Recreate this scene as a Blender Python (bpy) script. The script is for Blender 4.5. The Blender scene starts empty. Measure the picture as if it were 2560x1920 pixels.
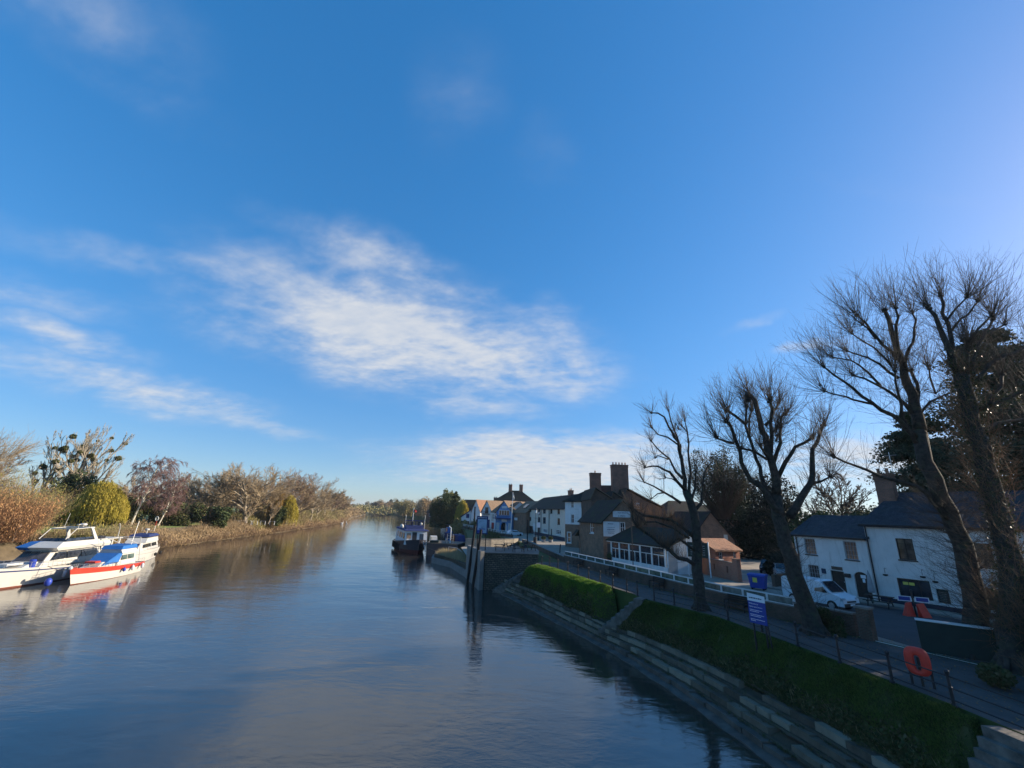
import bpy, math, random
import numpy as np
from mathutils import Vector, Matrix
random.seed(7); NR = np.random.RandomState(11)
D = bpy.data; SC = bpy.context.scene; COL = SC.collection
PI = math.pi
# ---- camera model (photo measured at 2560x1920) ----
CF, CH, CROLL = 1060., 9.0, math.radians(2.0)
CP = math.atan(324/CF)
LZ = 3.3                                   # town ground level above the water
def ray(x, y):
    u = x-1280; v = 960-y; c, s = math.cos(CROLL), math.sin(CROLL)
    u, v = u*c-v*s, u*s+v*c
    return u, CF*math.cos(CP)-v*math.sin(CP), v*math.cos(CP)+CF*math.sin(CP)
def onz(x, y, z):
    a, b, c = ray(x, y); t = (z-CH)/c
    return Vector((a*t, b*t, z))
def ony(x, y, Y):
    a, b, c = ray(x, y); t = Y/b
    return Vector((a*t, Y, CH+c*t))
DS = 2560/2212.
def dY(x, y, Y): return ony(x*DS, y*DS, Y)
def dZ(x, y, z): return onz(x*DS, y*DS, z)

def tag(o, label=None, cat=None, group=None, kind=None):
    if label: o['label'] = label
    if cat: o['category'] = cat
    if group: o['group'] = group
    if kind: o['kind'] = kind
    return o
def empty(name, loc, label, cat, group=None, rz=0):
    o = D.objects.new(name, None); COL.objects.link(o)
    o.location = loc; o.rotation_euler = (0, 0, rz); o.empty_display_size = .3
    return tag(o, label, cat, group)
def wloc(o):
    v = Vector(o.location)
    while o.parent: o = o.parent; v += Vector(o.location)
    return v
def link(name, me, mat, parent=None, world=True, smooth=False):
    o = D.objects.new(name, me); COL.objects.link(o)
    for m in (mat if isinstance(mat, (list, tuple)) else [mat]): me.materials.append(m)
    if smooth: me.polygons.foreach_set('use_smooth', [True]*len(me.polygons))
    if parent:
        o.parent = parent
        if world: me.transform(Matrix.Translation(-wloc(parent)))
    me.update()
    return o
def copy_tree(o, parent=None):
    c = o.copy(); COL.objects.link(c); c.parent = parent
    for ch in KIDS.get(o.name, [x for x in o.children]): copy_tree(ch, c)
    return c
KIDS = {}

class MB:
    def __init__(s): s.v = []; s.f = []; s.m = []
    def face(s, pts, m=0):
        n = len(s.v); s.v += [tuple(p) for p in pts]; s.f.append(tuple(range(n, n+len(pts)))); s.m.append(m); return s
    def hexa(s, p, m=0):
        n = len(s.v); s.v += [tuple(q) for q in p]
        for f in ((0,3,2,1), (4,5,6,7), (0,1,5,4), (1,2,6,5), (2,3,7,6), (3,0,4,7)):
            s.f.append(tuple(n+i for i in f)); s.m.append(m)
        return s
    def box(s, c, d, rz=0, m=0):
        cx, cy, cz = c; a, b, h = d[0]/2, d[1]/2, d[2]/2; C_, S_ = math.cos(rz), math.sin(rz)
        P = []
        for z in (-h, h):
            for x, y in ((-a,-b), (a,-b), (a,b), (-a,b)): P.append((cx+x*C_-y*S_, cy+x*S_+y*C_, cz+z))
        return s.hexa(P, m)
    def bx(s, x0, x1, y0, y1, z0, z1, m=0):
        return s.box(((x0+x1)/2, (y0+y1)/2, (z0+z1)/2), (x1-x0, y1-y0, z1-z0), 0, m)
    def prism(s, poly, z0, z1, m=0):
        n = len(s.v); k = len(poly)
        s.v += [(p[0], p[1], z0) for p in poly]+[(p[0], p[1], z1) for p in poly]
        s.f.append(tuple(n+k+i for i in range(k))); s.f.append(tuple(n+k-1-i for i in range(k))); s.m += [m, m]
        for i in range(k):
            j = (i+1) % k; s.f.append((n+i, n+j, n+k+j, n+k+i)); s.m.append(m)
        return s
    def extr(s, poly, vec, m=0):
        n = len(s.v); k = len(poly); vec = Vector(vec)
        s.v += [tuple(p) for p in poly]+[tuple(Vector(p)+vec) for p in poly]
        s.f.append(tuple(n+i for i in range(k))); s.f.append(tuple(n+2*k-1-i for i in range(k))); s.m += [m, m]
        for i in range(k):
            j = (i+1) % k; s.f.append((n+j, n+i, n+k+i, n+k+j)); s.m.append(m)
        return s
    def tube(s, pts, r, n=8, m=0, cap=True):
        pts = [Vector(p) for p in pts]
        if not isinstance(r, (list, tuple)): r = [r]*len(pts)
        b = len(s.v); ref = None
        for i, p in enumerate(pts):
            d = (pts[min(i+1, len(pts)-1)]-pts[max(i-1, 0)])
            if d.length < 1e-9: d = Vector((0, 0, 1))
            d.normalize()
            if ref is None: ref = Vector((1, 0, 0)) if abs(d.x) < .8 else Vector((0, 1, 0))
            u = d.cross(ref).normalized(); w = d.cross(u); ref = -w.cross(d).cross(d) if False else ref
            for k in range(n):
                a = 2*PI*k/n; q = p+(u*math.cos(a)+w*math.sin(a))*r[i]; s.v.append(tuple(q))
        for i in range(len(pts)-1):
            for k in range(n):
                k2 = (k+1) % n; s.f.append((b+i*n+k, b+i*n+k2, b+(i+1)*n+k2, b+(i+1)*n+k)); s.m.append(m)
        if cap:
            s.f.append(tuple(b+n-1-k for k in range(n))); s.m.append(m)
            e = b+(len(pts)-1)*n; s.f.append(tuple(e+k for k in range(n))); s.m.append(m)
        return s
    def lathe(s, prof, c, n=16, m=0):
        b = len(s.v); cx, cy, cz = c
        for r, z in prof:
            for k in range(n): a = 2*PI*k/n; s.v.append((cx+r*math.cos(a), cy+r*math.sin(a), cz+z))
        for i in range(len(prof)-1):
            for k in range(n):
                k2 = (k+1) % n; s.f.append((b+i*n+k, b+i*n+k2, b+(i+1)*n+k2, b+(i+1)*n+k)); s.m.append(m)
        s.f.append(tuple(b+n-1-k for k in range(n))); e = b+(len(prof)-1)*n
        s.f.append(tuple(e+k for k in range(n))); s.m += [m, m]
        return s
    def ball(s, c, r, n=10, sq=1.0, m=0):
        prof = [(max(1e-3, r*math.sin(PI*i/6)), -r*sq*math.cos(PI*i/6)) for i in range(7)]
        return s.lathe(prof, c, n, m)
    def grid(s, rows, m=0, close=False):
        b = len(s.v); k = len(rows[0])
        for r_ in rows: s.v += [tuple(p) for p in r_]
        for i in range(len(rows)-1):
            for j in range(k-1+(1 if close else 0)):
                j2 = (j+1) % k; s.f.append((b+i*k+j, b+i*k+j2, b+(i+1)*k+j2, b+(i+1)*k+j)); s.m.append(m)
        return s
    def build(s, name, mat, parent=None, world=True, smooth=False):
        me = D.meshes.new(name); me.from_pydata(s.v, [], s.f)
        if isinstance(mat, (list, tuple)) and len(mat) > 1: me.polygons.foreach_set('material_index', s.m)
        return link(name, me, mat, parent, world, smooth)

def np_mesh(name, V, Fq, mat, parent=None, world=True, smooth=False):
    "V (n,3) float, Fq (k,c) int faces of c corners each"
    me = D.meshes.new(name); k, c = Fq.shape
    me.vertices.add(len(V)); me.vertices.foreach_set('co', V.astype(np.float32).ravel())
    me.loops.add(k*c); me.loops.foreach_set('vertex_index', Fq.astype(np.int32).ravel())
    me.polygons.add(k); me.polygons.foreach_set('loop_start', np.arange(0, k*c, c, dtype=np.int32))
    me.update(calc_edges=True)
    return link(name, me, mat, parent, world, smooth)
def seg_mesh(name, S, mat, parent=None, n=3, world=True):
    "S: list/array of p0(3) p1(3) r0 r1"
    S = np.asarray(S, dtype=np.float64).reshape(-1, 8); k = len(S)
    p0, p1, r0, r1 = S[:, :3], S[:, 3:6], S[:, 6:7], S[:, 7:8]
    d = p1-p0; d /= np.maximum(np.linalg.norm(d, axis=1, keepdims=True), 1e-9)
    ref = np.where(np.abs(d[:, 2:3]) < .9, np.array([[0, 0, 1.]]), np.array([[1., 0, 0]]))
    u = np.cross(d, ref); u /= np.linalg.norm(u, axis=1, keepdims=True); w = np.cross(d, u)
    V = np.zeros((k, 2*n, 3))
    for i in range(n):
        a = 2*PI*i/n; o = u*math.cos(a)+w*math.sin(a)
        V[:, i] = p0+o*r0; V[:, n+i] = p1+o*r1
    base = (np.arange(k)*2*n)[:, None]
    F_ = np.concatenate([base+np.array([[i, (i+1) % n, n+(i+1) % n, n+i]]) for i in range(n)], axis=0)
    return np_mesh(name, V.reshape(-1, 3), F_, mat, parent, world)
def leaf_mesh(name, C_, size, mat, parent=None, aspect=1., world=True, up=0.):
    "quads at centres C_ with random orientation"
    C_ = np.asarray(C_, dtype=np.float64).reshape(-1, 3); k = len(C_)
    a = NR.normal(size=(k, 3)); a[:, 2] *= (1-up); a /= np.linalg.norm(a, axis=1, keepdims=True)
    b = NR.normal(size=(k, 3)); b[:, 2] += up*3; b -= a*np.sum(a*b, axis=1, keepdims=True); b /= np.linalg.norm(b, axis=1, keepdims=True)
    sz = size*NR.uniform(.6, 1.3, (k, 1))
    V = np.stack([C_-a*sz*.5, C_-b*sz*aspect*.5+a*sz*.1, C_+a*sz*.5, C_+b*sz*aspect*.5], axis=1)
    F_ = (np.arange(k)*4)[:, None]+np.array([[0, 1, 2, 3]])
    return np_mesh(name, V.reshape(-1, 3), F_, mat, parent, world)

class Fr:
    "vertical facade frame: s along A->B, d outward (to the viewer side), z up"
    def __init__(f, A, B, side=None):
        f.A = Vector((A[0], A[1])); f.B = Vector((B[0], B[1])); f.L = (f.B-f.A).length
        f.u = (f.B-f.A)/f.L; n = Vector((f.u.y, -f.u.x))
        if side is None: side = Vector((0, 0))-f.A
        if n.dot(Vector(side[:2])) < 0: n = -n
        f.n = n; f.rz = math.atan2(f.u.y, f.u.x)
    def P(f, s, z, d=0.): q = f.A+f.u*s+f.n*d; return Vector((q.x, q.y, z))
    def box(f, mb, s0, s1, z0, z1, d0, d1, m=0):
        P = f.P
        return mb.hexa([P(s0,z0,d0), P(s1,z0,d0), P(s1,z0,d1), P(s0,z0,d1), P(s0,z1,d0), P(s1,z1,d0), P(s1,z1,d1), P(s0,z1,d1)], m)
    def quad(f, mb, s0, s1, z0, z1, d=0., m=0):
        return mb.face([f.P(s0,z0,d), f.P(s1,z0,d), f.P(s1,z1,d), f.P(s0,z1,d)], m)
    def sub(f, s, d, L, turn):      # a frame turned 90 deg at s,d
        q = f.P(s, 0, d); e = q.to_2d()+(-f.n if turn > 0 else f.n)*L
        return Fr(q, e, f.u if turn > 0 and s > .1 else -f.u)
def wallface(mb, f, s0, s1, z0, z1, ops, rev=.14, m=0):
    xs = sorted(set([s0, s1]+[v for o in ops for v in o[:2] if s0 < v < s1])); zs = sorted(set([z0, z1]+[v for o in ops for v in o[2:4] if z0 < v < z1]))
    for i in range(len(xs)-1):
        for j in range(len(zs)-1):
            cx, cz = (xs[i]+xs[i+1])/2, (zs[j]+zs[j+1])/2
            if any(o[0] < cx < o[1] and o[2] < cz < o[3] for o in ops): continue
            f.quad(mb, xs[i], xs[i+1], zs[j], zs[j+1], 0, m)
    for a, b, c, d in [o[:4] for o in ops]:
        P = f.P
        for q in ([P(a,c), P(a,d), P(a,d,-rev), P(a,c,-rev)], [P(b,c), P(b,d), P(b,d,-rev), P(b,c,-rev)], [P(a,d), P(b,d), P(b,d,-rev), P(a,d,-rev)], [P(a,c), P(b,c), P(b,c,-rev), P(a,c,-rev)]): mb.face(q, m)
def window(f, root, op, nx, nz, fm, pm, fw=.07, bar=.03, rev=.14, sill=True, name='window', sillm=None):
    a, b, c, d = op[:4]; mb = MB(); D0, D1 = -rev+.01, -rev+.06
    for s0, s1, z0, z1 in ((a, a+fw, c, d), (b-fw, b, c, d), (a+fw, b-fw, c, c+fw), (a+fw, b-fw, d-fw, d)): f.box(mb, s0, s1, z0, z1, D0, D1)
    for i in range(1, nx):
        s = a+(b-a)*i/nx; f.box(mb, s-bar/2, s+bar/2, c+fw, d-fw, D0+.004, D1-.006)
    for i in range(1, nz):
        z = c+(d-c)*i/nz; f.box(mb, a+fw, b-fw, z-bar/2, z+bar/2, D0+.007, D1-.009)
    w = mb.build(name, fm, root)
    g = MB(); f.quad(g, a+fw*.5, b-fw*.5, c+fw*.5, d-fw*.5, D0+.003); g.build('pane', pm, w)
    if sill:
        q = MB(); f.box(q, a-.08, b+.08, c-.09, c-.004, -rev+.02, .07); q.build('sill', sillm or fm, w)
    return w
def slab(mb, pts, t=.14, m=0):
    "roof plane: polygon pts (top face), thickened downwards"
    mb.extr(pts, (0, 0, -t), m)
def body(mb, f, L0, L1, dep, z0, z1, ops=(), side_ops=(), m=0):
    "closed box house body: front facade with openings, plain sides and back"
    wallface(mb, f, L0, L1, z0, z1, list(ops), m=m)
    P = f.P
    mb.face([P(L1,z0), P(L1,z0,-dep), P(L1,z1,-dep), P(L1,z1)], m)
    mb.face([P(L0,z0,-dep), P(L0,z0), P(L0,z1), P(L0,z1,-dep)], m)
    mb.face([P(L1,z0,-dep), P(L0,z0,-dep), P(L0,z1,-dep), P(L1,z1,-dep)], m)
def roof(f, L0, L1, dep, ze, zr, ridge='par', hipa=0., hipb=0., ov=.3, t=.16, gm=None, root=None, mat=None, name='roof', wallmb=None):
    "par: ridge along the facade; perp: gable faces the viewer. gable ends added to wallmb"
    mb = MB(); P = f.P
    if ridge == 'par':
        h = dep/2; sl = (zr-ze)/h; e = ze-sl*ov
        a, b = L0-(ov if not hipa else ov), L1+ov
        R0, R1 = P(L0+hipa-(0 if hipa else ov), zr, -h), P(L1-hipb+(0 if hipb else ov), zr, -h)
        E = [P(a, e, ov), P(b, e, ov), P(b, e, -dep-ov), P(a, e, -dep-ov)]
        slab(mb, [E[0], E[1], R1, R0], t); slab(mb, [E[2], E[3], R0, R1], t)
        if hipa: slab(mb, [E[3], E[0], R0], t)
        elif wallmb: wallmb.face([P(L0, ze-.1), P(L0, zr-.12, -h), P(L0, ze-.1, -dep)])
        if hipb: slab(mb, [E[1], E[2], R1], t)
        elif wallmb: wallmb.face([P(L1, ze-.1), P(L1, zr-.12, -h), P(L1, ze-.1, -dep)])
    else:
        c = (L0+L1)/2; h = (L1-L0)/2; sl = (zr-ze)/h; e = ze-sl*ov
        R0, R1 = P(c, zr, ov-hipa), P(c, zr, -dep-ov+hipb)
        slab(mb, [P(L0-ov, e, ov), R0, R1, P(L0-ov, e, -dep-ov)], t); slab(mb, [R0, P(L1+ov, e, ov), P(L1+ov, e, -dep-ov), R1], t)
        if hipa: slab(mb, [P(L0-ov, e, ov), P(L1+ov, e, ov), R0], t)
        elif wallmb:
            wallmb.face([P(L0, ze-.1), P(L1, ze-.1), P(c, zr-.12)])
        if wallmb: wallmb.face([P(L0, ze-.1, -dep), P(L1, ze-.1, -dep), P(c, zr-.12, -dep)])
    return mb.build(name, mat, root)
def chimney(root, c, w, d, z0, z1, rz, bm, pm, pots=2, name='chimney', parent=None):
    mb = MB(); mb.box((c[0], c[1], (z0+z1)/2), (w, d, z1-z0), rz); mb.box((c[0], c[1], z1-.42), (w+.12, d+.12, .16), rz); mb.box((c[0], c[1], z1-.12), (w+.16, d+.16, .2), rz)
    o = mb.build(name, bm, parent or root)
    for i in range(pots):
        t = (i-(pots-1)/2)*(w-.25)/max(1, pots-.4); q = MB()
        q.lathe([(.13, 0), (.11, .35), (.14, .4), (.14, .48)], (c[0]+math.cos(rz)*t, c[1]+math.sin(rz)*t, z1-.02), 8); q.build('chimney_pot', pm, o)
    return o
def text(s, size, mat, parent, f=None, at=(0, 0, 0), d=0., ext=.004, align='CENTER', flip=1, name='lettering', mtx=None):
    cu = D.curves.new('txt', 'FONT'); cu.body = s; cu.size = size; cu.extrude = ext; cu.align_x = align; cu.resolution_u = 2
    o = D.objects.new('txt', cu); COL.objects.link(o)
    dg = bpy.context.evaluated_depsgraph_get(); me = D.meshes.new_from_object(o.evaluated_get(dg)); D.objects.remove(o)
    if mtx is None:
        u = Vector((f.u.x, f.u.y, 0)); n = Vector((f.n.x, f.n.y, 0))
        if u.cross(Vector((0, 0, 1))).dot(n) < 0: u = -u
        p = f.P(at[0], at[1], d)
        mtx = Matrix(((u.x, 0, n.x, p.x), (u.y, 0, n.y, p.y), (0, 1, 0, p.z), (0, 0, 0, 1)))
    me.transform(mtx); me.materials.clear()
    return link(name, me, mat, parent, True)
# ---------------- materials ----------------
def nd(nt, t, **k):
    n = nt.nodes.new(t)
    for a, b in k.items():
        if a == 'inp':
            for i, v in b.items(): n.inputs[i].default_value = v
        else: setattr(n, a, b)
    return n
def ramp(nt, stops, fac):
    r = nd(nt, 'ShaderNodeValToRGB'); e = r.color_ramp.elements
    while len(e) < len(stops): e.new(.5)
    for i, (p, c) in enumerate(stops): e[i].position = p; e[i].color = (*c, 1) if len(c) == 3 else c
    nt.links.new(fac, r.inputs[0]); return r.outputs[0]
def newmat(name, rough=.7, metal=0., spec=.3):
    m = D.materials.new(name); m.use_nodes = True; nt = m.node_tree; b = nt.nodes['Principled BSDF']
    b.inputs['Roughness'].default_value = rough; b.inputs['Metallic'].default_value = metal; b.inputs['Specular IOR Level'].default_value = spec
    return m, nt, b
def pos(nt): return nd(nt, 'ShaderNodeNewGeometry').outputs['Position']
def noise(nt, scale, vec=None, detail=4, rough=.6, obj=False):
    n = nd(nt, 'ShaderNodeTexNoise', inp={'Scale': scale, 'Detail': detail, 'Roughness': rough})
    if vec is None: vec = nd(nt, 'ShaderNodeTexCoord').outputs['Object'] if obj else pos(nt)
    nt.links.new(vec, n.inputs['Vector']); return n.outputs['Fac']
def bump(nt, b, h, strength=.3, dist=.05):
    n = nd(nt, 'ShaderNodeBump', inp={'Strength': strength, 'Distance': dist}); nt.links.new(h, n.inputs['Height']); nt.links.new(n.outputs[0], b.inputs['Normal']); return n
def lerp(a, b, t): return tuple(a[i]*(1-t)+b[i]*t for i in range(3))
def M(name, c, rough=.7, var=.25, scale=3., metal=0., spec=.3, bstr=.15, obj=True, dirt=None, fine=True):
    "painted / plain surface with mottling and fine bump"
    m, nt, b = newmat(name, rough, metal, spec)
    n = noise(nt, scale, obj=obj)
    lo = tuple(x*(1-var) for x in c); hi = tuple(min(1, x*(1+var*.6)) for x in c)
    col = ramp(nt, [(.3, lo), (.7, hi)], n)
    if dirt:
        
        if 'render' in name or name == 'painted_white':
            mp_ = nd(nt, 'ShaderNodeMapping'); mp_.inputs['Scale'].default_value = (2.2, 2.2, .22); nt.links.new(pos(nt), mp_.inputs[0]); n2 = noise(nt, 1.6, mp_.outputs[0], 6, .72)
        else: n2 = noise(nt, scale*.35, obj=obj, detail=6, rough=.7)
        f = ramp(nt, [(.52, (0, 0, 0)), (.72, (.8, .8, .8))], n2)
        mx = nd(nt, 'ShaderNodeMix', data_type='RGBA'); nt.links.new(f, mx.inputs[0]); nt.links.new(col, mx.inputs[6]); mx.inputs[7].default_value = (*dirt, 1); col = mx.outputs[2]
    nt.links.new(col, b.inputs['Base Color'])
    if bstr: bump(nt, b, noise(nt, scale*8, obj=obj, detail=3), bstr, .02)
    return m
def wallvec(nt):
    g = nd(nt, 'ShaderNodeNewGeometry'); cr = nd(nt, 'ShaderNodeVectorMath', operation='CROSS_PRODUCT'); nt.links.new(g.outputs['True Normal'], cr.inputs[0]); cr.inputs[1].default_value = (0, 0, 1)
    nm = nd(nt, 'ShaderNodeVectorMath', operation='NORMALIZE'); nt.links.new(cr.outputs[0], nm.inputs[0])
    dt = nd(nt, 'ShaderNodeVectorMath', operation='DOT_PRODUCT'); nt.links.new(g.outputs['Position'], dt.inputs[0]); nt.links.new(nm.outputs[0], dt.inputs[1])
    sp = nd(nt, 'ShaderNodeSeparateXYZ'); nt.links.new(g.outputs['Position'], sp.inputs[0])
    cb = nd(nt, 'ShaderNodeCombineXYZ'); nt.links.new(dt.outputs['Value'], cb.inputs[0]); nt.links.new(sp.outputs[2], cb.inputs[1]); return cb.outputs[0], sp.outputs[2]
def brickmat(name, c1, c2, mort, w=.225, h=.075, ms=.012, bstr=.5, dirt=(.05, .05, .045), soft=.6):
    m, nt, b = newmat(name, .88, 0, .2); vec, _ = wallvec(nt)
    if w > .3:
        nz_ = nd(nt, 'ShaderNodeTexNoise', inp={'Scale': 1.6, 'Detail': 2.}); nt.links.new(pos(nt), nz_.inputs['Vector']); vm = nd(nt, 'ShaderNodeVectorMath', operation='MULTIPLY_ADD'); nt.links.new(nz_.outputs['Color'], vm.inputs[0]); vm.inputs[1].default_value = (.35, .22, 0); nt.links.new(vec, vm.inputs[2]); vec = vm.outputs[0]
    br = nd(nt, 'ShaderNodeTexBrick', inp={'Color1': (*c1, 1), 'Color2': (*c2, 1), 'Mortar': (*mort, 1), 'Scale': 1., 'Mortar Size': ms, 'Mortar Smooth': .2, 'Brick Width': w, 'Row Height': h, 'Bias': -.1})
    nt.links.new(vec, br.inputs['Vector'])
    n = noise(nt, 1.1, detail=6, rough=.65); f = ramp(nt, [(.4, (0, 0, 0)), (.75, (soft,)*3)], n)
    mx = nd(nt, 'ShaderNodeMix', data_type='RGBA'); nt.links.new(f, mx.inputs[0]); nt.links.new(br.outputs['Color'], mx.inputs[6]); mx.inputs[7].default_value = (*dirt, 1)
    nt.links.new(mx.outputs[2], b.inputs['Base Color'])
    ad = nd(nt, 'ShaderNodeMath', operation='MULTIPLY_ADD', inp={1: -1.0, 2: 1.}); nt.links.new(br.outputs['Fac'], ad.inputs[0])
    bump(nt, b, ad.outputs[0], bstr, .02); return m
def tilemat(name, c, moss=(.05, .07, .02), rowh=.19, mossamt=.5):
    m, nt, b = newmat(name, .85, 0, .25); p = pos(nt)
    n = noise(nt, 2.2, p, 5, .7); col = ramp(nt, [(.3, tuple(x*.6 for x in c)), (.7, tuple(x*1.35 for x in c))], n)
    n3 = noise(nt, 14., p, 2); cc = ramp(nt, [(.35, (.6,)*3), (.65, (1.25,)*3)], n3)
    mu = nd(nt, 'ShaderNodeMix', data_type='RGBA', blend_type='MULTIPLY', inp={0: 1.}); nt.links.new(col, mu.inputs[6]); nt.links.new(cc, mu.inputs[7])
    f = ramp(nt, [(.45, (0, 0, 0)), (.7, (mossamt,)*3)], noise(nt, .8, p, 6, .7))
    mx = nd(nt, 'ShaderNodeMix', data_type='RGBA'); nt.links.new(f, mx.inputs[0]); nt.links.new(mu.outputs[2], mx.inputs[6]); mx.inputs[7].default_value = (*moss, 1)
    nt.links.new(mx.outputs[2], b.inputs['Base Color'])
    sp = nd(nt, 'ShaderNodeSeparateXYZ'); nt.links.new(p, sp.inputs[0]); k = nd(nt, 'ShaderNodeMath', operation='MULTIPLY', inp={1: 1/rowh}); nt.links.new(sp.outputs[2], k.inputs[0])
    fr = nd(nt, 'ShaderNodeMath', operation='FRACT'); nt.links.new(k.outputs[0], fr.inputs[0])
    ad = nd(nt, 'ShaderNodeMath', operation='ADD'); nt.links.new(fr.outputs[0], ad.inputs[0]); nt.links.new(n3, ad.inputs[1])
    bump(nt, b, ad.outputs[0], .6, .03); return m
def leafmat(name, cols, rough=.75, trans=.0, scale=.5):
    m, nt, b = newmat(name, rough, 0, .25)
    g = nd(nt, 'ShaderNodeNewGeometry'); n = noise(nt, scale, g.outputs['Position'], 3)
    ad = nd(nt, 'ShaderNodeMath', operation='ADD'); nt.links.new(g.outputs['Random Per Island'], ad.inputs[0]); nt.links.new(n, ad.inputs[1])
    ml = nd(nt, 'ShaderNodeMath', operation='MULTIPLY', inp={1: .5}); nt.links.new(ad.outputs[0], ml.inputs[0])
    st = [(.22+.56*i/(len(cols)-1), c) for i, c in enumerate(cols)]
    nt.links.new(ramp(nt, st, ml.outputs[0]), b.inputs['Base Color'])
    if trans:
        tr = nd(nt, 'ShaderNodeBsdfTranslucent'); nt.links.new(b.inputs['Base Color'].links[0].from_socket, tr.inputs[0])
        mx = nd(nt, 'ShaderNodeMixShader', inp={0: trans}); nt.links.new(b.outputs[0], mx.inputs[1]); nt.links.new(tr.outputs[0], mx.inputs[2])
        nt.links.new(mx.outputs[0], nt.nodes['Material Output'].inputs[0])
    return m
def glassmat(name, c, rough=.06):
    m, nt, b = newmat(name, rough, 0, .6); n = noise(nt, 1.6, obj=False, detail=3)
    nt.links.new(ramp(nt, [(.35, c), (.65, tuple(x*2.4+.012 for x in c))], n), b.inputs['Base Color'])
    bump(nt, b, noise(nt, 1.2, detail=1), .04, .05); return m
mt = {}
mt['white'] = M('white_render', (.62, .62, .60), .8, .10, 1.2, dirt=(.36, .36, .33))
mt['cream'] = M('cream_render', (.60, .56, .47), .8, .08, 1.2, dirt=(.45, .43, .38))
mt['bwhite'] = M('painted_white', (.70, .70, .68), .55, .08, 2., dirt=(.55, .55, .52))
mt['black'] = M('black_paint', (.018, .018, .02), .45, .3, 4., spec=.4)
mt['plinth'] = M('dark_plinth', (.03, .035, .055), .8, .2, 2.)
mt['brick'] = brickmat('red_brick', (.34, .13, .075), (.24, .09, .055), (.22, .2, .17))
mt['brickb'] = brickmat('brown_brick', (.33, .18, .105), (.23, .12, .07), (.2, .18, .15))
mt['brickr'] = brickmat('orange_brick', (.42, .15, .085), (.32, .11, .07), (.3, .25, .2), dirt=(.12, .07, .05), soft=.4)
mt['brickd'] = brickmat('dark_wall_brick', (.15, .085, .06), (.1, .06, .045), (.13, .12, .1), dirt=(.03, .035, .025), soft=.8)
mt['stone'] = brickmat('rubble_stone', (.17, .145, .11), (.10, .088, .07), (.045, .042, .035), .46, .22, .04, 1., (.035, .04, .028), .8)
mt['stonel'] = brickmat('pale_rubble', (.46, .40, .31), (.34, .29, .23), (.2, .18, .15), .34, .17, .03, .8, (.2, .18, .13), .5)
mt['tile'] = tilemat('clay_tile', (.11, .075, .055)); mt['tiled'] = tilemat('dark_tile', (.03, .025, .023), (.035, .05, .015), mossamt=.8)
mt['tilet'] = tilemat('tan_tile', (.23, .155, .1), (.2, .13, .08)); mt['tileo'] = tilemat('orange_tile', (.34, .17, .1), (.2, .14, .09), mossamt=.5)
mt['slate'] = tilemat('slate', (.042, .046, .056), (.06, .07, .06), .22, .4)
mt['block'] = M('quay_stone', (.145, .13, .11), .9, .55, 2.1, bstr=.9, obj=False, dirt=(.07, .075, .055))
mt['blockd'] = M('wet_quay_stone', (.10, .09, .075), .6, .5, 1.3, bstr=.6, obj=False, dirt=(.04, .045, .03))
mt['blocki'] = leafmat('quay_block', [(.07, .058, .042), (.16, .135, .098), (.27, .23, .165)], .9, scale=1.3); bump(mt['blocki'].node_tree, mt['blocki'].node_tree.nodes['Principled BSDF'], noise(mt['blocki'].node_tree, 5., detail=6), .7, .06)
mt['concrete'] = M('concrete', (.21, .20, .18), .9, .25, .8, bstr=.3, obj=False, dirt=(.12, .115, .1))
mt['paving'] = M('paving', (.085, .08, .076), .9, .25, 1.3, bstr=.3, obj=False, dirt=(.05, .05, .047))
mt['asphalt'] = M('asphalt', (.06, .06, .063), .9, .2, .9, bstr=.4, obj=False, dirt=(.045, .045, .045))
mt['yard'] = M('yard_gravel', (.29, .255, .205), .95, .25, .6, bstr=.4, obj=False, dirt=(.21, .19, .155))
mt['soil'] = M('soil', (.075, .06, .04), .95, .4, .8, bstr=.5, obj=False, dirt=(.05, .055, .025))
mt['field'] = M('field_grass', (.13, .17, .045), .95, .25, .5, bstr=.5, obj=False, dirt=(.12, .13, .05))
mt['verge'] = M('verge_grass', (.055, .085, .022), .95, .3, .8, bstr=.5, obj=False, dirt=(.06, .06, .03))
mt['wood'] = M('weathered_wood', (.16, .12, .085), .85, .35, 5., bstr=.3)
mt['woodd'] = M('dark_wood', (.045, .035, .028), .8, .3, 5., bstr=.3)
mt['pile'] = M('black_pile', (.014, .013, .012), .7, .4, 3., bstr=.3)
mt['bark'] = M('dark_bark', (.055, .048, .04), .92, .55, 5., bstr=.9, obj=False, dirt=(.06, .075, .035))
mt['twig'] = M('twig', (.075, .058, .045), .85, .3, 1., bstr=0, obj=False)
mt['twigo'] = M('orange_twig', (.20, .11, .06), .85, .3, 1., bstr=0, obj=False)
mt['barkl'] = M('pale_bark', (.30, .25, .18), .9, .35, 1.2, bstr=.3, obj=False)
mt['twigl'] = M('tan_twig', (.35, .265, .16), .9, .3, .25, bstr=0, obj=False)
mt['twigm'] = M('brown_twig', (.26, .18, .125), .9, .3, .25, bstr=0, obj=False)
mt['twigp'] = M('purple_twig', (.20, .12, .105), .9, .3, .25, bstr=0, obj=False)
mt['twigs'] = M('silver_twig', (.36, .31, .23), .9, .2, .3, bstr=0, obj=False)
mt['birch'] = M('birch_bark', (.50, .46, .38), .8, .4, 2.5, bstr=.2, obj=False)
mt['scrubt'] = leafmat('tan_scrub', [(.2, .14, .075), (.40, .28, .15), (.32, .23, .12)], .9, scale=.15)
mt['scrubg'] = leafmat('green_scrub', [(.11, .10, .04), (.26, .23, .085), (.34, .27, .12)], .9, scale=.15)
mt['scrubo'] = leafmat('rust_scrub', [(.26, .13, .06), (.44, .23, .10), (.34, .22, .1)], .9, scale=.2)
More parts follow.
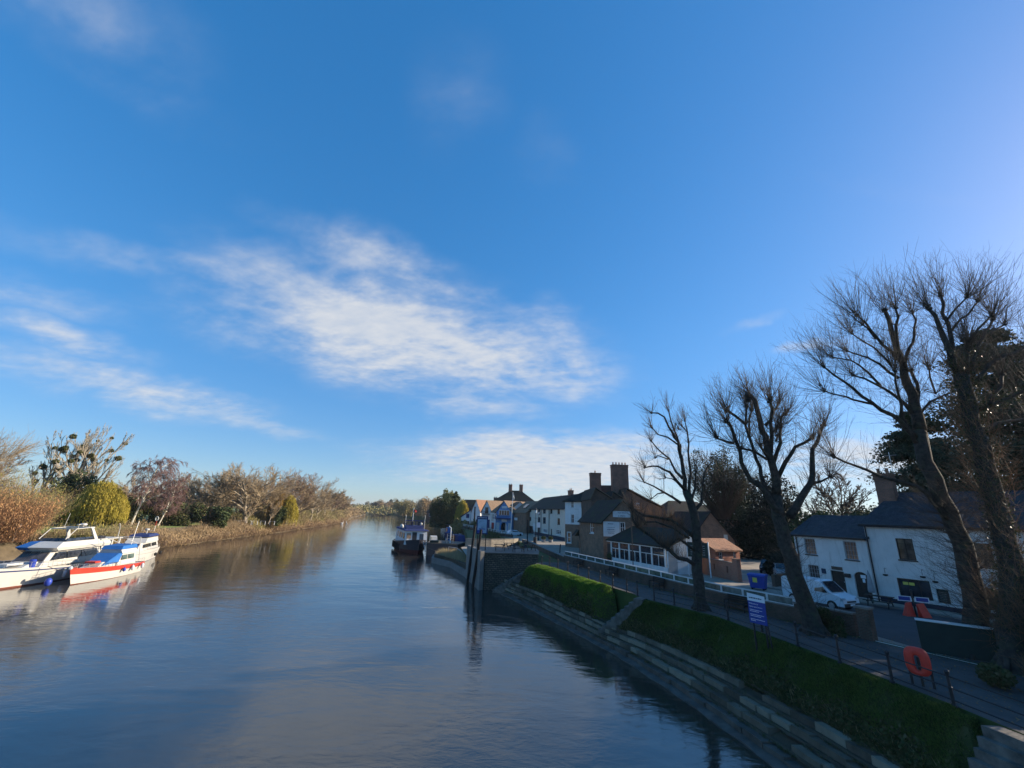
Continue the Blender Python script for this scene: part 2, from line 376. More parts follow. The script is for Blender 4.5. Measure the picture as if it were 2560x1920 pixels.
mt['willow'] = leafmat('yellow_willow', [(.26, .22, .04), (.46, .38, .06), (.36, .27, .05)], .8, .25, scale=.3)
mt['olive'] = leafmat('olive_scrub', [(.10, .11, .035), (.25, .23, .06), (.36, .31, .09)], .85, .1, scale=.3)
mt['orangel'] = leafmat('orange_willow', [(.35, .2, .06), (.48, .30, .08), (.4, .3, .07)], .8, .2, scale=.3)
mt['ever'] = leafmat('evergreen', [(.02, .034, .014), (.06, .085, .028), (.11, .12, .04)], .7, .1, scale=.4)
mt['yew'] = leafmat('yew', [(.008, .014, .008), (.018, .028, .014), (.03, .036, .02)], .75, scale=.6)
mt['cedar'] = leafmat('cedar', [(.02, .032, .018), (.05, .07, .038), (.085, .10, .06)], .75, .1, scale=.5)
mt['ivy'] = leafmat('ivy', [(.02, .03, .01), (.05, .06, .02), (.10, .09, .035)], .45, .1, scale=1.)
mt['mist'] = leafmat('mistletoe', [(.04, .055, .015), (.1, .11, .03), (.14, .12, .04)], .8, .1)
mt['grass'] = leafmat('bank_grass', [(.035, .052, .013), (.085, .135, .028), (.16, .22, .05)], .7, .45, scale=.5)
mt['under'] = leafmat('bank_under', [(.035, .045, .016), (.075, .09, .03), (.12, .10, .05)], .85, .15, scale=.7)
mt['dead'] = leafmat('dead_grass', [(.22, .17, .09), (.42, .34, .19), (.34, .26, .14)], .9, .2, scale=.5)
mt['glassd'] = glassmat('window_glass', (.012, .014, .018)); mt['glassb'] = glassmat('dim_glass', (.05, .04, .035))
mt['glassg'] = glassmat('green_glass', (.04, .06, .055), .05)
mt['hull'] = M('white_hull', (.50, .485, .44), .35, .06, 1.5, spec=.5, bstr=.02, dirt=(.62, .58, .48))
mt['hullr'] = M('red_hull_band', (.42, .045, .025), .35, .15, 1., spec=.5, bstr=.02)
mt['hulld'] = M('dark_boot', (.16, .05, .03), .5, .2, 1., bstr=.05)
mt['navy'] = M('navy_canvas', (.02, .035, .12), .8, .2, 2.); mt['blue'] = M('blue_canvas', (.02, .12, .36), .75, .15, 2.)
mt['bargeb'] = M('barge_black', (.018, .02, .03), .4, .3, 1., spec=.5); mt['barger'] = M('barge_red', (.10, .022, .018), .6, .35, 1.5)
mt['steel'] = M('steel', (.55, .55, .55), .3, .1, 3., metal=.9, bstr=.05); mt['rubber'] = M('rubber', (.015, .015, .015), .8, .2, 3.)
mt['fend'] = M('fender_blue', (.03, .06, .35), .4, .1, 3.); mt['fendw'] = M('fender_pale', (.5, .52, .56), .4, .1, 3.)
mt['grey'] = M('grey_paint', (.28, .29, .3), .6, .15, 2.); mt['canopyg'] = M('grey_canopy', (.48, .48, .46), .7, .12, 2.)
mt['red'] = M('red_paint', (.5, .045, .03), .5, .12, 3.); mt['orange'] = M('orange_red_plastic', (.68, .05, .03), .45, .12, 6.)
mt['signb'] = M('sign_blue', (.025, .05, .26), .5, .08, 3., bstr=0); mt['binb'] = M('bin_blue', (.03, .06, .30), .45, .12, 3., bstr=.05)
mt['bhouse'] = M('blue_boards', (.11, .25, .48), .7, .12, 2.); mt['pot'] = M('terracotta', (.36, .17, .1), .85, .2, 3.)
mt['ink'] = M('ink', (.03, .05, .09), .8, .1, 3., bstr=0); mt['inkw'] = M('white_ink', (.7, .72, .75), .8, .05, 3., bstr=0)
mt['dgreen'] = M('dark_green_panel', (.012, .03, .026), .6, .25, 2.); mt['car'] = M('car_white', (.66, .70, .74), .22, .05, 1., spec=.6, bstr=0)
mt['carb'] = M('car_dark', (.015, .018, .028), .2, .2, 1., spec=.6, bstr=0); mt['skin'] = M('skin', (.45, .26, .19), .6, .1, 5., bstr=0)
mt['yellow'] = M('yellow_label', (.6, .55, .1), .6, .1, 3., bstr=0); mt['ydark'] = M('dark_blinds', (.3, .2, .13), .8, .3, 6.)
mt['wgrey'] = M('white_painted_brick', (.60, .62, .62), .75, .1, 1.5); mt['lampg'] = glassmat('lamp_glass', (.3, .32, .34), .2)
mt['litter'] = M('bank_litter', (.15, .115, .07), .95, .4, .8, bstr=.6, obj=False, dirt=(.09, .08, .04))

def rind(*a): pass
mt['grassl'] = leafmat('mound_grass', [(.05, .09, .015), (.13, .24, .03), (.24, .36, .06)], .7, .5, scale=.5)
# ---------------- setting: water, ground ----------------
def polysheet(name, pts, z, mat, skirt=None, skirt_n=None):
    from mathutils.geometry import tessellate_polygon
    P = [Vector((p[0], p[1], z)) for p in pts]; T = tessellate_polygon([P])
    mb = MB(); mb.v = [tuple(p) for p in P]; mb.f = [tuple(t) for t in T]
    for i, t in enumerate(mb.f):
        a, b, c = [P[j] for j in t]
        if (b-a).cross(c-a).z < 0: mb.f[i] = t[::-1]
    mb.m = [0]*len(mb.f)
    if skirt is not None:
        for i in range(skirt_n-1):
            a, b = P[i], P[i+1]; mb.face([a, b, Vector((b.x, b.y, skirt)), Vector((a.x, a.y, skirt))])
    o = mb.build(name, mat); o['kind'] = 'structure'; return o
def plerp(pl, y):
    "x on a polyline (sorted by y)"
    for i in range(len(pl)-1):
        if pl[i][1] <= y <= pl[i+1][1]:
            t = (y-pl[i][1])/(pl[i+1][1]-pl[i][1]); return pl[i][0]*(1-t)+pl[i+1][0]*t
    return pl[0][0] if y < pl[0][1] else pl[-1][0]
# water material
m, nt, b = newmat('river_water', .012, 0, 1.); b.inputs['IOR'].default_value = 1.5
p = pos(nt); c_ = ramp(nt, [(.35, (.034, .034, .030)), (.65, (.050, .045, .035))], noise(nt, .05, p, 3)); nt.links.new(c_, b.inputs['Base Color'])
mp = nd(nt, 'ShaderNodeMapping', inp={3: (.55, 1., 1.)}); mp.inputs['Rotation'].default_value = (0, 0, .25); nt.links.new(p, mp.inputs[0])
wp = nd(nt, 'ShaderNodeTexNoise', inp={'Scale': .35, 'Detail': 3., 'Distortion': .6}); nt.links.new(mp.outputs[0], wp.inputs['Vector'])
w2 = nd(nt, 'ShaderNodeTexNoise', inp={'Scale': 2.2, 'Detail': 5., 'Roughness': .62, 'Distortion': .9}); nt.links.new(mp.outputs[0], w2.inputs['Vector'])
patch = ramp(nt, [(.38, (.35,)*3), (.62, (1.1,)*3)], noise(nt, .07, p, 3))
ml = nd(nt, 'ShaderNodeMath', operation='MULTIPLY'); nt.links.new(w2.outputs[0], ml.inputs[0]); nt.links.new(patch, ml.inputs[1])
b1 = nd(nt, 'ShaderNodeBump', inp={'Strength': .22, 'Distance': .20}); nt.links.new(wp.outputs[0], b1.inputs['Height'])
b2 = nd(nt, 'ShaderNodeBump', inp={'Strength': .34, 'Distance': .045}); nt.links.new(ml.outputs[0], b2.inputs['Height']); nt.links.new(b1.outputs[0], b2.inputs['Normal']); w3 = nd(nt, 'ShaderNodeTexNoise', inp={'Scale': 8., 'Detail': 3., 'Distortion': .5}); nt.links.new(mp.outputs[0], w3.inputs['Vector'])
b3 = nd(nt, 'ShaderNodeBump', inp={'Strength': .12, 'Distance': .010}); nt.links.new(w3.outputs[0], b3.inputs['Height']); nt.links.new(b2.outputs[0], b3.inputs['Normal']); nt.links.new(b3.outputs[0], b.inputs['Normal'])
mt['water'] = m
w = MB(); w.face([(-3500, -300, 0), (1200, -300, 0), (1200, 5200, 0), (-3500, 5200, 0)]); o = w.build('river_water', m); o['kind'] = 'structure'

WL = [(12.4, 2), (11.6, 13), (11.1, 19.8), (10.0, 25.8), (8.3, 32.6), (6.5, 37.5), (4.6, 42.5), (1.8, 50), (-1.3, 57.4)]
TL = [(14.9, 2), (14.0, 13), (13.35, 19.8), (12.6, 23.6), (11.7, 27.5), (10.2, 32), (8.1, 36), (6.2, 41), (3.9, 48), (1.2, 54), (-.3, 57.4)]
RL = [(16.3, -40), (15.7, 8), (15.3, 17), (14.9, 20), (14.3, 24), (13.3, 29.4), (12.0, 31.8), (10.6, 34.2), (10.0, 36.8), (8.5, 40.9), (7.2, 45.7), (5.8, 50.6), (4.3, 53.6)]
FL = [(19.0, 25.6), (17.6, 28.4), (15.3, 32.9), (12.8, 41.2), (7.4, 58.1), (6.0, 70), (4.4, 86), (3.2, 94)]
TZ = 1.3
edge = RL+[(4.0, 57.2), (4.4, 62), (4.2, 66), (3.4, 86), (2.6, 100), (-.4, 95.8), (-3.4, 93.8), (-8.2, 93.0), (-9, 104), (-11, 124), (-14, 150), (-20, 195), (-33, 264), (-75, 424), (-190, 760), (-360, 1232), (-900, 2600)]
ground = polysheet('ground', edge+[(-900, 6000), (5000, 6000), (5000, -40)], LZ, mt['verge'], -1., len(edge))
# dock yard behind the landing terrace
polysheet('dock_yard', [(-5.2, 66), (4.3, 64), (3.5, 86), (2.9, 100), (-.4, 96), (-3.2, 94), (-8.3, 93), (-9, 90)], 2.3, mt['yard'], -1., 7)
# street, path, sunlit square: thin sheets over the ground
path = polysheet('riverside_path', [(RL[i][0]+.02, RL[i][1]) for i in range(1, len(RL))]+[(4.1, 57.2), (7.1, 58.1), (12.5, 41.2), (15.0, 32.9), (17.3, 28.4), (18.7, 25.6), (21, 21), (26, 8)], LZ+.004, mt['paving'])
street = polysheet('street', [(7.6, 58.1), (13.0, 41.2), (15.5, 32.9), (17.8, 28.4), (19.2, 25.6), (21.6, 21), (26.6, 8), (70, 8), (70, 60), (30, 150), (-20, 215), (-32, 215), (-14, 155), (2, 106), (3.6, 94), (4.8, 86), (6.4, 70)], LZ+.004, mt['yard'])
rd = polysheet('road', [(20.6, 23.2), (24.6, 14), (29, 12), (33, 26), (29, 35.5), (25, 37.0), (22.0, 33.5), (19.9, 28.0)], LZ+.008, mt['asphalt'])
mb = MB(); a, b_ = onz(1900+955/3.318, 1150+1500/3.318, LZ+.012), onz(1900+1225/3.318, 1150+1562/3.318, LZ+.012)
dv = (b_-a); nn = Vector((-dv.y, dv.x, 0)).normalized()*.06
mb.face([a-nn-dv*.05, b_-nn+dv*3, b_+nn+dv*3, a+nn-dv*.05]); tag(mb.build('road_marking', mt['bwhite']), kind='structure')
mb = MB()      # kerb of the pavement in front of the white houses
fr_ = Fr((27.6, 35.6), (31.0, 29.8)); fr_.box(mb, -8, 12, LZ-.02, LZ+.12, -.0, .16); tag(mb.build('kerb', mt['concrete']), kind='structure')
# left bank
LW = [(-79, -30), (-77, 20), (-74, 50), (-71, 75), (-70, 91), (-75, 122), (-80, 158), (-94, 231), (-107, 292), (-150, 430), (-215, 675), (-345, 1010), (-520, 1500), (-1100, 2700)]
mb = MB(); rows = []
for i in range(len(LW)-1):
    k = 1 if i > 8 else 6
    for j in range(k):
        t = j/k; x = LW[i][0]*(1-t)+LW[i+1][0]*t; y = LW[i][1]*(1-t)+LW[i+1][1]*t; q = random.uniform(-.8, .8)
        rows.append([(x+1.5, y, -1.0), (x+q*.5, y, .15), (x-2.2+q, y, 1.7), (x-5.5+q, y+.5, 3.3), (x-30, y+4, 3.5), (x-160, y+20, 3.9), (x-3000, y+500, 6)])
x, y = LW[-1]; rows.append([(x+1.5, y, -1.0), (x, y, .15), (x-2.2, y, 1.7), (x-5.5, y+.5, 3.3), (x-30, y+4, 3.5), (x-160, y+20, 3.9), (x-3000, y+500, 6)])
mb.grid(rows); nr = len(rows)-1; mb.m = [0 if j >= 3 else 1 for i in range(nr) for j in range(6)]
o = mb.build('left_bank_ground', [mt['field'], mt['litter']], smooth=True); o['kind'] = 'structure'
# distant rise
mb = MB(); rows = []
for i in range(41):
    x = -2600+i*120; h = 26+18*math.sin(i*.37)+8*math.sin(i*1.1)
    rows.append([(x, 3000, -2), (x, 3300, h*.55), (x, 3700, h), (x, 4300, h*.9)])
mb.grid(rows); tag(mb.build('hills', M('far_hills', (.085, .09, .07), .95, .4, .01, bstr=0, obj=False), smooth=True), kind='structure')
# ---------------- stone quay, bank, steps, railing ----------------
def dense(pl, step):
    out = []
    for i in range(len(pl)-1):
        a, b = Vector(pl[i]), Vector(pl[i+1]); n = max(1, int((b-a).length/step))
        out += [a+(b-a)*(j/n) for j in range(n)]
    return out+[Vector(pl[-1])]
r0 = empty('river_wall', (8, 36, 0), 'stepped stone river wall of weathered blocks running along the near quay', 'river wall')
NC = 4; blk = MB(); blw = MB(); core = MB()
def WT(y, k): return plerp(WL, y)*(1-k)+plerp(TL, y)*k
for c in range(NC):
    z0, z1 = c*TZ/NC-.35, (c+1)*TZ/NC
    y = 2+random.random()
    while y < 57.0:
        L = random.uniform(.75, 1.7); y2 = min(y+L, 57.3); g = .018
        k0, k1 = c/NC+.02*c, min(1.1, (c+1)/NC+.14)
        j0, j1, jz = random.uniform(-.07, .05), random.uniform(-.07, .05), random.uniform(-.06, .015)
        if random.random() < .10: jz -= .12
        if random.random() < .05: y = y2; continue
        x00, x01 = WT(y+g, k0)+j0, WT(y2-g, k0)+j1; x10, x11 = WT(y+g, k1), WT(y2-g, k1)
        (blw if c == 0 else blk).hexa([(x00, y+g, z0), (x10, y+g, z0), (x11, y2-g, z0), (x01, y2-g, z0), (x00+.02, y+g, z1+jz), (x10, y+g, z1+jz), (x11, y2-g, z1+jz+random.uniform(-.01, .01)), (x01+.02, y2-g, z1+jz)])
        y = y2
rows = [[(WT(y, 0)+.06, y, -1), (WT(y, 0)+.06, y, .0), (WT(y, 1), y, TZ-.22), (WT(y, 1)+.6, y, TZ-.2)] for y in [2+i*1.5 for i in range(37)]]
core.grid(rows); core.build('rubble_core', mt['soil'], r0); ms = MB()
for c in range(1, NC+1):
    rows = []
    for i in range(140):
        y = 2.2+i*.39; z = c*TZ/NC; k0 = c/NC-.07*random.random()-.03; k1 = min(1.05, c/NC+.05)
        if c < NC or True: rows.append([(WT(y, k0), y, z+.004), (WT(y, (k0+k1)/2), y, z+.05+.03*random.random()), (WT(y, k1)+.05, y, z+.035)])
    ms.grid(rows)
ms.build('moss_ledges', mt['soil'], r0)
blk.build('block_courses', mt['blocki'], r0); blw.build('wet_footing', mt['blockd'], r0)
# low apron at the waterline
ap = MB(); rows = [[(WT(y, 0)-.55, y, -.6), (WT(y, 0)-.5+.06*math.sin(y*2.1), y, .05+.03*math.sin(y*3.3)), (WT(y, 0)+.1, y, .09)] for y in [2+i*.6 for i in range(93)]]
ap.grid(rows); ap.build('apron', mt['blockd'], r0)

def bank_surf(y0, y1, n, prof):
    rows = []
    for i in range(n+1):
        y = y0+(y1-y0)*i/n; e = min(1, min(i, n-i)/1.5)
        xt = WT(y, 1)-.05; xr = plerp(RL, y+.6)-.12; r_ = []
        for k, (t, h) in enumerate(prof):
            zz = TZ-.12+(LZ-TZ+.1)*h; zz = TZ-.25+(zz-TZ+.25)*e+.07*math.sin(i*1.9)*math.sin(k*2.3+i*.7)
            r_.append((xt+(xr-xt)*t+random.uniform(-.05, .05), y+random.uniform(-.05, .05), zz+random.uniform(-.05, .05)))
        rows.append(r_)
    return rows
def scatter(rows, n, lift=0.):
    R_ = np.array(rows); a, b = R_.shape[:2]; i = NR.randint(0, a-1, n); j = NR.randint(0, b-1, n); u, v = NR.rand(n, 1), NR.rand(n, 1)
    P = R_[i, j]*(1-u)*(1-v)+R_[i+1, j]*u*(1-v)+R_[i, j+1]*(1-u)*v+R_[i+1, j+1]*u*v; P[:, 2] += lift
    return P, j+v[:, 0]
def blades(name, P, h, mat, parent=None, lean=.5, w=.02):
    n = len(P); d = NR.normal(size=(n, 3))*lean; d[:, 2] = 1; d /= np.linalg.norm(d, axis=1, keepdims=True)
    hh = h*NR.uniform(.5, 1.4, (n, 1)); s = NR.normal(size=(n, 3)); s[:, 2] *= .2; s /= np.linalg.norm(s, axis=1, keepdims=True); s *= w
    V = np.stack([P-s, P+s, P+d*hh+s*.2], axis=1); F_ = (np.arange(n)*3)[:, None]+np.array([[0, 1, 2]])
    return np_mesh(name, V.reshape(-1, 3), F_, mat, parent)
prof = [(0, 0), (.06, .42), (.16, .8), (.32, 1.0), (.65, 1.1), (1., 1.0)]
prof_near = [(0, 0), (.1, .22), (.3, .46), (.55, .72), (.8, .92), (1., .97)]
for (y0, y1, n, lab) in ((38.0, 53.2, 40, 'clipped green mound of bank grass between the two flights of steps'), (15.3, 35.2, 60, 'rough dark green bank of grass and ivy beside the near railing')):
    rows = bank_surf(y0, y1, n, prof if y0 > 20 else prof_near); mb = MB(); mb.grid(rows)
    o = mb.build('grass_bank', mt['under']); tag(o, lab, 'grass bank', kind='stuff')
    A = (y1-y0)*3.0; P, j = scatter(rows, int(A*(3000 if y0 < 20 else 1700))); P[:, 2] += .05*np.abs(np.sin(P[:, 0]*5+P[:, 1]*3.1)*np.sin(P[:, 1]*4.3))
    edge_ = 1.0+.55*np.sin(P[:, 1]*1.7)*np.sin(P[:, 1]*.61+1)+NR.normal(size=len(P))*.35; top = P[(j > edge_) | (NR.rand(len(P)) < .25)]; side = P[j <= edge_+.5]
    t_ = blades('bank_turf', top[NR.rand(len(top)) < (.5+.5*np.sin(top[:, 1]*2.3)*np.sin(top[:, 0]*3.1+1))+.35], .15 if y0 > 20 else .10, mt['grassl' if y0 > 20 else 'grass'], o, .8, .014 if y0 < 20 else .022)
    t_['kind'] = 'stuff'
    side = side[:int(len(side)*.55)]
    s_ = leaf_mesh('bank_ivy', side+NR.normal(size=side.shape)*.05, .10, mt['under'], o, 1.3); s_['kind'] = 'stuff'
    Q, j = scatter(rows, int(A*60)); k = Q[j < 1.5]
    b_ = blades('dry_stems', k, .34, mt['dead'], o, .7, .012); b_['kind'] = 'stuff'

def steps(name, lab, p0, p1, z0, z1, w, n, mat):
    p0, p1 = Vector(p0), Vector(p1); d = (p1-p0); L = d.length; d.normalize(); q = Vector((-d.y, d.x))
    r = empty(name, (p0.x, p0.y, z0), lab, 'steps'); mb = MB()
    for i in range(n):
        a = p0+d*(L*i/n); c = p0+d*(L+.3); z = z0+(z1-z0)*(i+1)/n; j = random.uniform(-.03, .03)
        A, B, C_, D_ = a-q*(w/2+j), a+q*(w/2-j), c+q*(w/2-.01*i), c-q*(w/2-.01*i)
        mb.hexa([(*A, z-(z1-z0)/n-.25), (*D_, z-(z1-z0)/n-.25), (*C_, z-(z1-z0)/n-.25), (*B, z-(z1-z0)/n-.25), (*A, z), (*D_, z), (*C_, z), (*B, z)])
    mb.build('treads', mat, r); return r
steps('stone_steps', 'stone steps cut through the grass bank up to the path', (7.75, 37.0), (10.35, 35.0), .55, LZ, 1.9, 9, mt['block'])
steps('stone_steps', 'long stone steps at the foot of the dark terrace wall by the slipway', (-1.3, 56.0), (4.0, 55.2), .15, LZ, 1.9, 15, mt['block'])
steps('stone_steps', 'broad worn stone steps in the lower right corner below the railing end', (13.3, 12.6), (15.3, 12.9), 1.2, LZ, 4.9, 8, mt['block'])

# railing
rr = empty('railing', (13.0, 31, LZ), 'black iron railing with ball topped posts along the riverside path', 'railing')
RP = [(4.2, 53.4), (5.0, 52.2), (5.75, 50.4), (6.5, 48.0), (7.2, 45.7), (7.85, 43.5), (8.45, 41.1), (9.1, 39.1), (9.75, 37.1), (10.15, 35.6)]
RP2 = [(10.9, 34.0), (11.8, 32.5), (12.7, 30.8), (13.5, 28.4), (14.1, 25.9), (14.35, 23.3), (14.6, 20.9), (14.95, 18.7), (15.2, 16.6), (15.35, 14.3)]
post = MB(); post.lathe([(.085, 0), (.085, .06), (.055, .1), (.05, .5), (.065, .53), (.065, .57), (.045, .6), (.042, .92), (.06, .95), (.06, .98)], (0, 0, 0), 10); post.ball((0, 0, 1.03), .08, 10)
pme = None
for run in (RP, RP2):
    for i, (x, y) in enumerate(run):
        if pme is None: o = post.build('post', mt['black'], rr, world=False); pme = o
        else: o = pme.copy(); COL.objects.link(o)
        o.location = Vector((x, y, LZ))-Vector(rr.location)
    for h in (.2, .55, .9):
        rl = MB(); rl.tube([(x, y, LZ+h) for x, y in run], .025, 6); rl.build('rail', mt['black'], rr)

# flood wall with glass panels
fw = empty('flood_wall', (12.8, 41.2, LZ), 'low brick flood wall topped with pale framed glass panels along the path', 'flood wall')
mb = MB(); cp = MB()
FW = FL[1:5]
for i in range(len(FL)-1):
    f = Fr(FL[i], FL[i+1]); z1 = 4.12 if 1 <= i < 4 else (4.35 if i == 0 else 3.95)
    f.box(mb, 0, f.L+.02, LZ-.1, z1, -.35, 0)
    if i == 0 or i >= 4: f.box(cp, -.02, f.L+.03, z1, z1+.09, -.42, .07)
    else: f.box(cp, 0, f.L, z1, z1+.05, -.38, .03)
mb.build('brick_base', mt['brickd'], fw); cp.build('coping', mt['concrete'], fw)
z0, z1 = 4.175, 4.66
for i in range(1, 4):
    f = Fr(FL[i], FL[i+1]); n = round(f.L/1.9)
    for k in range(n):
        a, c = f.L*k/n, f.L*(k+1)/n; mb = MB()
        f.box(mb, a+.0, a+.13, z0-.0, z1, -.24, -.12); f.box(mb, a+.13, c, z1-.07, z1, -.22, -.14); f.box(mb, a+.13, c, z0, z0+.05, -.22, -.14)
        o = mb.build('glass_panel', mt['wgrey'], fw); g = MB(); f.box(g, a+.13, c, z0+.05, z1-.07, -.19, -.17); g.build('pane', mt['glassg'], o)
pr = empty('brick_pier', (19.2, 25.1, LZ), 'tall mossy brick pier at the end of the low flood wall', 'pier')
mb = MB(); mb.box((19.25, 25.05, LZ+.75), (.55, .55, 1.5), .5); mb.build('shaft', mt['brickd'], pr)
mb = MB(); mb.box((19.25, 25.05, LZ+1.53), (.68, .68, .1), .5); mb.build('cap', mt['concrete'], pr)
# gate opening: second wall with dark green flood panel
f = Fr((20.3, 23.2), (26.0, 18.6)); fp = empty('flood_panel', f.P(0, LZ), 'dark green flood barrier panel standing across the road entrance', 'flood barrier')
mb = MB(); f.box(mb, 0, 3.3, LZ, LZ+1.35, -.3, 0); mb.build('panel', mt['dgreen'], fp)
mb = MB(); f.box(mb, -.02, 3.32, LZ+1.35, LZ+1.41, -.34, .04); mb.build('top_rail', mt['wgrey'], fp)
fq = empty('glass_flood_wall', f.P(3.4, LZ), 'short flood wall with pale framed glass beside the dark green barrier', 'flood wall')
mb = MB(); f.box(mb, 3.36, 9., LZ, LZ+.85, -.3, 0); mb.build('brick_base', mt['brickd'], fq)
for k in range(3):
    a = 3.4+k*1.85; mb = MB(); f.box(mb, a, a+.16, LZ+.86, LZ+1.4, -.2, -.08); f.box(mb, a+.16, a+1.85, LZ+1.33, LZ+1.4, -.19, -.1); f.box(mb, a+.16, a+1.85, LZ+.86, LZ+.91, -.19, -.1)
    o = mb.build('glass_panel', mt['wgrey'], fq); g = MB(); f.box(g, a+.16, a+1.85, LZ+.91, LZ+1.33, -.155, -.135); g.build('pane', mt['glassg'], o)

# landing terrace (slipway wall) and piles
tr = empty('terrace_wall', (0, 57.5, 0), 'tall dark rubble terrace wall rising from the water behind the long steps', 'wall')
TZ2 = 4.25; mb = MB(); mb.prism([(-2.6, 57.0), (4.0, 57.3), (4.4, 62), (4.3, 66), (-5.0, 66.5)], -1, TZ2-.12); mb.build('masonry', mt['stone'], tr)
mb = MB(); mb.prism([(-2.72, 56.88), (4.06, 57.18), (4.5, 62), (4.4, 66.1), (-5.2, 66.6)], TZ2-.12, TZ2); mb.build('coping', mt['blockd'], tr)
wg = MB(); wg.prism([(-3.15, 56.2), (-2.68, 56.7), (-5.25, 66.7), (-5.75, 66.4)], -1, TZ2+.16); wgo = wg.build('concrete_quay_wall', mt['concrete']); tag(wgo, 'pale concrete river wall face between the tall black piles', 'wall')
piles = [((-4.15, 57.9), (-3.35, 58.2)), ((-5.15, 62.0), (-4.45, 62.3))]
for k, (a, c) in enumerate(piles):
    mb = MB(); mb.tube([(a[0], a[1], -1.5), (c[0], c[1], 6.9+.45*k)], [.19, .17], 10); o = mb.build('mooring_pile', mt['pile'])
    tag(o, ['leaning black mooring pile nearest the terrace wall, under the notice board', 'leaning black mooring pile on the outer side of the notice board'][k], 'mooring pile', 'tall black piles at the slipway')
f = Fr((-4.1, 60.4), (-2.55, 60.4), (0, -1)); nb = empty('notice_board', (-3.3, 60.4, 6.2), 'framed river notice board fixed high beside the black piles', 'notice board')
mb = MB(); f.box(mb, 0, 1.5, 6.25, 8.55, 0, .12); mb.build('frame', mt['navy'], nb)
mb = MB(); f.box(mb, .14, 1.36, 6.4, 8.15, .12, .135); mb.build('map_panel', M('pale_map', (.33, .42, .52), .6, .35, 1.6, bstr=0), nb)
mb = MB(); f.box(mb, .14, .9, 6.42, 6.75, .136, .142); f.box(mb, .3, 1.2, 6.85, 6.95, .136, .142); mb.build('blue_key', mt['signb'], nb)
mb = MB()
for i in range(7): f.box(mb, .12+i*.18, .24+i*.18, 8.3, 8.38, .122, .13)
mb.build('lettering', mt['inkw'], nb)
for x in (-3.9, -2.8): mb = MB(); mb.tube([(x, 60.5, 4.2), (x, 60.5, 6.3)], .06, 8); mb.build('leg', mt['pile'], nb)
# stone jetty in front of the barge
jt = empty('stone_jetty', (-9, 80, 0), 'low stone jetty reaching out towards the moored barge', 'jetty')
mb = MB(); mb.prism([(-5.7, 66.4), (-5.0, 67), (-7.0, 92), (-10, 93.5), (-14.2, 89), (-13.5, 83), (-9.3, 77.3)], -1, .9); mb.build('wall', mt['concrete'], jt)
mb = MB(); mb.prism([(-5.9, 68), (-5.2, 68), (-7.3, 91.6), (-10, 93), (-13.8, 88.7), (-13.1, 83.4), (-9.4, 78.2)], .9, 1.45); mb.build('bank', mt['soil'], jt)
P = []
for _ in range(9000):
    y = random.uniform(69, 91); x = random.uniform(-13, -5.5)
    if x > -13.3+.52*max(0, 84-y)+.3 and x < -5.3-.08*(y-68): P.append((x, y, 1.42))
o = blades('dead_grass', np.array(P), .75, mt['dead'], None, .45, .02); tag(o, 'tuft of tall dead straw grass along the jetty top', 'grass', kind='stuff')
jr = empty('handrail', (-9.2, 86, 1.4), 'thin grey handrail going down the jetty steps', 'handrail')
mb = MB(); mb.tube([(-10.9, 86, 2.6), (-9.2, 85.2, 2.5), (-7.6, 84, 1.5)], .035, 6); mb.build('rail', mt['steel'], jr)
for x, y, z in ((-10.9, 86, 2.6), (-9.2, 85.2, 2.5)):
    mb = MB(); mb.tube([(x, y, 1.3), (x, y, z)], .035, 6); mb.build('post', mt['steel'], jr)
# sunlit rubble wall round the little green
lw = empty('rubble_wall', (-3, 91, 2.3), 'sunlit pale rubble wall curving round the little green', 'wall')
mb = MB(); pts = [(-8.3, 92.6), (-6.0, 92.4), (-3.2, 93.6), (-.4, 95.6), (1.6, 97.6), (3.0, 100)]
for i in range(len(pts)-1):
    f = Fr(pts[i], pts[i+1]); f.box(mb, -.1, f.L+.1, 1.2, 3.75, -.4, 0)
mb.build('masonry', mt['stonel'], lw)
mb = MB()
for i in range(len(pts)-1):
    f = Fr(pts[i], pts[i+1]); f.box(mb, -.12, f.L+.12, 3.75, 3.85, -.45, .05)
mb.build('coping', mt['concrete'], lw)
# dark brick wall in front of the boathouses
bw = empty('brick_wall', (-6, 135, LZ), 'long dark brick wall with white railing below the boathouses', 'wall')
mb = MB(); wl = MB(); pts = [(1.2, 112), (-3.0, 120), (-7.0, 133), (-12.5, 152), (-19, 176), (-22, 190)]
for i in range(len(pts)-1):
    f = Fr(pts[i], pts[i+1]); f.box(mb, -.05, f.L+.05, 1.5, 4.0, -.4, 0)
    f.box(wl, 0, f.L, 4.65, 4.75, -.25, -.15); f.box(wl, 0, f.L, 4.3, 4.38, -.23, -.17)
    n = int(f.L/2.4)
    for k in range(n+1): f.box(wl, f.L*k/n-.05, f.L*k/n+.05, 4.0, 4.8, -.25, -.15)
mb.build('masonry', mt['brickd'], bw); wl.build('white_railing', mt['wgrey'], bw)

P = []
for _ in range(5200):
    y = random.uniform(13, 56)**1.0; x = plerp(RL, y)+random.random()**.8*(plerp(FL, max(25.6, y))-plerp(RL, y)+(3 if y < 26 else 0))*.97; P.append((x, y, LZ+.02))
n = len(P); a = NR.rand(n)*6.28; sz = NR.uniform(.02, .055, (n, 1)); U = np.stack([np.cos(a), np.sin(a), NR.normal(size=n)*.3], 1)*sz; W2 = np.stack([-np.sin(a), np.cos(a), NR.normal(size=n)*.3], 1)*sz*.6; P = np.array(P)
V = np.stack([P-U, P-W2, P+U, P+W2], 1); o = np_mesh('fallen_leaves', V.reshape(-1, 3), (np.arange(n)*4)[:, None]+np.array([[0, 1, 2, 3]]), leafmat('dry_leaf', [(.08, .045, .02), (.2, .11, .045), (.26, .17, .08)], .9)); tag(o, 'dry fallen leaves scattered over the riverside path', kind='stuff')

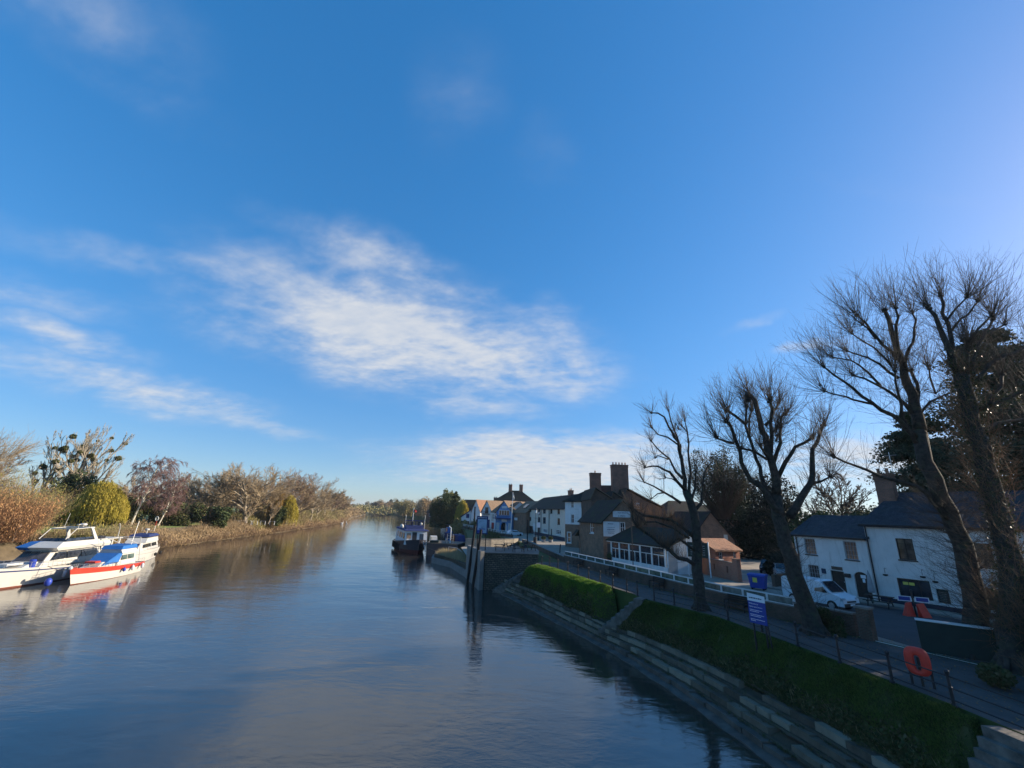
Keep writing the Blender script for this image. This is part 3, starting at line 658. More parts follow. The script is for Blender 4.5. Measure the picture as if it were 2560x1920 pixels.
P = []
for _ in range(900):
    y = random.uniform(6, 57); c = random.choice((1, 2, 3, 4)); k = c/NC+random.uniform(-.12, .02)
    for _ in range(random.randint(4, 16)): P.append((WT(y, k)+random.gauss(0, .06), y+random.gauss(0, .08), c*TZ/NC+.0))
o = blades('weeds', np.array(P), .13, mt['under'], None, .8, .016); tag(o, 'small weeds and grass growing in the joints of the river wall', kind='stuff')
# ---------------- buildings ----------------
def drain(f, root, s, z0, z1, d=.09, r=.05, mat=None):
    mb = MB(); mb.tube([f.P(s, z1, d), f.P(s, z0, d)], r, 6); mb.build('drainpipe', mat or mt['black'], root)
def gutter(f, root, s0, s1, z, d=.34, mat=None):
    mb = MB(); mb.tube([f.P(s0, z, d), f.P(s1, z, d)], .065, 6); mb.build('gutter', mat or mt['black'], root)
def inkbars(mb, f, s0, s1, z, h, d, n=4):
    s = s0
    while s < s1-.05:
        w = random.uniform(.6, 1.8)*h; f.box(mb, s, min(s1, s+w), z, z+h*random.uniform(.75, 1), d, d+.006); s += w+h*.35
# --- low white house ---
f = Fr((30, 37.4), (28.0, 43.4), (-1, 0)); R = empty('white_cottage', f.P(3, LZ), 'low two storey white cottage with blue grey slate roof behind the van', 'house')
ops = [(4.45, 5.5, 6.3, 7.7), (.85, 1.9, 6.2, 7.68), (4.5, 5.5, 3.98, 5.4), (2.3, 3.45, 3.32, 5.15), (.35, 1.5, 3.32, 5.3)]
wb = MB(); body(wb, f, 0, 6.5, 7, LZ-.1, 8.15, ops); 
rf = roof(f, 0, 6.5, 7, 8.15, 9.9, 'par', root=R, mat=mt['slate'], wallmb=wb, ov=.28); wb.build('wall', mt['white'], R)
for i, o in enumerate(ops[:3]): window(f, R, o, 4, 4, mt['grey'], mt['glassb'], sillm=mt['woodd'])
def door(f, R, op, mat, arch=False, d=-.12):
    a, b, c, e = op; mb = MB(); f.box(mb, a, b, c, e, d-.05, d)
    for i in range(4): s = a+.08+(b-a-.16)*i/4; f.box(mb, s+.02, s+(b-a-.16)/4-.02, c+.06, e-.08, d, d+.02)
    o = mb.build('door', mat, R); h = MB(); h.ball(f.P(a+.12, c+1.0, d+.06), .04, 8); h.build('handle', mt['steel'], o); return o
door(f, R, ops[3], mt['woodd']); door(f, R, ops[4], mt['woodd'])
mb = MB()     # arched head fills the corners of the opening
for sgn, s0 in ((1, .35), (-1, 1.5)):
    pts = [f.P(s0, 5.31, .01)]+[f.P(.925-sgn*.575*math.cos(t), 4.86+.45*math.sin(t), .01) for t in [k*PI/2/6 for k in range(7)]]
    mb.extr(pts, f.P(0, 0, -.13)-f.P(0, 0, 0))
mb.build('door_arch', mt['white'], R)
for q in ((.62, 1.02, 4.82, 5.08), (.72, .92, 4.5, 4.78)): mb = MB(); f.box(mb, *q, -.10, -.09); mb.build('door_notice', mt['inkw'], R)
mb = MB(); f.box(mb, 2.35, 3.3, 5.22, 5.5, 0, .02); mb.build('name_board', mt['brickd'], R)
mb = MB(); f.box(mb, 3.85, 4.25, 4.78, 5.2, 0, .03); mb.build('plaque', mt['ink'], R)
gutter(f, R, -.1, 6.6, 7.98); drain(f, R, 6.2, LZ, 7.95)
mb = MB(); f.box(mb, 1.75, 2.1, 4.75, 5.05, .0, .28); mb.build('wall_lamp', mt['black'], R)
# --- tall white house ---
f = Fr((30.02, 37.36), (33.3, 31.7), (-1, -.3)); R = empty('white_house', f.P(4, LZ), 'taller white painted house with wide shop window and steep slate roof', 'house')
ops = [(1.95, 3.0, 6.58, 8.15), (1.5, 3.45, 3.85, 5.2), (3.72, 4.4, 3.8, 4.75), (6.2, 7.2, 6.55, 8.1), (6.3, 7.4, 3.9, 5.2)]
wb = MB(); body(wb, f, 0, 10.5, 8, LZ-.1, 9.3, ops); roof(f, 0, 10.5, 8, 9.3, 11.9, 'par', root=R, mat=mt['slate'], wallmb=wb, ov=.3, hipa=1.1); wb.build('wall', mt['white'], R)
window(f, R, ops[0], 2, 4, mt['woodd'], mt['glassb']); window(f, R, ops[3], 2, 4, mt['woodd'], mt['glassb']); window(f, R, ops[4], 2, 2, mt['woodd'], mt['glassd'])
w = window(f, R, ops[1], 3, 1, mt['woodd'], mt['glassd'], fw=.09, name='shop_window', sillm=mt['white'])
q = MB(); f.box(q, 1.8, 2.5, 4.75, 4.95, -.125, -.12); q.build('window_lettering', mt['yellow'], w)
mb = MB(); f.box(mb, 3.76, 4.36, 3.84, 4.71, -.11, -.02); o = mb.build('menu_board', mt['dgreen'], R)
mb = MB()
for k in range(6): inkbars(mb, f, 3.84, 4.26, 3.96+k*.11, .025, -.018)
mb.build('lettering', mt['grey'], o)
mb = MB(); f.box(mb, .2, 10.4, LZ-.05, LZ+.32, 0, .03); mb.build('plinth', mt['plinth'], R)
gutter(f, R, -.2, 10.6, 9.12); drain(f, R, .12, LZ, 9.1, .12, .055)
for s, z in ((.95, 5.35), (3.25, 5.5), (3.9, 5.25)):
    mb = MB(); mb.tube([f.P(s, z+.45, 0), f.P(s, z+.5, .35), f.P(s, z+.12, .35)], .015, 5); mb.lathe([(.05, 0), (.16, .04), (.17, .14)], f.P(s, z-.1, .35), 8); mb.build('hanging_basket', mt['woodd'], R)
p = f.P(1.0, 0, -3.2); chimney(R, (p.x, p.y), 1.25, .75, 10.6, 13.5, f.rz, mt['brick'], mt['pot'], 2)
mb = MB(); mb.tube([f.P(1.6, 11.5, -3.6), f.P(1.6, 15.4, -3.6)], .025, 5); mb.tube([f.P(1.2, 15.1, -3.6), f.P(2.1, 15.1, -3.6)], .012, 4); mb.build('aerial', mt['steel'], R)
# --- riverside pub ---
R = empty('riverside_pub', (14, 72, LZ), 'rambling brick pub with white upper storeys, big chimneys and mossy tile roofs', 'pub')
f = Fr((11.55, 70.7), (13.4, 62.4), (-1, 0)); g = Fr((13.4, 62.4), (19.4, 63.2), (0, -1))
ops = [(5.0-1.1, 5.5, 6.66, 8.25)]
ops = [(3.95, 5.35, 6.65, 8.2)]; gops = [(2.5, 3.3, 6.85, 8.4)]
wb = MB(); wallface(wb, f, 0, f.L, LZ-.1, 8.42, ops); wallface(wb, g, 0, 6.05, LZ-.1, 8.42, gops)
a, b_ = g.P(6.05, LZ-.1), g.P(6.05, 8.42); far = f.P(0, 0).to_2d()+g.u*6.05
wb.face([a, Vector((far.x, far.y, LZ-.1)), Vector((far.x, far.y, 8.42)), b_]); wb.face([f.P(0, LZ-.1), Vector((far.x, far.y, LZ-.1)), Vector((far.x, far.y, 8.42)), f.P(0, 8.42)])
rb = MB(); ap0 = g.P(3.0, 11.5, .25); ap1 = Vector((0, 0, 0)); ap1.xy = f.P(0, 0).to_2d()+g.u*3.0; ap1.z = 11.5
e0, e1 = g.P(-.35, 8.2, .3), Vector((*(f.A+f.n*.35+f.u*-.2), 8.2)); slab(rb, [e0, ap0, ap1, e1], .16)
slab(rb, [ap0, g.P(6.4, 8.2, .3), Vector((far.x+.35, far.y, 8.2)), ap1], .16)
wb.face([g.P(0, 8.4), g.P(6.05, 8.4), g.P(3.0, 11.35)])
rb.build('wing_roof', mt['tiled'], R); wb.build('wing_wall', mt['brickb'], R)
mb = MB(); mb.extr([g.P(3.0, 11.6, .32), g.P(2.55, 11.0, .32), g.P(2.55, 10.8, .32), g.P(3.0, 11.38, .32)], g.P(0, 0, .05)-g.P(0, 0, 0)); mb.extr([g.P(3.0, 11.6, .32), g.P(3.0, 11.38, .32), g.P(5.3, 9.1, .32), g.P(5.3, 9.3, .32)], g.P(0, 0, .05)-g.P(0, 0, 0)); mb.build('bargeboard', mt['wood'], R)
window(f, R, ops[0], 2, 2, mt['bwhite'], mt['glassd'], fw=.16, bar=.05); window(g, R, gops[0], 2, 2, mt['bwhite'], mt['glassd'], fw=.12, bar=.04)
mb = MB(); g.box(mb, .05, 2.42, 6.42, 8.4, .01, .05); sb = mb.build('painted_sign', mt['wgrey'], R)
text('FOOD', .32, mt['ink'], sb, g, (1.15, 6.75), .054)
mb = MB(); inkbars(mb, g, .6, 1.75, 7.1, .05, .052); inkbars(mb, g, .6, 1.7, 7.3, .09, .052); inkbars(mb, g, .55, 1.75, 7.58, .05, .052); inkbars(mb, g, .7, 1.5, 8.05, .1, .052); mb.build('lettering', mt['ink'], sb)
mb = MB(); g.box(mb, 1.5, 4.1, 9.02, 9.85, .01, .05); sb = mb.build('gable_sign', mt['wgrey'], R)
text('FINE WINES', .24, mt['ink'], sb, g, (2.85, 9.55), .054); text('& SPIRITS', .26, mt['ink'], sb, g, (2.8, 9.12), .054)
drain(f, R, -.05, LZ, 8.3, .1)
mb = MB(); mb.hexa([f.P(-1.4, 6.0, .05), f.P(-.1, 6.0, .05), f.P(-.1, 6.0, .9), f.P(-1.4, 6.0, .9), f.P(-1.3, 6.9, 0), f.P(-.1, 6.9, 0), f.P(-.1, 6.95, .1), f.P(-1.3, 6.95, .1)]); mb.build('porch_roof', mt['tiled'], R)
# white rendered block: upper storeys rendered, brick below
h = Fr((11.4, 87.0), (15.95, 82.45), (-1, -1)); ops = [(1.3, 2.0, 10.45, 11.7), (3.7, 4.4, 10.45, 11.6), (1.3, 2.05, 7.65, 9.3), (3.75, 4.5, 7.65, 9.2), (.25, 1.35, 4.0, 6.05)]
w1 = MB(); wallface(w1, h, -.1, 6.4, 7.42, 11.9, ops[:4]); P = h.P
w1.face([P(6.4,7.42), P(6.4,7.42,-9), P(6.4,11.9,-9), P(6.4,11.9)]); w1.face([P(-.1,7.42,-9), P(-.1,7.42), P(-.1,11.9), P(-.1,11.9,-9)]); w1.build('rendered_wall', mt['bwhite'], R)
w2 = MB(); wallface(w2, h, -.1, 9.5, LZ-.1, 7.42, ops[4:]); w2.face([P(-.1,LZ-.1,-9), P(-.1,LZ-.1), P(-.1,7.42), P(-.1,7.42,-9)]); w2.face([P(9.5,LZ-.1), P(9.5,LZ-.1,-9), P(9.5,7.42,-9), P(9.5,7.42)])
h.quad(w2, 6.4, 9.5, 7.42, 11.9, -.02); w2.build('brick_wall', mt['brickb'], R)
for o in ops[:4]: window(h, R, o, 2, 2, mt['bwhite'], mt['glassd'], fw=.1, bar=.04)
window(h, R, ops[4], 1, 2, mt['bwhite'], mt['glassb'], fw=.2, bar=.06)
mb = MB(); inkbars(mb, h, 2.3, 3.3, 7.95, .28, .004); inkbars(mb, h, 2.3, 3.3, 8.5, .08, .004); inkbars(mb, h, 2.3, 3.3, 8.75, .12, .004); inkbars(mb, h, 2.4, 3.2, 9.15, .08, .004); inkbars(mb, h, 2.3, 3.2, 10.2, .12, .004); mb.build('lettering', mt['canopyg'], R)
# pyramid main roof over the white block and roofs behind
rb = MB(); A_, B_ = P(-.5, 11.75, .4), P(6.9, 11.75, .4); C_, D_ = P(12.5, 11.75, -10), P(-.5, 11.75, -10); r0_, r1_ = P(4.8, 15.0, -4.2), P(10.0, 14.9, -5.0)
for q in ([A_, B_, r0_], [B_, C_, r1_, r0_], [C_, D_, r0_, r1_], [D_, A_, r0_]): slab(rb, q, .18)
rb.build('main_roof', mt['tiled'], R)
p = P(6.0, 0, -1.6); chimney(R, (p.x, p.y), 1.95, 1.5, 12.4, 17.1, .0, mt['brick'], mt['pot'], 1)
# rear ranges: two gables facing the river bend and the tall chimney range
def gpoly(R, nm, pts, y, back, slopes, wm, rm, verge=True):
    wb = MB(); wb.extr([(x, y+(x-14)*.06, z) for x, z in pts], (0, back, 0)); wb.build(nm, wm, R)
    rb = MB()
    for (x0, z0_), (x1, z1_) in slopes: rb.extr([(x0, y-.3+(x0-14)*.06, z0_+.1), (x1, y-.3+(x1-14)*.06, z1_+.1), (x1, y+back, z1_+.1), (x0, y+back, z0_+.1)], (0, 0, .16))
    rb.build('rear_roof', rm, R)
    if verge:
        vb = MB()
        for (x0, z0_), (x1, z1_) in slopes: vb.extr([(x0, y-.36+(x0-14)*.06, z0_+.12), (x1, y-.36+(x1-14)*.06, z1_+.12), (x1, y-.36+(x1-14)*.06, z1_+.28), (x0, y-.36+(x0-14)*.06, z0_+.28)], (0, .05, 0))
        vb.build('verge_board', mt['wood'], R)
gpoly(R, 'rear_gable', [(14.1, LZ), (17.55, LZ), (17.55, 12.0), (14.85, 13.5), (14.1, 11.9)], 74.2, 11, [((13.95, 11.6), (14.85, 13.55)), ((14.85, 13.55), (17.7, 11.85))], mt['brickd'], mt['tiled'])
gpoly(R, 'rear_gable', [(17.6, LZ), (19.7, LZ), (19.7, 12.0), (17.95, 13.0), (17.6, 12.2)], 74.6, 11, [((17.55, 11.9), (17.95, 13.05)), ((17.95, 13.05), (19.9, 11.85))], mt['brickd'], mt['tiled'])
gpoly(R, 'chimney_range', [(19.75, LZ), (26.2, LZ), (26.2, 10.8), (23.2, 12.0), (20.3, 13.6), (19.75, 12.2)], 74.4, 12, [((19.6, 11.8), (20.3, 13.65)), ((20.3, 13.65), (26.5, 10.7))], mt['brick'], mt['tiled'])
k_ = Fr((19.75, 74.7), (26.2, 75.05), (0, -1)); window(k_, R, (1.7, 2.6, 10.55, 11.45), 4, 3, mt['bwhite'], mt['glassd'], fw=.07, rev=-.09, sill=False)
chimney(R, (20.6, 80.3), 2.9, 1.5, 12.5, 18.4, .05, mt['brick'], mt['pot'], 5)
# conservatory range
c = Fr((13.95, 60.2), (17.65, 49.5), (-1, 0)); wb = MB(); L = c.L
c.box(wb, 0, L, LZ-.05, 3.95, -.12, 0); 
xs = [0, 1.9, 4.05, 6.3, 8.5, 10.75, L]
for s in [0, 1.9, 4.05, 6.3, 8.5, 10.8]: c.box(wb, s-.09, s+.12, 3.95, 5.85, -.1, .04)
c.box(wb, -.9, L+.1, 5.85, 6.08, -.12, .1)
cons = wb.build('glazed_front', mt['bwhite'], R)
mb = MB()
for i in range(5):
    a, b_ = xs[i]+.12, xs[i+1]-.09; c.box(mb, a, b_, 5.08, 5.15, -.08, 0); c.box(mb, (a+b_)/2-.03, (a+b_)/2+.03, 3.95, 5.08, -.07, -.005)
mb.build('glazing_bars', mt['bwhite'], cons)
for i in range(5):
    mb = MB(); c.quad(mb, xs[i]+.1, xs[i+1]-.07, 3.95, 5.85, -.06); mb.build('pane', mt['glassd'], cons)
rb = MB(); slab(rb, [c.P(-1.0, 6.1, .2), c.P(L+.2, 6.1, .2), c.P(L+.2, 7.9, -4.2), c.P(-1.0, 7.9, -4.2)], .15); rb.build('lean_to_roof', mt['tiled'], R)
wb = MB(); q0, q1 = c.P(L, 0), c.P(L, 0, -4.0); e_ = Fr((q0.x, q0.y), (q1.x, q1.y), (0, -1)); wb.face([e_.P(0, LZ), e_.P(4.0, LZ), e_.P(4.0, 7.7), e_.P(0, 6.0)])
wb.extr([e_.P(0, LZ, .0), e_.P(1.2, LZ, .0), e_.P(1.2, 6.4, .0), e_.P(0, 5.9, .0)], e_.P(0, 0, -.2)-e_.P(0, 0, 0)); wb.build('painted_end_wall', mt['wgrey'], R)
mb = MB(); c.box(mb, -.8, -.15, LZ, 5.6, .0, .1); mb.build('side_door', mt['black'], R)
# --- cream three storey building ---
f = Fr((5.4, 147.8), (13.4, 103.7), (-1, 0)); R = empty('cream_building', f.P(22, LZ), 'long cream three storey building with dark tile roof beside the square', 'building')
ops = [(8, 11, 9.75, 10.65), (8.1, 11, 7.15, 8.2), (19.3, 22, 9.0, 10.55), (25, 27.8, 9.4, 10.6), (25, 28, 6.75, 8.35), (32.3, 34.4, 9.4, 10.55), (38.9, 41, 9.3, 10.5), (38.9, 41, 6.85, 8.3), (25.3, 29.7, 4.35, 5.4), (37.5, 41.7, 4.5, 5.65), (32.9, 34.2, 3.35, 5.6), (7.2, 14, 3.35, 5.6), (19.3, 22, 6.7, 8.3), (19.3, 22, 4.1, 5.6), (3.4, 5.4, 4.2, 5.3)]
wb = MB(); body(wb, f, 0, 44.8, 10, LZ-.1, 10.75, ops); roof(f, 0, 44.8, 10, 10.75, 14.3, 'par', hipa=7, root=R, mat=mt['tiled'], wallmb=wb, ov=.35); wb.build('wall', mt['cream'], R)
for i, o in enumerate(ops):
    if i in (10, 11): 
        d_ = MB(); f.box(d_, o[0], o[1], o[2], o[3], -.2, -.12); d_.build('door', mt['black'] if i == 11 else mt['dgreen'], R)
    else: window(f, R, o, 3 if i in (8, 9) else 2, 3 if i in (8, 9) else 2, mt['bwhite'] if i in (8, 9) else mt['dgreen'], mt['glassb'] if i in (8, 9) else mt['glassd'], fw=.14, bar=.08)
mb = MB(); f.box(mb, 14.2, 44.8, LZ-.05, 4.15, 0, .05); mb.build('plinth', mt['plinth'], R)
for s in (23.3, 31.6): drain(f, R, s, 4.1, 10.6, .1, .09)
p = f.P(34.3, 0, -5); chimney(R, (p.x, p.y), 2.0, .9, 13.4, 15.4, f.rz, mt['brick'], mt['pot'], 2)
# --- boathouses ---
f = Fr((-16.3, 205.7), (-9.4, 172.1), (-1, 0))
g = Fr((-15.1, 186), (-9.6, 181.5), (0, -1)); R = empty('boathouse', g.P(3, LZ), 'narrow white gabled boathouse with one long black slit window', 'boathouse')
wb = MB(); body(wb, g, 0, 5.0, 14, LZ-.1, 9.6, [(1.55, 2.25, 4.6, 11.2-1.7)]); roof(g, 0, 5.0, 14, 9.6, 14.2, 'perp', root=R, mat=mt['tileo'], wallmb=wb, ov=.25); wb.build('wall', mt['bwhite'], R)
mb = MB(); g.box(mb, 1.5, 2.3, 4.55, 11.3, .01, .03); mb.build('slit_window', mt['glassd'], R)
g2 = Fr((-20.9, 193), (-15.4, 188.6), (0, -1)); R = empty('lean_to', g2.P(3, LZ), 'low white lean-to with a dark blue window beside the slit window boathouse', 'outbuilding')
wb = MB(); P = g2.P; wb.extr([P(0, LZ), P(6.6, LZ), P(6.6, 9.6), P(0, 6.2)], P(0, 0, -8)-P(0, 0, 0)); wb.build('wall', mt['bwhite'], R)
mb = MB(); g2.box(mb, 4.2, 6.0, 6.6, 8.3, .01, .05); mb.build('window', mt['navy'], R); mb = MB(); g2.box(mb, .5, 6.2, 3.4, 5.4, .01, .05); mb.build('garage_door', mt['black'], R)
slb = MB(); slab(slb, [P(-.4, 6.3, .4), P(6.8, 9.95, .4), P(6.8, 9.95, -8.4), P(-.4, 6.3, -8.4)], .15); slb.build('roof', mt['navy'], R)
g = Fr((-9.6, 172.3), (-5.4, 166.0), (-1, -1)); g = Fr((-9.7, 168.4), (-5.9, 164.9), (-.6, -1)); R = empty('boathouse', g.P(2, LZ), 'white gabled boathouse with a little balcony window in its gable', 'boathouse')
Lg = g.L; ops = [(1.6, 3.3, 8.7, 10.9), (2.6, 4.4, 3.6, 6.6)]
wb = MB(); body(wb, g, -.2, Lg+.2, 15, LZ-.1, 9.6, [ops[1]]); roof(g, -.2, Lg+.2, 15, 9.6, 13.6, 'perp', root=R, mat=mt['tilet'], wallmb=wb, ov=.3); wb.build('wall', mt['bwhite'], R)
mb = MB(); g.box(mb, 1.7, 3.4, 8.8, 11.0, .01, .06); o = mb.build('balcony_window', mt['dgreen'], R); mb = MB(); g.box(mb, 1.85, 3.25, 8.95, 10.85, .06, .07); mb.build('pane', mt['glassd'], o)
mb = MB(); g.box(mb, .6, 4.4, 8.5, 8.65, 0, 1.0)
for k in range(9): g.box(mb, .6+k*.46, .66+k*.46, 8.65, 9.5, .9, .96)
g.box(mb, .6, 4.4, 9.5, 9.58, .88, .98); mb.build('balcony', mt['woodd'], R)
door(g, R, ops[1], mt['navy'])
mb = MB(); g.box(mb, -1.4, 1.9, 3.5, 6.6, .01, .05); mb.build('blue_doors', mt['bhouse'], R)
# link + blue boathouse
k = Fr((-6.0, 163.5), (-1.2, 150.5), (-1, 0)); R = empty('link_building', k.P(6, LZ), 'long white range with tan tiled roof between white and blue boathouses', 'building')
wb = MB(); body(wb, k, 0, 17, 9, LZ-.1, 9.6, [(4.2, 6.0, 6.9, 8.2)]); roof(k, 0, 17, 9, 9.6, 13.0, 'par', root=R, mat=mt['tilet'], wallmb=wb, ov=.3); wb.build('wall', mt['bwhite'], R)
window(k, R, (4.2, 6.0, 6.9, 8.2), 2, 2, mt['bwhite'], mt['glassd'])
mb = MB(); k.box(mb, .6, 3.4, 6.2, 8.6, .02, .08); mb.build('notice_panel', mt['cream'], R); mb = MB(); k.box(mb, 1.2, 3.8, 3.4, 5.7, .02, .1); mb.build('red_door', mt['red'], R)
g = Fr((-3.9, 150.2), (1.6, 145.6), (-.6, -1)); R = empty('blue_boathouse', g.P(3, LZ), 'blue boarded boathouse with dark arched entrance and gable windows', 'boathouse'); L = g.L
wb = MB(); body(wb, g, 0, L, 14, LZ-.1, 9.4, [(2.3, 5.1, LZ, 6.1)]); roof(g, 0, L, 14, 9.4, 13.2, 'perp', root=R, mat=mt['tilet'], wallmb=wb, ov=.35); wb.build('wall', mt['bhouse'], R)
mb = MB(); g.box(mb, 2.2, 5.2, LZ, 6.2, -1.2, -1.1); mb.build('dark_entrance', mt['black'], R)
mb = MB()
for sgn, s0 in ((1, 2.3), (-1, 5.1)):
    mb.extr([g.P(s0, 6.12, .01), g.P(s0, 5.0, .01), g.P(s0+sgn*.75, 6.12, .01)], g.P(0, 0, -.1)-g.P(0, 0, 0))
mb.build('arch_corner', mt['bhouse'], R)
mb = MB(); g.box(mb, 1.4, 6.0, 8.35, 10.1, .01, .1); o = mb.build('gable_window', mt['bwhite'], R)
for q in range(4): pm_ = MB(); g.box(pm_, 1.55+q*1.12, 2.5+q*1.12, 8.5, 9.95, .1, .11); pm_.build('pane', mt['glassb'], o)
mb = MB(); g.box(mb, 0, L, 7.3, 7.5, 0, 1.6)
for q in range(15): g.box(mb, q*L/14.5, q*L/14.5+.07, 7.5, 8.4, 1.5, 1.57)
g.box(mb, 0, L, 8.4, 8.48, 1.48, 1.6); mb.build('balcony', mt['navy'], R)
mb = MB(); g.box(mb, 2.6, 4.9, 10.6, 11.3, .02, .08); mb.build('gable_board', mt['wgrey'], R); mb = MB(); g.box(mb, 2.7, 4.9, 6.35, 7.1, .02, .08); mb.build('entrance_board', mt['wgrey'], R)
for q in (.4, 5.5): mb = MB(); g.box(mb, q, q+1.4, 3.5, 6.0, .02, .06); mb.build('display_panel', mt['canopyg'], R)
k = Fr((1.9, 146.5), (5.3, 139.5), (-.5, -1)); R = empty('brick_boathouse', k.P(4, LZ), 'brown brick building with tan tile roof and rooflight beside the blue boathouse', 'building')
wb = MB(); body(wb, k, 0, 9, 10, LZ-.1, 9.6); roof(k, 0, 9, 10, 9.6, 13.2, 'par', root=R, mat=mt['tilet'], wallmb=wb, ov=.3); wb.build('wall', mt['brickb'], R)
mb = MB(); mb.extr([k.P(3.6, 10.9, -1.55), k.P(5.6, 10.9, -1.55), k.P(5.2, 12.1, -3.2), k.P(3.2, 12.1, -3.2)], (0, 0, .12)); mb.build('rooflight', mt['glassg'], R)
mb = MB(); k.box(mb, 1.0, 3.2, 7.0, 7.8, .02, .08); mb.build('blue_board', mt['wgrey'], R)
# dark roofs behind
def block(name, lab, c, L, dp, rz, ze, zr, hip, wm, rm, chs=(), cat='house', grp=None):
    u = Vector((math.cos(rz), math.sin(rz))); A = Vector(c)-u*L/2; f = Fr(A, A+u*L, -Vector(c)); R = empty(name, (*c, LZ), lab, cat, grp)
    wb = MB(); body(wb, f, 0, L, dp, LZ-.1, ze); roof(f, 0, L, dp, ze, zr, 'par', hipa=hip, hipb=hip, root=R, mat=rm, wallmb=wb); wb.build('wall', wm, R)
    for (s, top, n) in chs: p = f.P(s, 0, -dp/2); chimney(R, (p.x, p.y), 1.7, 1.1, zr-1, top, f.rz, mt['brick'], mt['pot'], n)
    n = int(L/4); 
    for i in range(n):
        if ze-LZ > 3: s = (i+.5)*L/n; mb = MB(); f.box(mb, s-.6, s+.6, ze-2.3, ze-.7, .01, .06); w = mb.build('window', mt['bwhite'], R); q = MB(); f.box(q, s-.5, s+.5, ze-2.2, ze-.8, .06, .07); q.build('pane', mt['glassd'], w)
    return R
block('tall_house', 'big dark roofed house with two chimneys rising behind the boathouses', (3.0, 205), 22, 14, -.1, 14, 19.8, 8.5, mt['brickd'], mt['tiled'], ((8.3, 22.6, 2), (13.5, 22.6, 2)))
block('long_house', 'long dark roofed range left of the tall chimneyed house', (-12.5, 206), 24, 12, -.1, 10, 14.8, 3, mt['brickd'], mt['tiled'], ((18.0, 16.2, 2),))
block('far_house', 'far brick house roof furthest left above the boathouse roofs', (-34, 230), 16, 10, -.1, 8.5, 13.2, 2, mt['brick'], mt['tile'], ((5, 15.2, 2), (12, 14.6, 2)))
block('terrace_house', 'dark tiled roof seen between the cream building and the pub', (22, 140), 26, 11, -.2, 10, 13.4, 0, mt['brickd'], mt['tiled'], ((8, 15, 2),))
block('town_house', 'low dark roof right of the tall brick chimney', (36, 84), 12, 10, .1, 9.6, 12.6, 3, mt['brickd'], mt['tiled'])
block('town_house', 'slate roofed building behind the small pollard tree with tall pots', (46, 96), 14, 10, .0, 9.4, 12.4, 0, mt['brick'], mt['slate'], ((10, 15.0, 3),))
block('town_house', 'pale brick house with stubby chimney beside the dark yew', (56, 92), 8, 8, .0, 9.0, 11.4, 0, mt['brickb'], mt['tilet'], ((5, 14.3, 2),))
# brick gabled barn and sunlit shed in the yard
k = Fr((28.3, 69), (35.4, 69.5), (0, -1)); R = empty('brick_barn', k.P(3, LZ), 'brown brick gable end rising behind the sunlit shed', 'building')
wb = MB(); body(wb, k, 0, 7, 12, LZ-.1, 6.3); roof(k, 0, 7, 12, 6.3, 10.4, 'perp', root=R, mat=mt['tiled'], wallmb=wb, ov=.25); wb.build('wall', mt['brickb'], R)
mb = MB(); k.box(mb, 5.3, 5.9, 6.2, 7.0, .02, .08); mb.build('gable_vent', mt['cream'], R)
k = Fr((26.4, 57.2), (30.5, 59.2), (0, -1)); R = empty('brick_shed', k.P(2, LZ), 'small sunlit brick shed with tan tiled roof and white windows', 'shed')
ops = [(.55, 1.3, 4.35, 5.2), (3.3, 3.85, 4.3, 5.35)]
wb = MB(); body(wb, k, 0, 4.6, 4.5, LZ-.1, 5.6, ops); roof(k, 0, 4.6, 4.5, 5.6, 6.75, 'par', root=R, mat=mt['tileo'], wallmb=wb, ov=.3); wb.build('wall', mt['brickr'], R)
for o in ops: window(k, R, o, 2, 2, mt['bwhite'], mt['glassd'], fw=.06)
k = Fr((22.1, 51.2), (22.95, 45.5), (-1, 0)); R = empty('garden_wall', k.P(3, LZ), 'red brick yard wall with three tall slots beside the pub', 'wall')
mb = MB(); wallface(mb, k, -.3, 5.8, LZ-.1, 4.95, [(2.0, 2.25, 4.0, 4.6), (4.2, 4.45, 3.95, 4.55)], rev=.2); k.box(mb, -.3, 5.8, LZ-.1, 4.95, -.3, -.2); k.box(mb, 5.3, 6.0, LZ-.1, 5.35, -.35, .06); mb.build('masonry', mt['brickr'], R)
mb = MB(); k.box(mb, -.35, 5.3, 4.95, 5.02, -.34, .04); k.box(mb, 5.22, 6.08, 5.35, 5.43, -.42, .13); mb.build('coping', mt['brickb'], R)
R = empty('menu_sign', (20.9, 48.3, LZ), 'dark menu board on white posts above the red yard wall', 'sign'); k = Fr((19.8, 49.3), (21.6, 47.8), (-1, -1))
mb = MB(); k.box(mb, 0, 2.1, 5.2, 6.7, 0, .08); mb.build('board', mt['dgreen'], R)
mb = MB()
for i in range(5): inkbars(mb, k, .3, 1.8, 5.45+i*.22, .06, .082)
mb.build('lettering', mt['grey'], R); 
for q in (-.1, 2.1): mb = MB(); k.box(mb, q, q+.1, LZ, 6.8, -.02, .1); mb.build('post', mt['wgrey'], R)
k = Fr((25.2, 43.0), (30.0, 46.5), (-1, -1)); R = empty('yard_wall', k.P(2, LZ), 'dark overgrown brick wall behind the blue bin', 'wall')
mb = MB(); k.box(mb, 0, 6, LZ-.1, 4.35, -.3, 0); mb.build('masonry', mt['brickd'], R)
# background houses on the left bank
block('brick_cottage', 'orange brick gable half hidden in the dark hedge at far left', (-107, 111), 7, 7, .9, 6.2, 9.6, 0, mt['brickr'], mt['slate'])
block('brick_house', 'red tiled house behind the dark shrubs and spreading tree', (-110, 160), 13, 9, .2, 7.2, 11.2, 0, mt['brickr'], mt['tileo'])
block('brick_house', 'red roofed house glimpsed through the wide bare trees', (-101, 180), 13, 9, .2, 6.5, 11.0, 0, mt['brickr'], mt['tileo'])
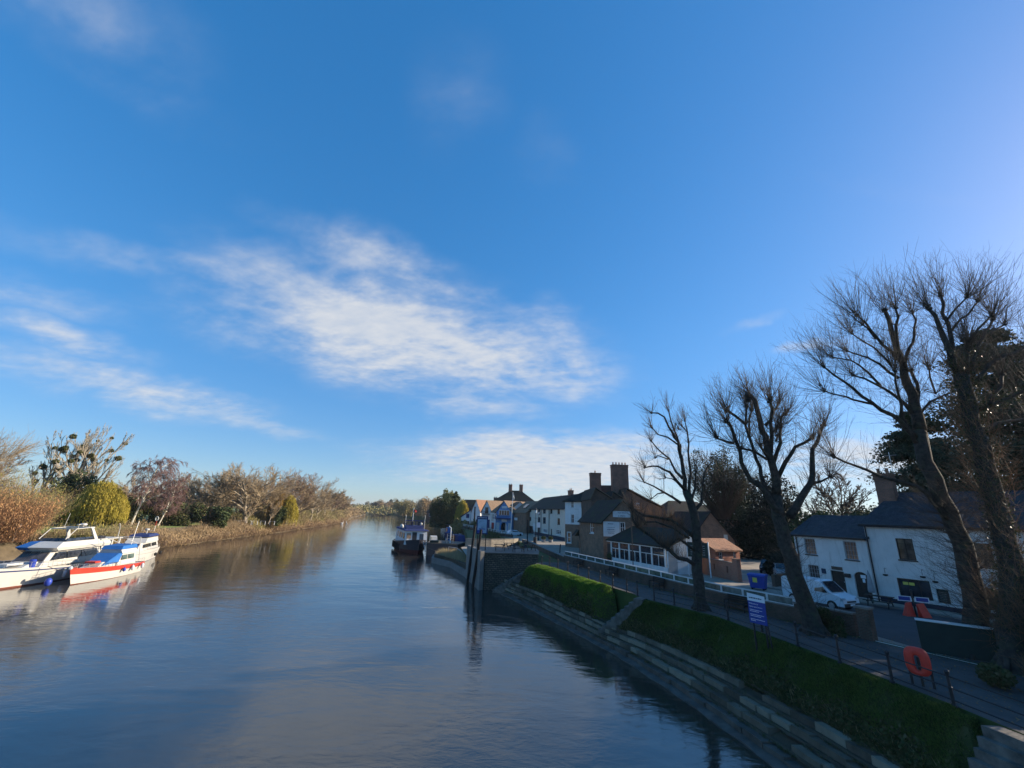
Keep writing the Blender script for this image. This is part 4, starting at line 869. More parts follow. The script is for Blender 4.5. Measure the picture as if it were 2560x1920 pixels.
# ---------------- boats ----------------
def hull(L, B, zb, zs, chine=.35, bowrake=1.1, n=22, tuck=.85, z0=-.3, full=2.2):
    "rows of hull stations from stern (x=0) to bow (x=L); returns MB and sheer function. right side then left side"
    def hb(t): return B/2*(1-max(0, (t-.35)/.65)**full)*(tuck+(1-tuck)*min(1, t/.3))
    def sh(t): return zs+(zb-zs)*t**1.8
    return hb, sh
def hull_mesh(root, L, B, zb, zs, mat, z0, bands, n=24, rake=1.2, full=2.2, tuck=.85, flare=.25):
    hb, sh = hull(L, B, zb, zs, full=full, tuck=tuck); objs = []
    def pt(t, k, sd):       # k 0..1 from z0 to sheer
        z = z0+(sh(t)-z0)*k; f_ = (1-flare)+flare*k**.7; w = hb(t)*f_*(1 if t < .999 else 0)
        x = L*t*(1-rake/L)+rake*t*t*(k)
        return (x, sd*w, z)
    for (name, m, k0, k1, out) in bands:
        mb = MB(); rows = []
        for i in range(n+1):
            t = i/n; r_ = [pt(t, k0+(k1-k0)*j/4, 1) for j in range(5)]; rows.append([(x, y+out*(1 if t < 1 else 0), z) for x, y, z in r_])
        mb.grid(rows); rows = []
        for i in range(n+1):
            t = i/n; r_ = [pt(t, k0+(k1-k0)*j/4, -1) for j in range(5)]; rows.append([(x, y-out*(1 if t < 1 else 0), z) for x, y, z in r_])
        mb.grid(rows)
        mb.face([pt(0, k0, 1), pt(0, k1, 1), pt(0, k1, -1), pt(0, k0, -1)])
        objs.append(mb.build(name, m, root, world=False, smooth=True))
    return pt, hb, sh
def deck(root, pt, L, k, mat, n=20, name='deck', t0=0., t1=1.):
    mb = MB(); rows = []
    for i in range(n+1):
        t = t0+(t1-t0)*i/n; a, b = pt(t, k, 1), pt(t, k, -1); rows.append([(a[0], a[1]*.97, a[2]), (a[0], 0, a[2]+.06), (b[0], b[1]*.97, b[2])])
    mb.grid(rows); return mb.build(name, mat, root, world=False)
def cabin(mb, x0, x1, w0, w1, z0, z1, fx=.5, rx=.15, inn=.12, m=0):
    "house with raked front (towards +x)"
    a, b = w0/2, w1/2
    mb.hexa([(x0, -a, z0), (x1, -b, z0), (x1, b, z0), (x0, a, z0), (x0+rx, -a+inn, z1), (x1-fx, -b+inn, z1), (x1-fx, b-inn, z1), (x0+rx, a-inn, z1)], m)
def sidepane(root, x0, x1, z0, z1, w, inn, Z0, Z1, mat, name='window', both=True, skew=0.):
    for sd in ((1, -1) if both else (-1,)):
        mb = MB()
        def y(z): return sd*(w/2-inn*(z-Z0)/(Z1-Z0)+.012)
        mb.face([(x0, y(z0), z0), (x1, y(z0), z0), (x1-skew, y(z1), z1), (x0, y(z1), z1)]); mb.build(name, mat, root, world=False)
def fender(root, x, y, z, mat, r=.16, h=.6, rope=.5):
    mb = MB(); mb.lathe([(.03, h/2+.06), (.05, h/2), (r, h/2-.1), (r, -h/2+.1), (.05, -h/2), (.02, -h/2-.03)][::-1], (x, y, z), 10); o = mb.build('fender', mat, root, world=False, smooth=True)
    q = MB(); q.tube([(x, y, z+h/2), (x, y*.97, z+h/2+rope)], .012, 4); q.build('rope', mt['grey'], o)
def rails(root, pt, ts, k, h, mat, sd=1, inset=.93, name='guard_rail'):
    mb = MB(); top = []
    for t in ts:
        x, y, z = pt(t, k, sd); y *= inset; mb.tube([(x, y, z), (x, y, z+h)], .018, 5); top.append((x, y, z+h))
    mb.tube(top, .02, 5); mb.tube([(x, y, z-h*.5) for x, y, z in top], .012, 4); mb.build(name, mat, root, world=False)
def place(name, lab, bow, stern, grp=None):
    b, s = Vector(bow), Vector(stern); d = b-s
    return empty(name, (s.x, s.y, 0), lab, 'boat', grp, math.atan2(d.y, d.x)), d.length
W_, R_ = mt['hull'], mt['hullr']
# 1 large flybridge cruiser. local +x = bow; the side facing the river/camera is +y when heading to -Y world
R, L = place('motor_cruiser', 'large white motor cruiser with blue and white canopy panels at the left edge', (-50.6, 43.0), (-54.6, 62.2)); B = 4.6
pt, hb, sh = hull_mesh(R, L, B, 2.25, 1.35, W_, -.3, [('boot_stripe', mt['hulld'], 0, .2, .004), ('hull', W_, .2, .84, 0), ('rub_band', mt['navy'], .84, .9, .012), ('bulwark', W_, .9, 1, .0)], rake=1.9, full=2.4)
deck(R, pt, L, .97, mt['hull'])
mb = MB(); cabin(mb, 2.0, 15.0, 3.5, 2.2, 1.5, 2.25, 2.2, 0, .15); mb.build('coachroof', W_, R, world=False)
mb = MB(); cabin(mb, 3.6, 12.6, 3.7, 3.1, 1.7, 3.3, 1.7, 0, .35); mb.build('saloon', W_, R, world=False)
for x0, x1, sk in ((4.2, 6.8, 0), (7.0, 9.0, 0), (9.25, 11.2, .75)): sidepane(R, x0, x1, 2.35, 3.12, 3.7, .35, 1.7, 3.3, mt['glassd'], skew=sk, name='saloon_window')
mb = MB()     # windscreen in three panes
for a, b_ in ((-.92, -.32), (-.29, .29), (.32, .92)):
    y0, y1 = a*1.5, b_*1.5; mb.face([(12.42-.3, y0, 2.15), (12.42-.3, y1, 2.15), (11.15, y1*.86, 3.22), (11.15, y0*.86, 3.22)])
mb.build('windscreen', mt['glassb'], R, world=False)
for k, (a0, a1, m_) in enumerate(((-1, -.42, 'blue'), (-.42, .02, 'canopyg'), (.02, .5, 'hull'), (.5, 1, 'hull'))):
    mb = MB()
    for (za, zb_, wa, wb_, xa, xb) in ((3.3, 3.62, 3.7, 3.9, 11.0, 11.5), (3.62, 4.15, 3.9, 3.1, 11.5, 10.2)):
        mb.hexa([(2.4, a0*wa/2, za), (xa, a0*wa/2, za), (xa, a1*wa/2, za), (2.4, a1*wa/2, za), (2.4, a0*wb_/2, zb_), (xb, a0*wb_/2, zb_), (xb, a1*wb_/2, zb_), (2.4, a1*wb_/2, zb_)])
    mb.build('flybridge_panel', mt[m_], R, world=False)
mb = MB(); mb.hexa([(3.0, -1.5, 4.1), (9.6, -1.4, 4.1), (9.6, 1.4, 4.1), (3.0, 1.5, 4.1), (3.0, -1.45, 4.5), (9.2, -1.3, 4.5), (9.2, 1.3, 4.5), (3.0, 1.45, 4.5)]); mb.build('flybridge_screen', mt['glassd'], R, world=False)
mb = MB()     # arch
for sd in (1, -1): mb.hexa([(4.4, sd*1.55, 4.1), (5.0, sd*1.55, 4.1), (5.0, sd*1.42, 4.1), (4.4, sd*1.42, 4.1), (5.5, sd*1.35, 5.55), (5.9, sd*1.35, 5.55), (5.9, sd*1.22, 5.55), (5.5, sd*1.22, 5.55)])
mb.bx(5.35, 6.05, -1.36, 1.36, 5.5, 5.65)
for sd in (1, -1): mb.tube([(6.0, sd*1.3, 5.58), (8.3, sd*1.3, 5.5), (9.6, sd*1.3, 4.4)], .045, 6)
mb.bx(8.2, 8.32, -1.3, 1.3, 5.46, 5.55); mb.build('radar_arch', W_, R, world=False)
mb = MB(); mb.lathe([(.1, 0), (.34, .05), (.36, .22), (.25, .3)], (5.6, .2, 5.75), 14); mb.tube([(5.6, .2, 5.6), (5.6, .2, 5.78)], .08, 8); mb.build('radar_dome', W_, R, world=False, smooth=True)
mb = MB(); mb.tube([(6.5, -1.2, 5.5), (6.2, -1.2, 7.2)], .02, 5); mb.tube([(7.5, .9, 5.5), (7.5, .9, 5.95)], .03, 5); mb.bx(7.3, 7.7, .8, 1.0, 5.95, 6.02); mb.build('aerial', W_, R, world=False)
mb = MB(); mb.hexa([(-.3, -1.7, 4.0), (4.2, -1.8, 4.0), (4.2, 1.8, 4.0), (-.3, 1.7, 4.0), (-.3, -1.7, 4.14), (4.2, -1.8, 4.14), (4.2, 1.8, 4.14), (-.3, 1.7, 4.14)]); mb.build('aft_hardtop', W_, R, world=False)
for x, w in ((.1, .16), (1.6, .22), (3.4, .2)):
    for sd in (1, -1): mb = MB(); mb.bx(x, x+w, sd*1.62-.06, sd*1.62+.06, 1.5, 4.0); mb.build('aft_post', W_, R, world=False)
mb = MB(); mb.bx(1.9, 3.3, -1.6, 1.6, 2.2, 3.5); mb.build('cockpit_cover', mt['grey'], R, world=False)
mb = MB(); mb.tube([(.2, 1.3, 4.1), (.6, 1.5, 5.0), (1.6, 2.0, 5.6), (2.3, 2.3, 5.95)], .06, 6); mb.build('davit', W_, R, world=False)
rails(R, pt, [.3+.06*i for i in range(12)], .97, .62, mt['steel'], 1); rails(R, pt, [.3+.06*i for i in range(12)], .97, .62, mt['steel'], -1)
mb = MB(); mb.lathe([(.25, 0), (.27, .1), (.27, .75), (.2, .82)], (12.9, 1.1, 1.75), 12); mb.build('rolled_cover', mt['fend'], R, world=False)
mb = MB(); mb.bx(13.1, 15.2, -.5, .5, 2.1, 2.3); mb.build('foredeck_hatch', mt['canopyg'], R, world=False)
for x, c_ in ((4.5, 'fendw'), (7.6, 'fendw'), (9.9, 'fendw')): fender(R, x, 2.45, .8, mt[c_], .17, .8)
# 2 red banded boat
R, L = place('cabin_cruiser', 'white cabin boat with red sheer band and blue canvas covers', (-46.9, 50.0), (-49.9, 61.7)); B = 3.3
pt, hb, sh = hull_mesh(R, L, B, 1.75, 1.25, W_, -.25, [('boot_stripe', mt['hulld'], 0, .17, .004), ('hull', W_, .17, .68, 0), ('sheer_band', R_, .68, 1, .02)], rake=1.0, full=2.0)
deck(R, pt, L, .93, mt['canopyg']); 
mb = MB(); cabin(mb, 2.0, 9.4, 2.5, 1.7, 1.3, 1.95, 1.3, 0, .15); mb.build('coachroof', W_, R, world=False)
mb = MB(); cabin(mb, 2.4, 6.0, 2.6, 2.4, 1.4, 2.7, .6, 0, .15); mb.build('wheelhouse', W_, R, world=False); sidepane(R, 2.7, 4.0, 1.95, 2.5, 2.6, .15, 1.4, 2.7, mt['glassg']); sidepane(R, 4.2, 5.4, 1.95, 2.5, 2.6, .15, 1.4, 2.7, mt['glassg'], skew=.2)
mb = MB(); mb.hexa([(5.9, -1.25, 1.75), (8.3, -.9, 1.6), (8.3, .9, 1.6), (5.9, 1.25, 1.75), (5.2, -1.15, 2.75), (6.0, -1.1, 2.75), (6.0, 1.1, 2.75), (5.2, 1.15, 2.75)]); mb.build('front_cover', mt['blue'], R, world=False)
for x0, x1, c_ in ((2.2, 3.3, 'canopyg'), (3.3, 4.4, 'hull'), (4.4, 5.5, 'canopyg')):
    mb = MB(); mb.hexa([(x0, -1.25, 2.7), (x1, -1.25, 2.7), (x1, 1.25, 2.7), (x0, 1.25, 2.7), (x0, -1.0, 3.15), (x1, -1.0, 3.15), (x1, 1.0, 3.15), (x0, 1.0, 3.15)]); mb.build('canopy_panel', mt[c_], R, world=False)
mb = MB(); mb.hexa([(2.2, -1.15, 3.16), (5.6, -1.1, 3.16), (5.6, 1.1, 3.16), (2.2, 1.15, 3.16), (2.4, -1.05, 3.62), (5.2, -1.0, 3.55), (5.2, 1.0, 3.55), (2.4, 1.05, 3.62)]); mb.build('roof_canvas', mt['blue'], R, world=False)
mb = MB()
for sd in (1, -1): mb.tube([(1.4, sd*1.3, 1.5), (2.2, sd*1.2, 4.4)], .045, 6)
mb.tube([(2.2, -1.2, 4.4), (2.2, 1.2, 4.4)], .05, 6); mb.tube([(2.0, 1.0, 3.6), (5.0, 1.0, 4.4), (5.0, -1.0, 4.4), (2.0, -1.0, 3.6)], .03, 5); mb.build('goalpost_mast', W_, R, world=False)
mb = MB(); mb.tube([(3.4, .9, 3.6), (2.6, .7, 6.4)], .025, 5); mb.build('aerial', W_, R, world=False)
rails(R, pt, [.5+.05*i for i in range(10)], .93, .5, mt['steel'], 1); rails(R, pt, [.5+.05*i for i in range(10)], .93, .5, mt['steel'], -1); rails(R, pt, [0, .06, .12, .18], .93, .55, mt['steel'], 1)
mb = MB(); mb.ball((L-.05, 0, 1.8), .2, 8); mb.build('bow_fender', mt['fendw'], R, world=False)
mb = MB(); mb.bx(8.0, 9.0, -.5, .5, 1.95, 2.12); mb.build('red_locker', mt['red'], R, world=False)
for x, c_ in ((1.3, 'fendw'), (3.5, 'fendw'), (5.3, 'fend')): fender(R, x, B/2+.16-.02*x*.3, .85, mt[c_], .17, .45 if c_ == 'fend' else .6)
o = MB(); o.ball((0, 0, 0), .32, 12, 1.3); b_ = o.build('mooring_buoy', mt['fend'], smooth=True); b_.location = (-48.0, 49.2, .5); tag(b_, 'bright blue float hanging between the two nearest boats', 'buoy')
# 3 stern boat with navy top
R, L = place('flybridge_boat', 'white flybridge boat with navy top moored furthest along the bank', (-53.6, 62.5), (-60.3, 76.8)); B = 4.0
pt, hb, sh = hull_mesh(R, L, B, 2.0, 1.7, W_, -.25, [('boot_stripe', mt['navy'], 0, .14, .004), ('hull', W_, .14, .74, 0), ('rub_band', mt['grey'], .74, .77, .02), ('bulwark', W_, .77, 1, 0)], rake=1.4)
deck(R, pt, L, .93, mt['canopyg'])
mb = MB(); cabin(mb, 1.0, 10.5, 3.3, 2.5, 1.7, 2.75, 2.2, .1, .3); mb.build('saloon', W_, R, world=False)
sidepane(R, 1.8, 4.0, 2.1, 2.6, 3.3, .3, 1.7, 2.75, mt['glassd'], 'oval_window'); sidepane(R, 4.6, 8.0, 2.1, 2.6, 3.2, .3, 1.7, 2.75, mt['glassd'], skew=.5)
mb = MB(); mb.face([(10.2, -1.1, 2.0), (10.2, 1.1, 2.0), (8.5, .95, 2.72), (8.5, -.95, 2.72)]); mb.build('windscreen', mt['navy'], R, world=False)
mb = MB(); cabin(mb, 1.2, 7.2, 3.0, 2.6, 2.75, 3.4, 1.0, .3, .1); mb.build('flybridge', W_, R, world=False)
mb = MB(); mb.hexa([(.6, -1.4, 3.55), (6.2, -1.35, 3.55), (6.2, 1.35, 3.55), (.6, 1.4, 3.55), (1.2, -1.1, 3.9), (5.6, -1.1, 3.9), (5.6, 1.1, 3.9), (1.2, 1.1, 3.9)]); mb.build('navy_cover', mt['navy'], R, world=False)
mb = MB(); mb.lathe([(.08, 0), (.08, .5), (.3, .52), (.3, .74), (.1, .78)], (2.6, 0, 3.9), 12); mb.tube([(2.6, -.7, 4.3), (2.6, .9, 4.3)], .04, 5); mb.tube([(2.6, .9, 4.3), (2.4, .9, 5.1)], .02, 4); mb.tube([(2.6, -.7, 4.3), (2.6, -.7, 4.9)], .02, 4); mb.build('mast', W_, R, world=False)
for x, c_ in ((.8, 'rubber'), (3.6, 'rubber')): fender(R, x, B/2+.12, .8, mt[c_], .2, .5)
rails(R, pt, [.0, .08, .16, .24, .32, .4, .5], .97, .5, mt['steel'], 1)
# 4 barge / houseboat
R, L = place('houseboat_barge', 'dark hulled houseboat barge with white cabin and blue wheelhouse frame', (-18.3, 95.6), (-26.6, 117.5)); B = 6.6
pt, hb, sh = hull_mesh(R, L, B, 3.1, 1.75, mt['bargeb'], -.3, [('lower_hull', mt['barger'], 0, .34, 0), ('hull', mt['bargeb'], .34, .96, .01), ('gunwale', mt['bargeb'], .96, 1, .06)], rake=1.6, full=3.2, tuck=.8)
deck(R, pt, L, .9, mt['grey'])
mb = MB(); cabin(mb, 3.0, 18.5, 5.2, 4.9, 1.7, 4.6, .35, .1, .1); mb.build('cabin', mt['bwhite'], R, world=False)
mb = MB(); mb.hexa([(2.7, -2.75, 4.6), (18.6, -2.75, 4.6), (18.6, 2.75, 4.6), (2.7, 2.75, 4.6), (2.9, -2.5, 4.95), (18.2, -2.5, 4.85), (18.2, 2.5, 4.85), (2.9, 2.5, 4.95)]); mb.build('cabin_roof', mt['navy'], R, world=False)
for sd in (-1, 1):
    for x0, x1 in ((15.5, 17.2), (12.2, 13.6), (9, 11), (5.5, 7)): mb = MB(); mb.bx(x0, x1, sd*2.5-.04, sd*2.5+.04, 2.9, 4.1); mb.build('side_window', mt['glassb'], R, world=False)
for (y0, y1, z0, z1, m_, nm) in ((-.9, .1, 2.3, 4.3, 'black', 'cabin_door'), (.7, 1.6, 2.7, 4.0, 'glassd', 'front_window'), (-2.1, -1.2, 3.0, 4.1, 'ydark', 'curtained_window')):
    mb = MB(); mb.hexa([(18.47, y0, z0), (18.5, y0, z0), (18.5, y1, z0), (18.47, y1, z0), (18.2, y0, z1), (18.3, y0, z1), (18.3, y1, z1), (18.2, y1, z1)]); mb.build(nm, mt[m_], R, world=False)
mb = MB(); mb.hexa([(11.5, -2.0, 4.85), (15.5, -2.0, 4.85), (15.5, 2.0, 4.85), (11.5, 2.0, 4.85), (11.7, -2.0, 5.65), (15.2, -2.0, 5.65), (15.2, 2.0, 5.65), (11.7, 2.0, 5.65)]); mb.build('wheelhouse_base', mt['navy'], R, world=False)
mb = MB()
for x in (11.7, 15.2):
    for y in (-1.95, -.65, .65, 1.95): mb.bx(x-.05, x+.05, y-.05, y+.05, 5.65, 6.6)
for y in (-1.95, 1.95): mb.bx(11.65, 15.25, y-.06, y+.06, 6.6, 6.74)
for x in (11.7, 15.2): mb.bx(x-.06, x+.06, -1.89, 1.89, 6.6, 6.74)
mb.build('wheelhouse_frame', mt['navy'], R, world=False)
mb = MB(); mb.bx(12.8, 13.4, -.7, -.2, 5.65, 6.5); mb.build('helm_seat', mt['black'], R, world=False); mb = MB(); mb.bx(13.6, 14.0, .9, 1.3, 5.65, 6.45); mb.build('helm_console', mt['black'], R, world=False)
for c_, r_ in (((9.5, -2.2, 5.3), .45), ((10.6, -2.2, 5.15), .3), ((14.5, 1.5, 6.0), .3)): mb = MB(); mb.ball(c_, r_, 10); mb.build('white_float', W_, R, world=False, smooth=True)
mb = MB(); mb.tube([(13, -.3, 5.6), (13, -.3, 9.6)], .07, 6); mb.build('flagstaff', mt['wgrey'], R, world=False)
for y in (-2.2, 2.2): mb = MB(); mb.tube([(15, y, 4.8), (15, y, 8.0)], .04, 5); mb.build('aerial', mt['wgrey'], R, world=False)
mb = MB(); mb.grid([[(13, -.25, 9.2), (13.1, .1, 9.1), (13, .45, 8.9)], [(13, -.25, 8.75), (13.1, .1, 8.6), (13, .4, 8.5)]]); mb.build('flag', mt['red'], R, world=False)
for x in (5, 7.2, 9.4, 11.6, 13.8, 16): mb = MB(); mb.lathe([(.16, 0), (.18, .1), (.18, 1.3), (.16, 1.4)], (x, -B/2*.98-.12, .35), 8); mb.build('hull_fender', mt['rubber'], R, world=False)
mb = MB(); mb.tube([(L-.8, .9, 2.8), (L-.3, 1.1, 1.6), (L-.5, 1.4, .8)], .08, 6); mb.tube([(L-.9, 1.4, 2.7), (L-1.2, 2.0, 2.2)], .07, 6); mb.build('anchor', mt['canopyg'], R, world=False)
# pontoon with gangway frame
R = empty('landing_pontoon', (-12.6, 97.5, 0), 'dark floating pontoon with timber deck and ladder frame beside the barge', 'pontoon')
mb = MB(); mb.prism([(-17.0, 97.0), (-10.2, 95.0), (-9.4, 103), (-17.5, 106)], -.3, 2.35); mb.build('float', mt['bargeb'], R)
mb = MB(); mb.prism([(-17.1, 96.9), (-10.1, 94.8), (-9.2, 103), (-17.5, 106)], 2.35, 2.5); mb.build('deck', mt['wood'], R)
mb = MB()
for x in (-12.7, -11.4): mb.tube([(x, 96.5, 2.5), (x, 96.5, 4.4)], .06, 6)
for z in (3.0, 3.5, 4.0, 4.4): mb.tube([(-12.7, 96.5, z), (-11.4, 96.5, z)], .04, 5)
mb.build('ladder_frame', mt['steel'], R)
mb = MB(); mb.tube([(-12.2, 98, 2.5), (-12.2, 98, 5.6), (-12.7, 98, 5.9)], .12, 8); mb.build('swan_neck_post', mt['wgrey'], R)
mb = MB(); mb.bx(-16.4, -14.6, 96.9, 98.2, 2.5, 2.95); mb.build('green_box', mt['dgreen'], R)
# small cruiser behind, three little boats
def small(name, lab, bow, stern, B, col, top, zc=2.2, grp=None):
    R, L = place(name, lab, bow, stern, grp)
    pt, hb, sh = hull_mesh(R, L, B, 1.3, .9, W_, -.2, [('hull', mt[col], 0, 1, 0)], n=12, rake=.8); deck(R, pt, L, .92, mt['canopyg'], 8)
    mb = MB(); cabin(mb, L*.2, L*.75, B*.72, B*.6, .9, zc, L*.14, .1, .12); mb.build('cabin', mt[top], R, world=False)
    sidepane(R, L*.28, L*.5, 1.35, zc-.2, B*.72, .12, .9, zc, mt['glassd']); return R
small('small_cruiser', 'small blue and white cruiser tucked behind the pontoon', (-9.5, 112), (-15.5, 125), 3.4, 'hull', 'navy', 3.2)
small('small_cruiser', 'white river cruiser just right of the barge cabin', (-16.8, 107), (-19.2, 117), 2.6, 'hull', 'hull', 3.0)
small('rowing_dinghy', 'small white dinghy furthest away by the dark bank', (-27, 208), (-31, 217), 2.6, 'hull', 'hull', 2.4)
small('covered_launch', 'launch under a bright blue cover below the evergreen trees', (-21, 172), (-24, 181), 2.8, 'navy', 'blue', 3.0)
small('red_launch', 'little launch with red top nearest the white railings', (-16.5, 172), (-18, 178), 2.2, 'hull', 'red', 2.6)
# timber landing at left edge
R = empty('timber_landing', (-66, 54, 0), 'weathered timber landing stage at the left edge behind the big cruiser', 'landing stage')
mb = MB()
for i in range(14): mb.bx(-73+i*.01, -58.6, 52+i*.42, 52.38+i*.42, 1.15, 1.24)
mb.build('deck_boards', mt['wood'], R)
for x in (-60, -64, -68):
    for y in (53, 57.4): mb = MB(); mb.tube([(x, y, -1), (x, y, 1.9)], .14, 8); mb.build('support_pile', mt['wood'], R)

for i, (a, b_, lab) in enumerate((((-52.8, 44.5, 2.1), (-60.2, 47.5, 1.6), 'slack mooring line from the big cruiser to the bank'), ((-47.3, 51.2, 1.7), (-49.6, 50.2, 1.9), 'short mooring line tying the red banded boat to the cruiser'), ((-18.6, 96.8, 2.9), (-13.6, 89, 1.5), 'mooring line from the barge bow to the jetty'))):
    a, b_ = Vector(a), Vector(b_); mb = MB(); mb.tube([a.lerp(b_, t/8)-Vector((0, 0, math.sin(PI*t/8)*.35)) for t in range(9)], .03, 5); tag(mb.build('mooring_line', mt['wood']), lab, 'rope')
# ---------------- trees ----------------
UP = Vector((0, 0, 1))
def rv(s=1.): return Vector((random.gauss(0, s), random.gauss(0, s), random.gauss(0, s)))
def px(crop, x, y): ox, oy, s = crop; return ox+x/s, oy+y/s
C1 = (1560, 880, 3.95); C2 = (2020, 620, 3.072); C3 = (1460, 1200, 7.213); CN = (0, 0, 1.)
def limb3(crop, pts, Y, dy0, dy1, wob=.12):
    "photo polyline -> 3-D limb with its own depth"
    out = []; n = len(pts)
    for i, (x, y) in enumerate(pts):
        t = i/(n-1); p = ony(*px(crop, x, y), Y+dy0+(dy1-dy0)*t+random.uniform(-wob, wob)); out.append(p)
    return out
def resample(pts, step, wob):
    out = []
    for i in range(len(pts)-1):
        a, b = pts[i], pts[i+1]; n = max(1, int((b-a).length/step))
        for j in range(n): out.append(a+(b-a)*(j/n)+(rv(wob) if (i or j) else Vector()))
    return out+[pts[-1]]
def shoot(S, p, d, L, r, n=4, curl=.10, up=.10, side=3, sl=.45):
    q = p.copy(); d = d.normalized(); st = L/n; pts = [q]
    for i in range(n):
        d = (d+rv(curl)+UP*up).normalized(); e = q+d*st; a = r*(1-i/n*.7); b = r*(1-(i+1)/n*.7); S.append((*q, *e, a, b)); q = e; pts.append(q)
    for k in range(side):
        i = random.randint(1, n-1); t = random.random(); p0 = pts[i]*(1-t)+pts[min(i+1, n)]*t; dd = ((pts[i]-pts[i-1]).normalized()+rv(.45)+UP*.15).normalized()
        l = L*sl*random.uniform(.4, 1); m = p0+dd*l*.5; e = m+(dd+rv(.12)+UP*.15).normalized()*l*.5; S.append((*p0, *m, r*.45, r*.35)); S.append((*m, *e, r*.35, r*.2))
def pollard(name, lab, cat, base, trunk, limbs, crop, Y, tr, knuckle=True, dens=1., sl=2.4, twm='twig', ivy=None, tk=.03, grp=None):
    R = empty(name, base, lab, cat, grp); S = []; tb = MB()
    T = [Vector(base)]+[ony(x, y, Y+.25*i*0) for i, (x, y) in enumerate(trunk)]
    T2 = resample(T, .7, .04); n = len(T2); tb.tube([T2[0]-Vector((0, 0, .3))]+T2, [tr*1.6, tr*1.35]+[tr*(1.12-.42*i/n) for i in range(1, n)], 14)
    for k in range(6):      # root flare
        a = k*PI/3+random.random()*.6; tb.tube([T2[0]+Vector((math.cos(a)*tr*1.9, math.sin(a)*tr*1.9, -.15)), T2[0]+Vector((math.cos(a)*tr*.75, math.sin(a)*tr*.75, .55))], [tr*.25, tr*.3], 6)
    lb = MB(); kn = MB()
    for (pts, r0, r1, dy0, dy1) in limbs:
        cr = crop
        if isinstance(pts, tuple): cr, pts = pts
        P = resample(limb3(cr, pts, Y, dy0, dy1), .5, .05); m = len(P)
        lb.tube(P, [r0+(r1-r0)*(i/max(1, m-1))**.8 for i in range(m)], 8)
        d = (P[-1]-P[-2]).normalized()
        if knuckle:
            for k in range(4): kn.ball(P[-1]+rv(r1*.7), r1*random.uniform(1.0, 1.6), 8, random.uniform(.7, 1))
        for k in range(int(random.randint(26, 38)*dens)):
            v = (d*.9+rv(.75)+UP*.75); shoot(S, P[-1]+rv(r1), v, sl*random.uniform(.45, 1.1), tk*random.uniform(.35, .7), 5, .09, .14, 3)
        tot = sum((P[i+1]-P[i]).length for i in range(m-1))
        for k in range(int(tot*11*dens)):
            i = random.randint(1, m-2) if m > 3 else 0; dd = (P[i+1]-P[i]).normalized(); side = dd.cross(rv()).normalized()
            shoot(S, P[i]+side*r1*.5, (side*.9+dd*.4+UP*.35+rv(.2)), sl*.75*random.uniform(.2, 1.15), tk*random.uniform(.3, .5), 4, .10, .12, 2)
    tb.ball(T2[-1], tr*.74, 10); tb.build('trunk', mt['bark'], R, smooth=True)
    # join limbs and knuckles as one part
    lb.v, off = lb.v, len(lb.v); lb.f += [tuple(i+off for i in f_) for f_ in kn.f]; lb.m += kn.m; lb.v = lb.v+kn.v
    lb.build('limb', mt['bark'], R, smooth=True); c = seg_mesh('crown', S, mt[twm], R, 3)
    return R, T2
# A: small pollard by the pub
A_l = [([(600,1380),(600,1250),(560,1050),(530,900),(470,780),(440,740),(400,650),(330,600),(270,600)], .17, .05, 0, .6),
 ([(560,1050),(540,930),(510,770),(460,690),(440,580)], .11, .04, .1, -.5), ([(640,1420),(655,1200),(640,1080),(632,900),(612,780),(570,730)], .14, .04, 0, .9),
 ([(635,900),(620,790),(600,680)], .06, .035, .6, .3), ([(600,1360),(530,1280),(450,1190),(340,1120),(210,1140)], .12, .045, 0, -.9),
 ([(580,1250),(520,1180),(440,1060),(340,960),(270,880)], .1, .04, 0, 1.2), ([(560,1490),(400,1390),(300,1320),(200,1285)], .11, .04, 0, .5),
 ([(650,1500),(705,1350),(718,1240),(705,1180)], .12, .055, 0, -.5), ([(700,1560),(760,1480),(780,1400),(790,1220),(830,1130)], .13, .05, 0, .8),
 ([(540,920),(430,850),(340,800),(280,750)], .07, .035, .2, .8), ([(440,1060),(340,1030),(310,1045)], .05, .03, .5, .2), ([(530,1290),(480,1250),(410,1240)], .05, .03, 0, .5), ([(560,1000),(520,860),(500,700),(540,760)], .07, .04, .3, 1.0), ([(400,1390),(330,1400),(270,1450)], .05, .025, .2, .4)]
A_low = [((C3, [(1985,1520),(1700,1400),(1500,1240),(1350,1130),(1200,1010),(1050,900),(960,830)]), .15, .07, 0, -1.4), ((C3, [(960,830),(900,700),(870,560)]), .08, .05, -1.4, -1.8),
 ((C3, [(1960,1010),(1760,860),(1560,720),(1300,660),(1100,640),(960,560),(870,500)]), .15, .06, 0, 1.), ((C3, [(1980,1260),(1800,1120),(1700,1050),(1560,1180),(1500,1240)]), .1, .07, 0, -.5), ((C3, [(1900,1050),(1600,850),(1300,780),(1100,760)]), .09, .05, 0, .6)]
pollard('pollard_tree', 'smallest bare pollard nearest the pub with long arching boughs', 'tree', (13.15, 31.3, LZ), [(1745,1427),(1742,1343),(1735,1285),(1716,1232)], A_l+A_low, C1, 31.3, .35, dens=.6, sl=1.5, tk=.026)
# dense orange-brown upright shoots on the low boughs
S = []
for (cr, pts), r0, r1, a, b_ in A_low:
    P = resample(limb3(cr, pts, 31.3, a, b_), .16, .05)
    for p in P[4:]:
        for k in range(11): shoot(S, p+rv(.07), UP*1.0+rv(.42), random.uniform(.3, 1.25), .009, 3, .12, .2, 1)
o = seg_mesh('bough_shoots', S, mt['twigo'], [x for x in COL.objects if x.name.startswith('pollard_tree')][0], 3)
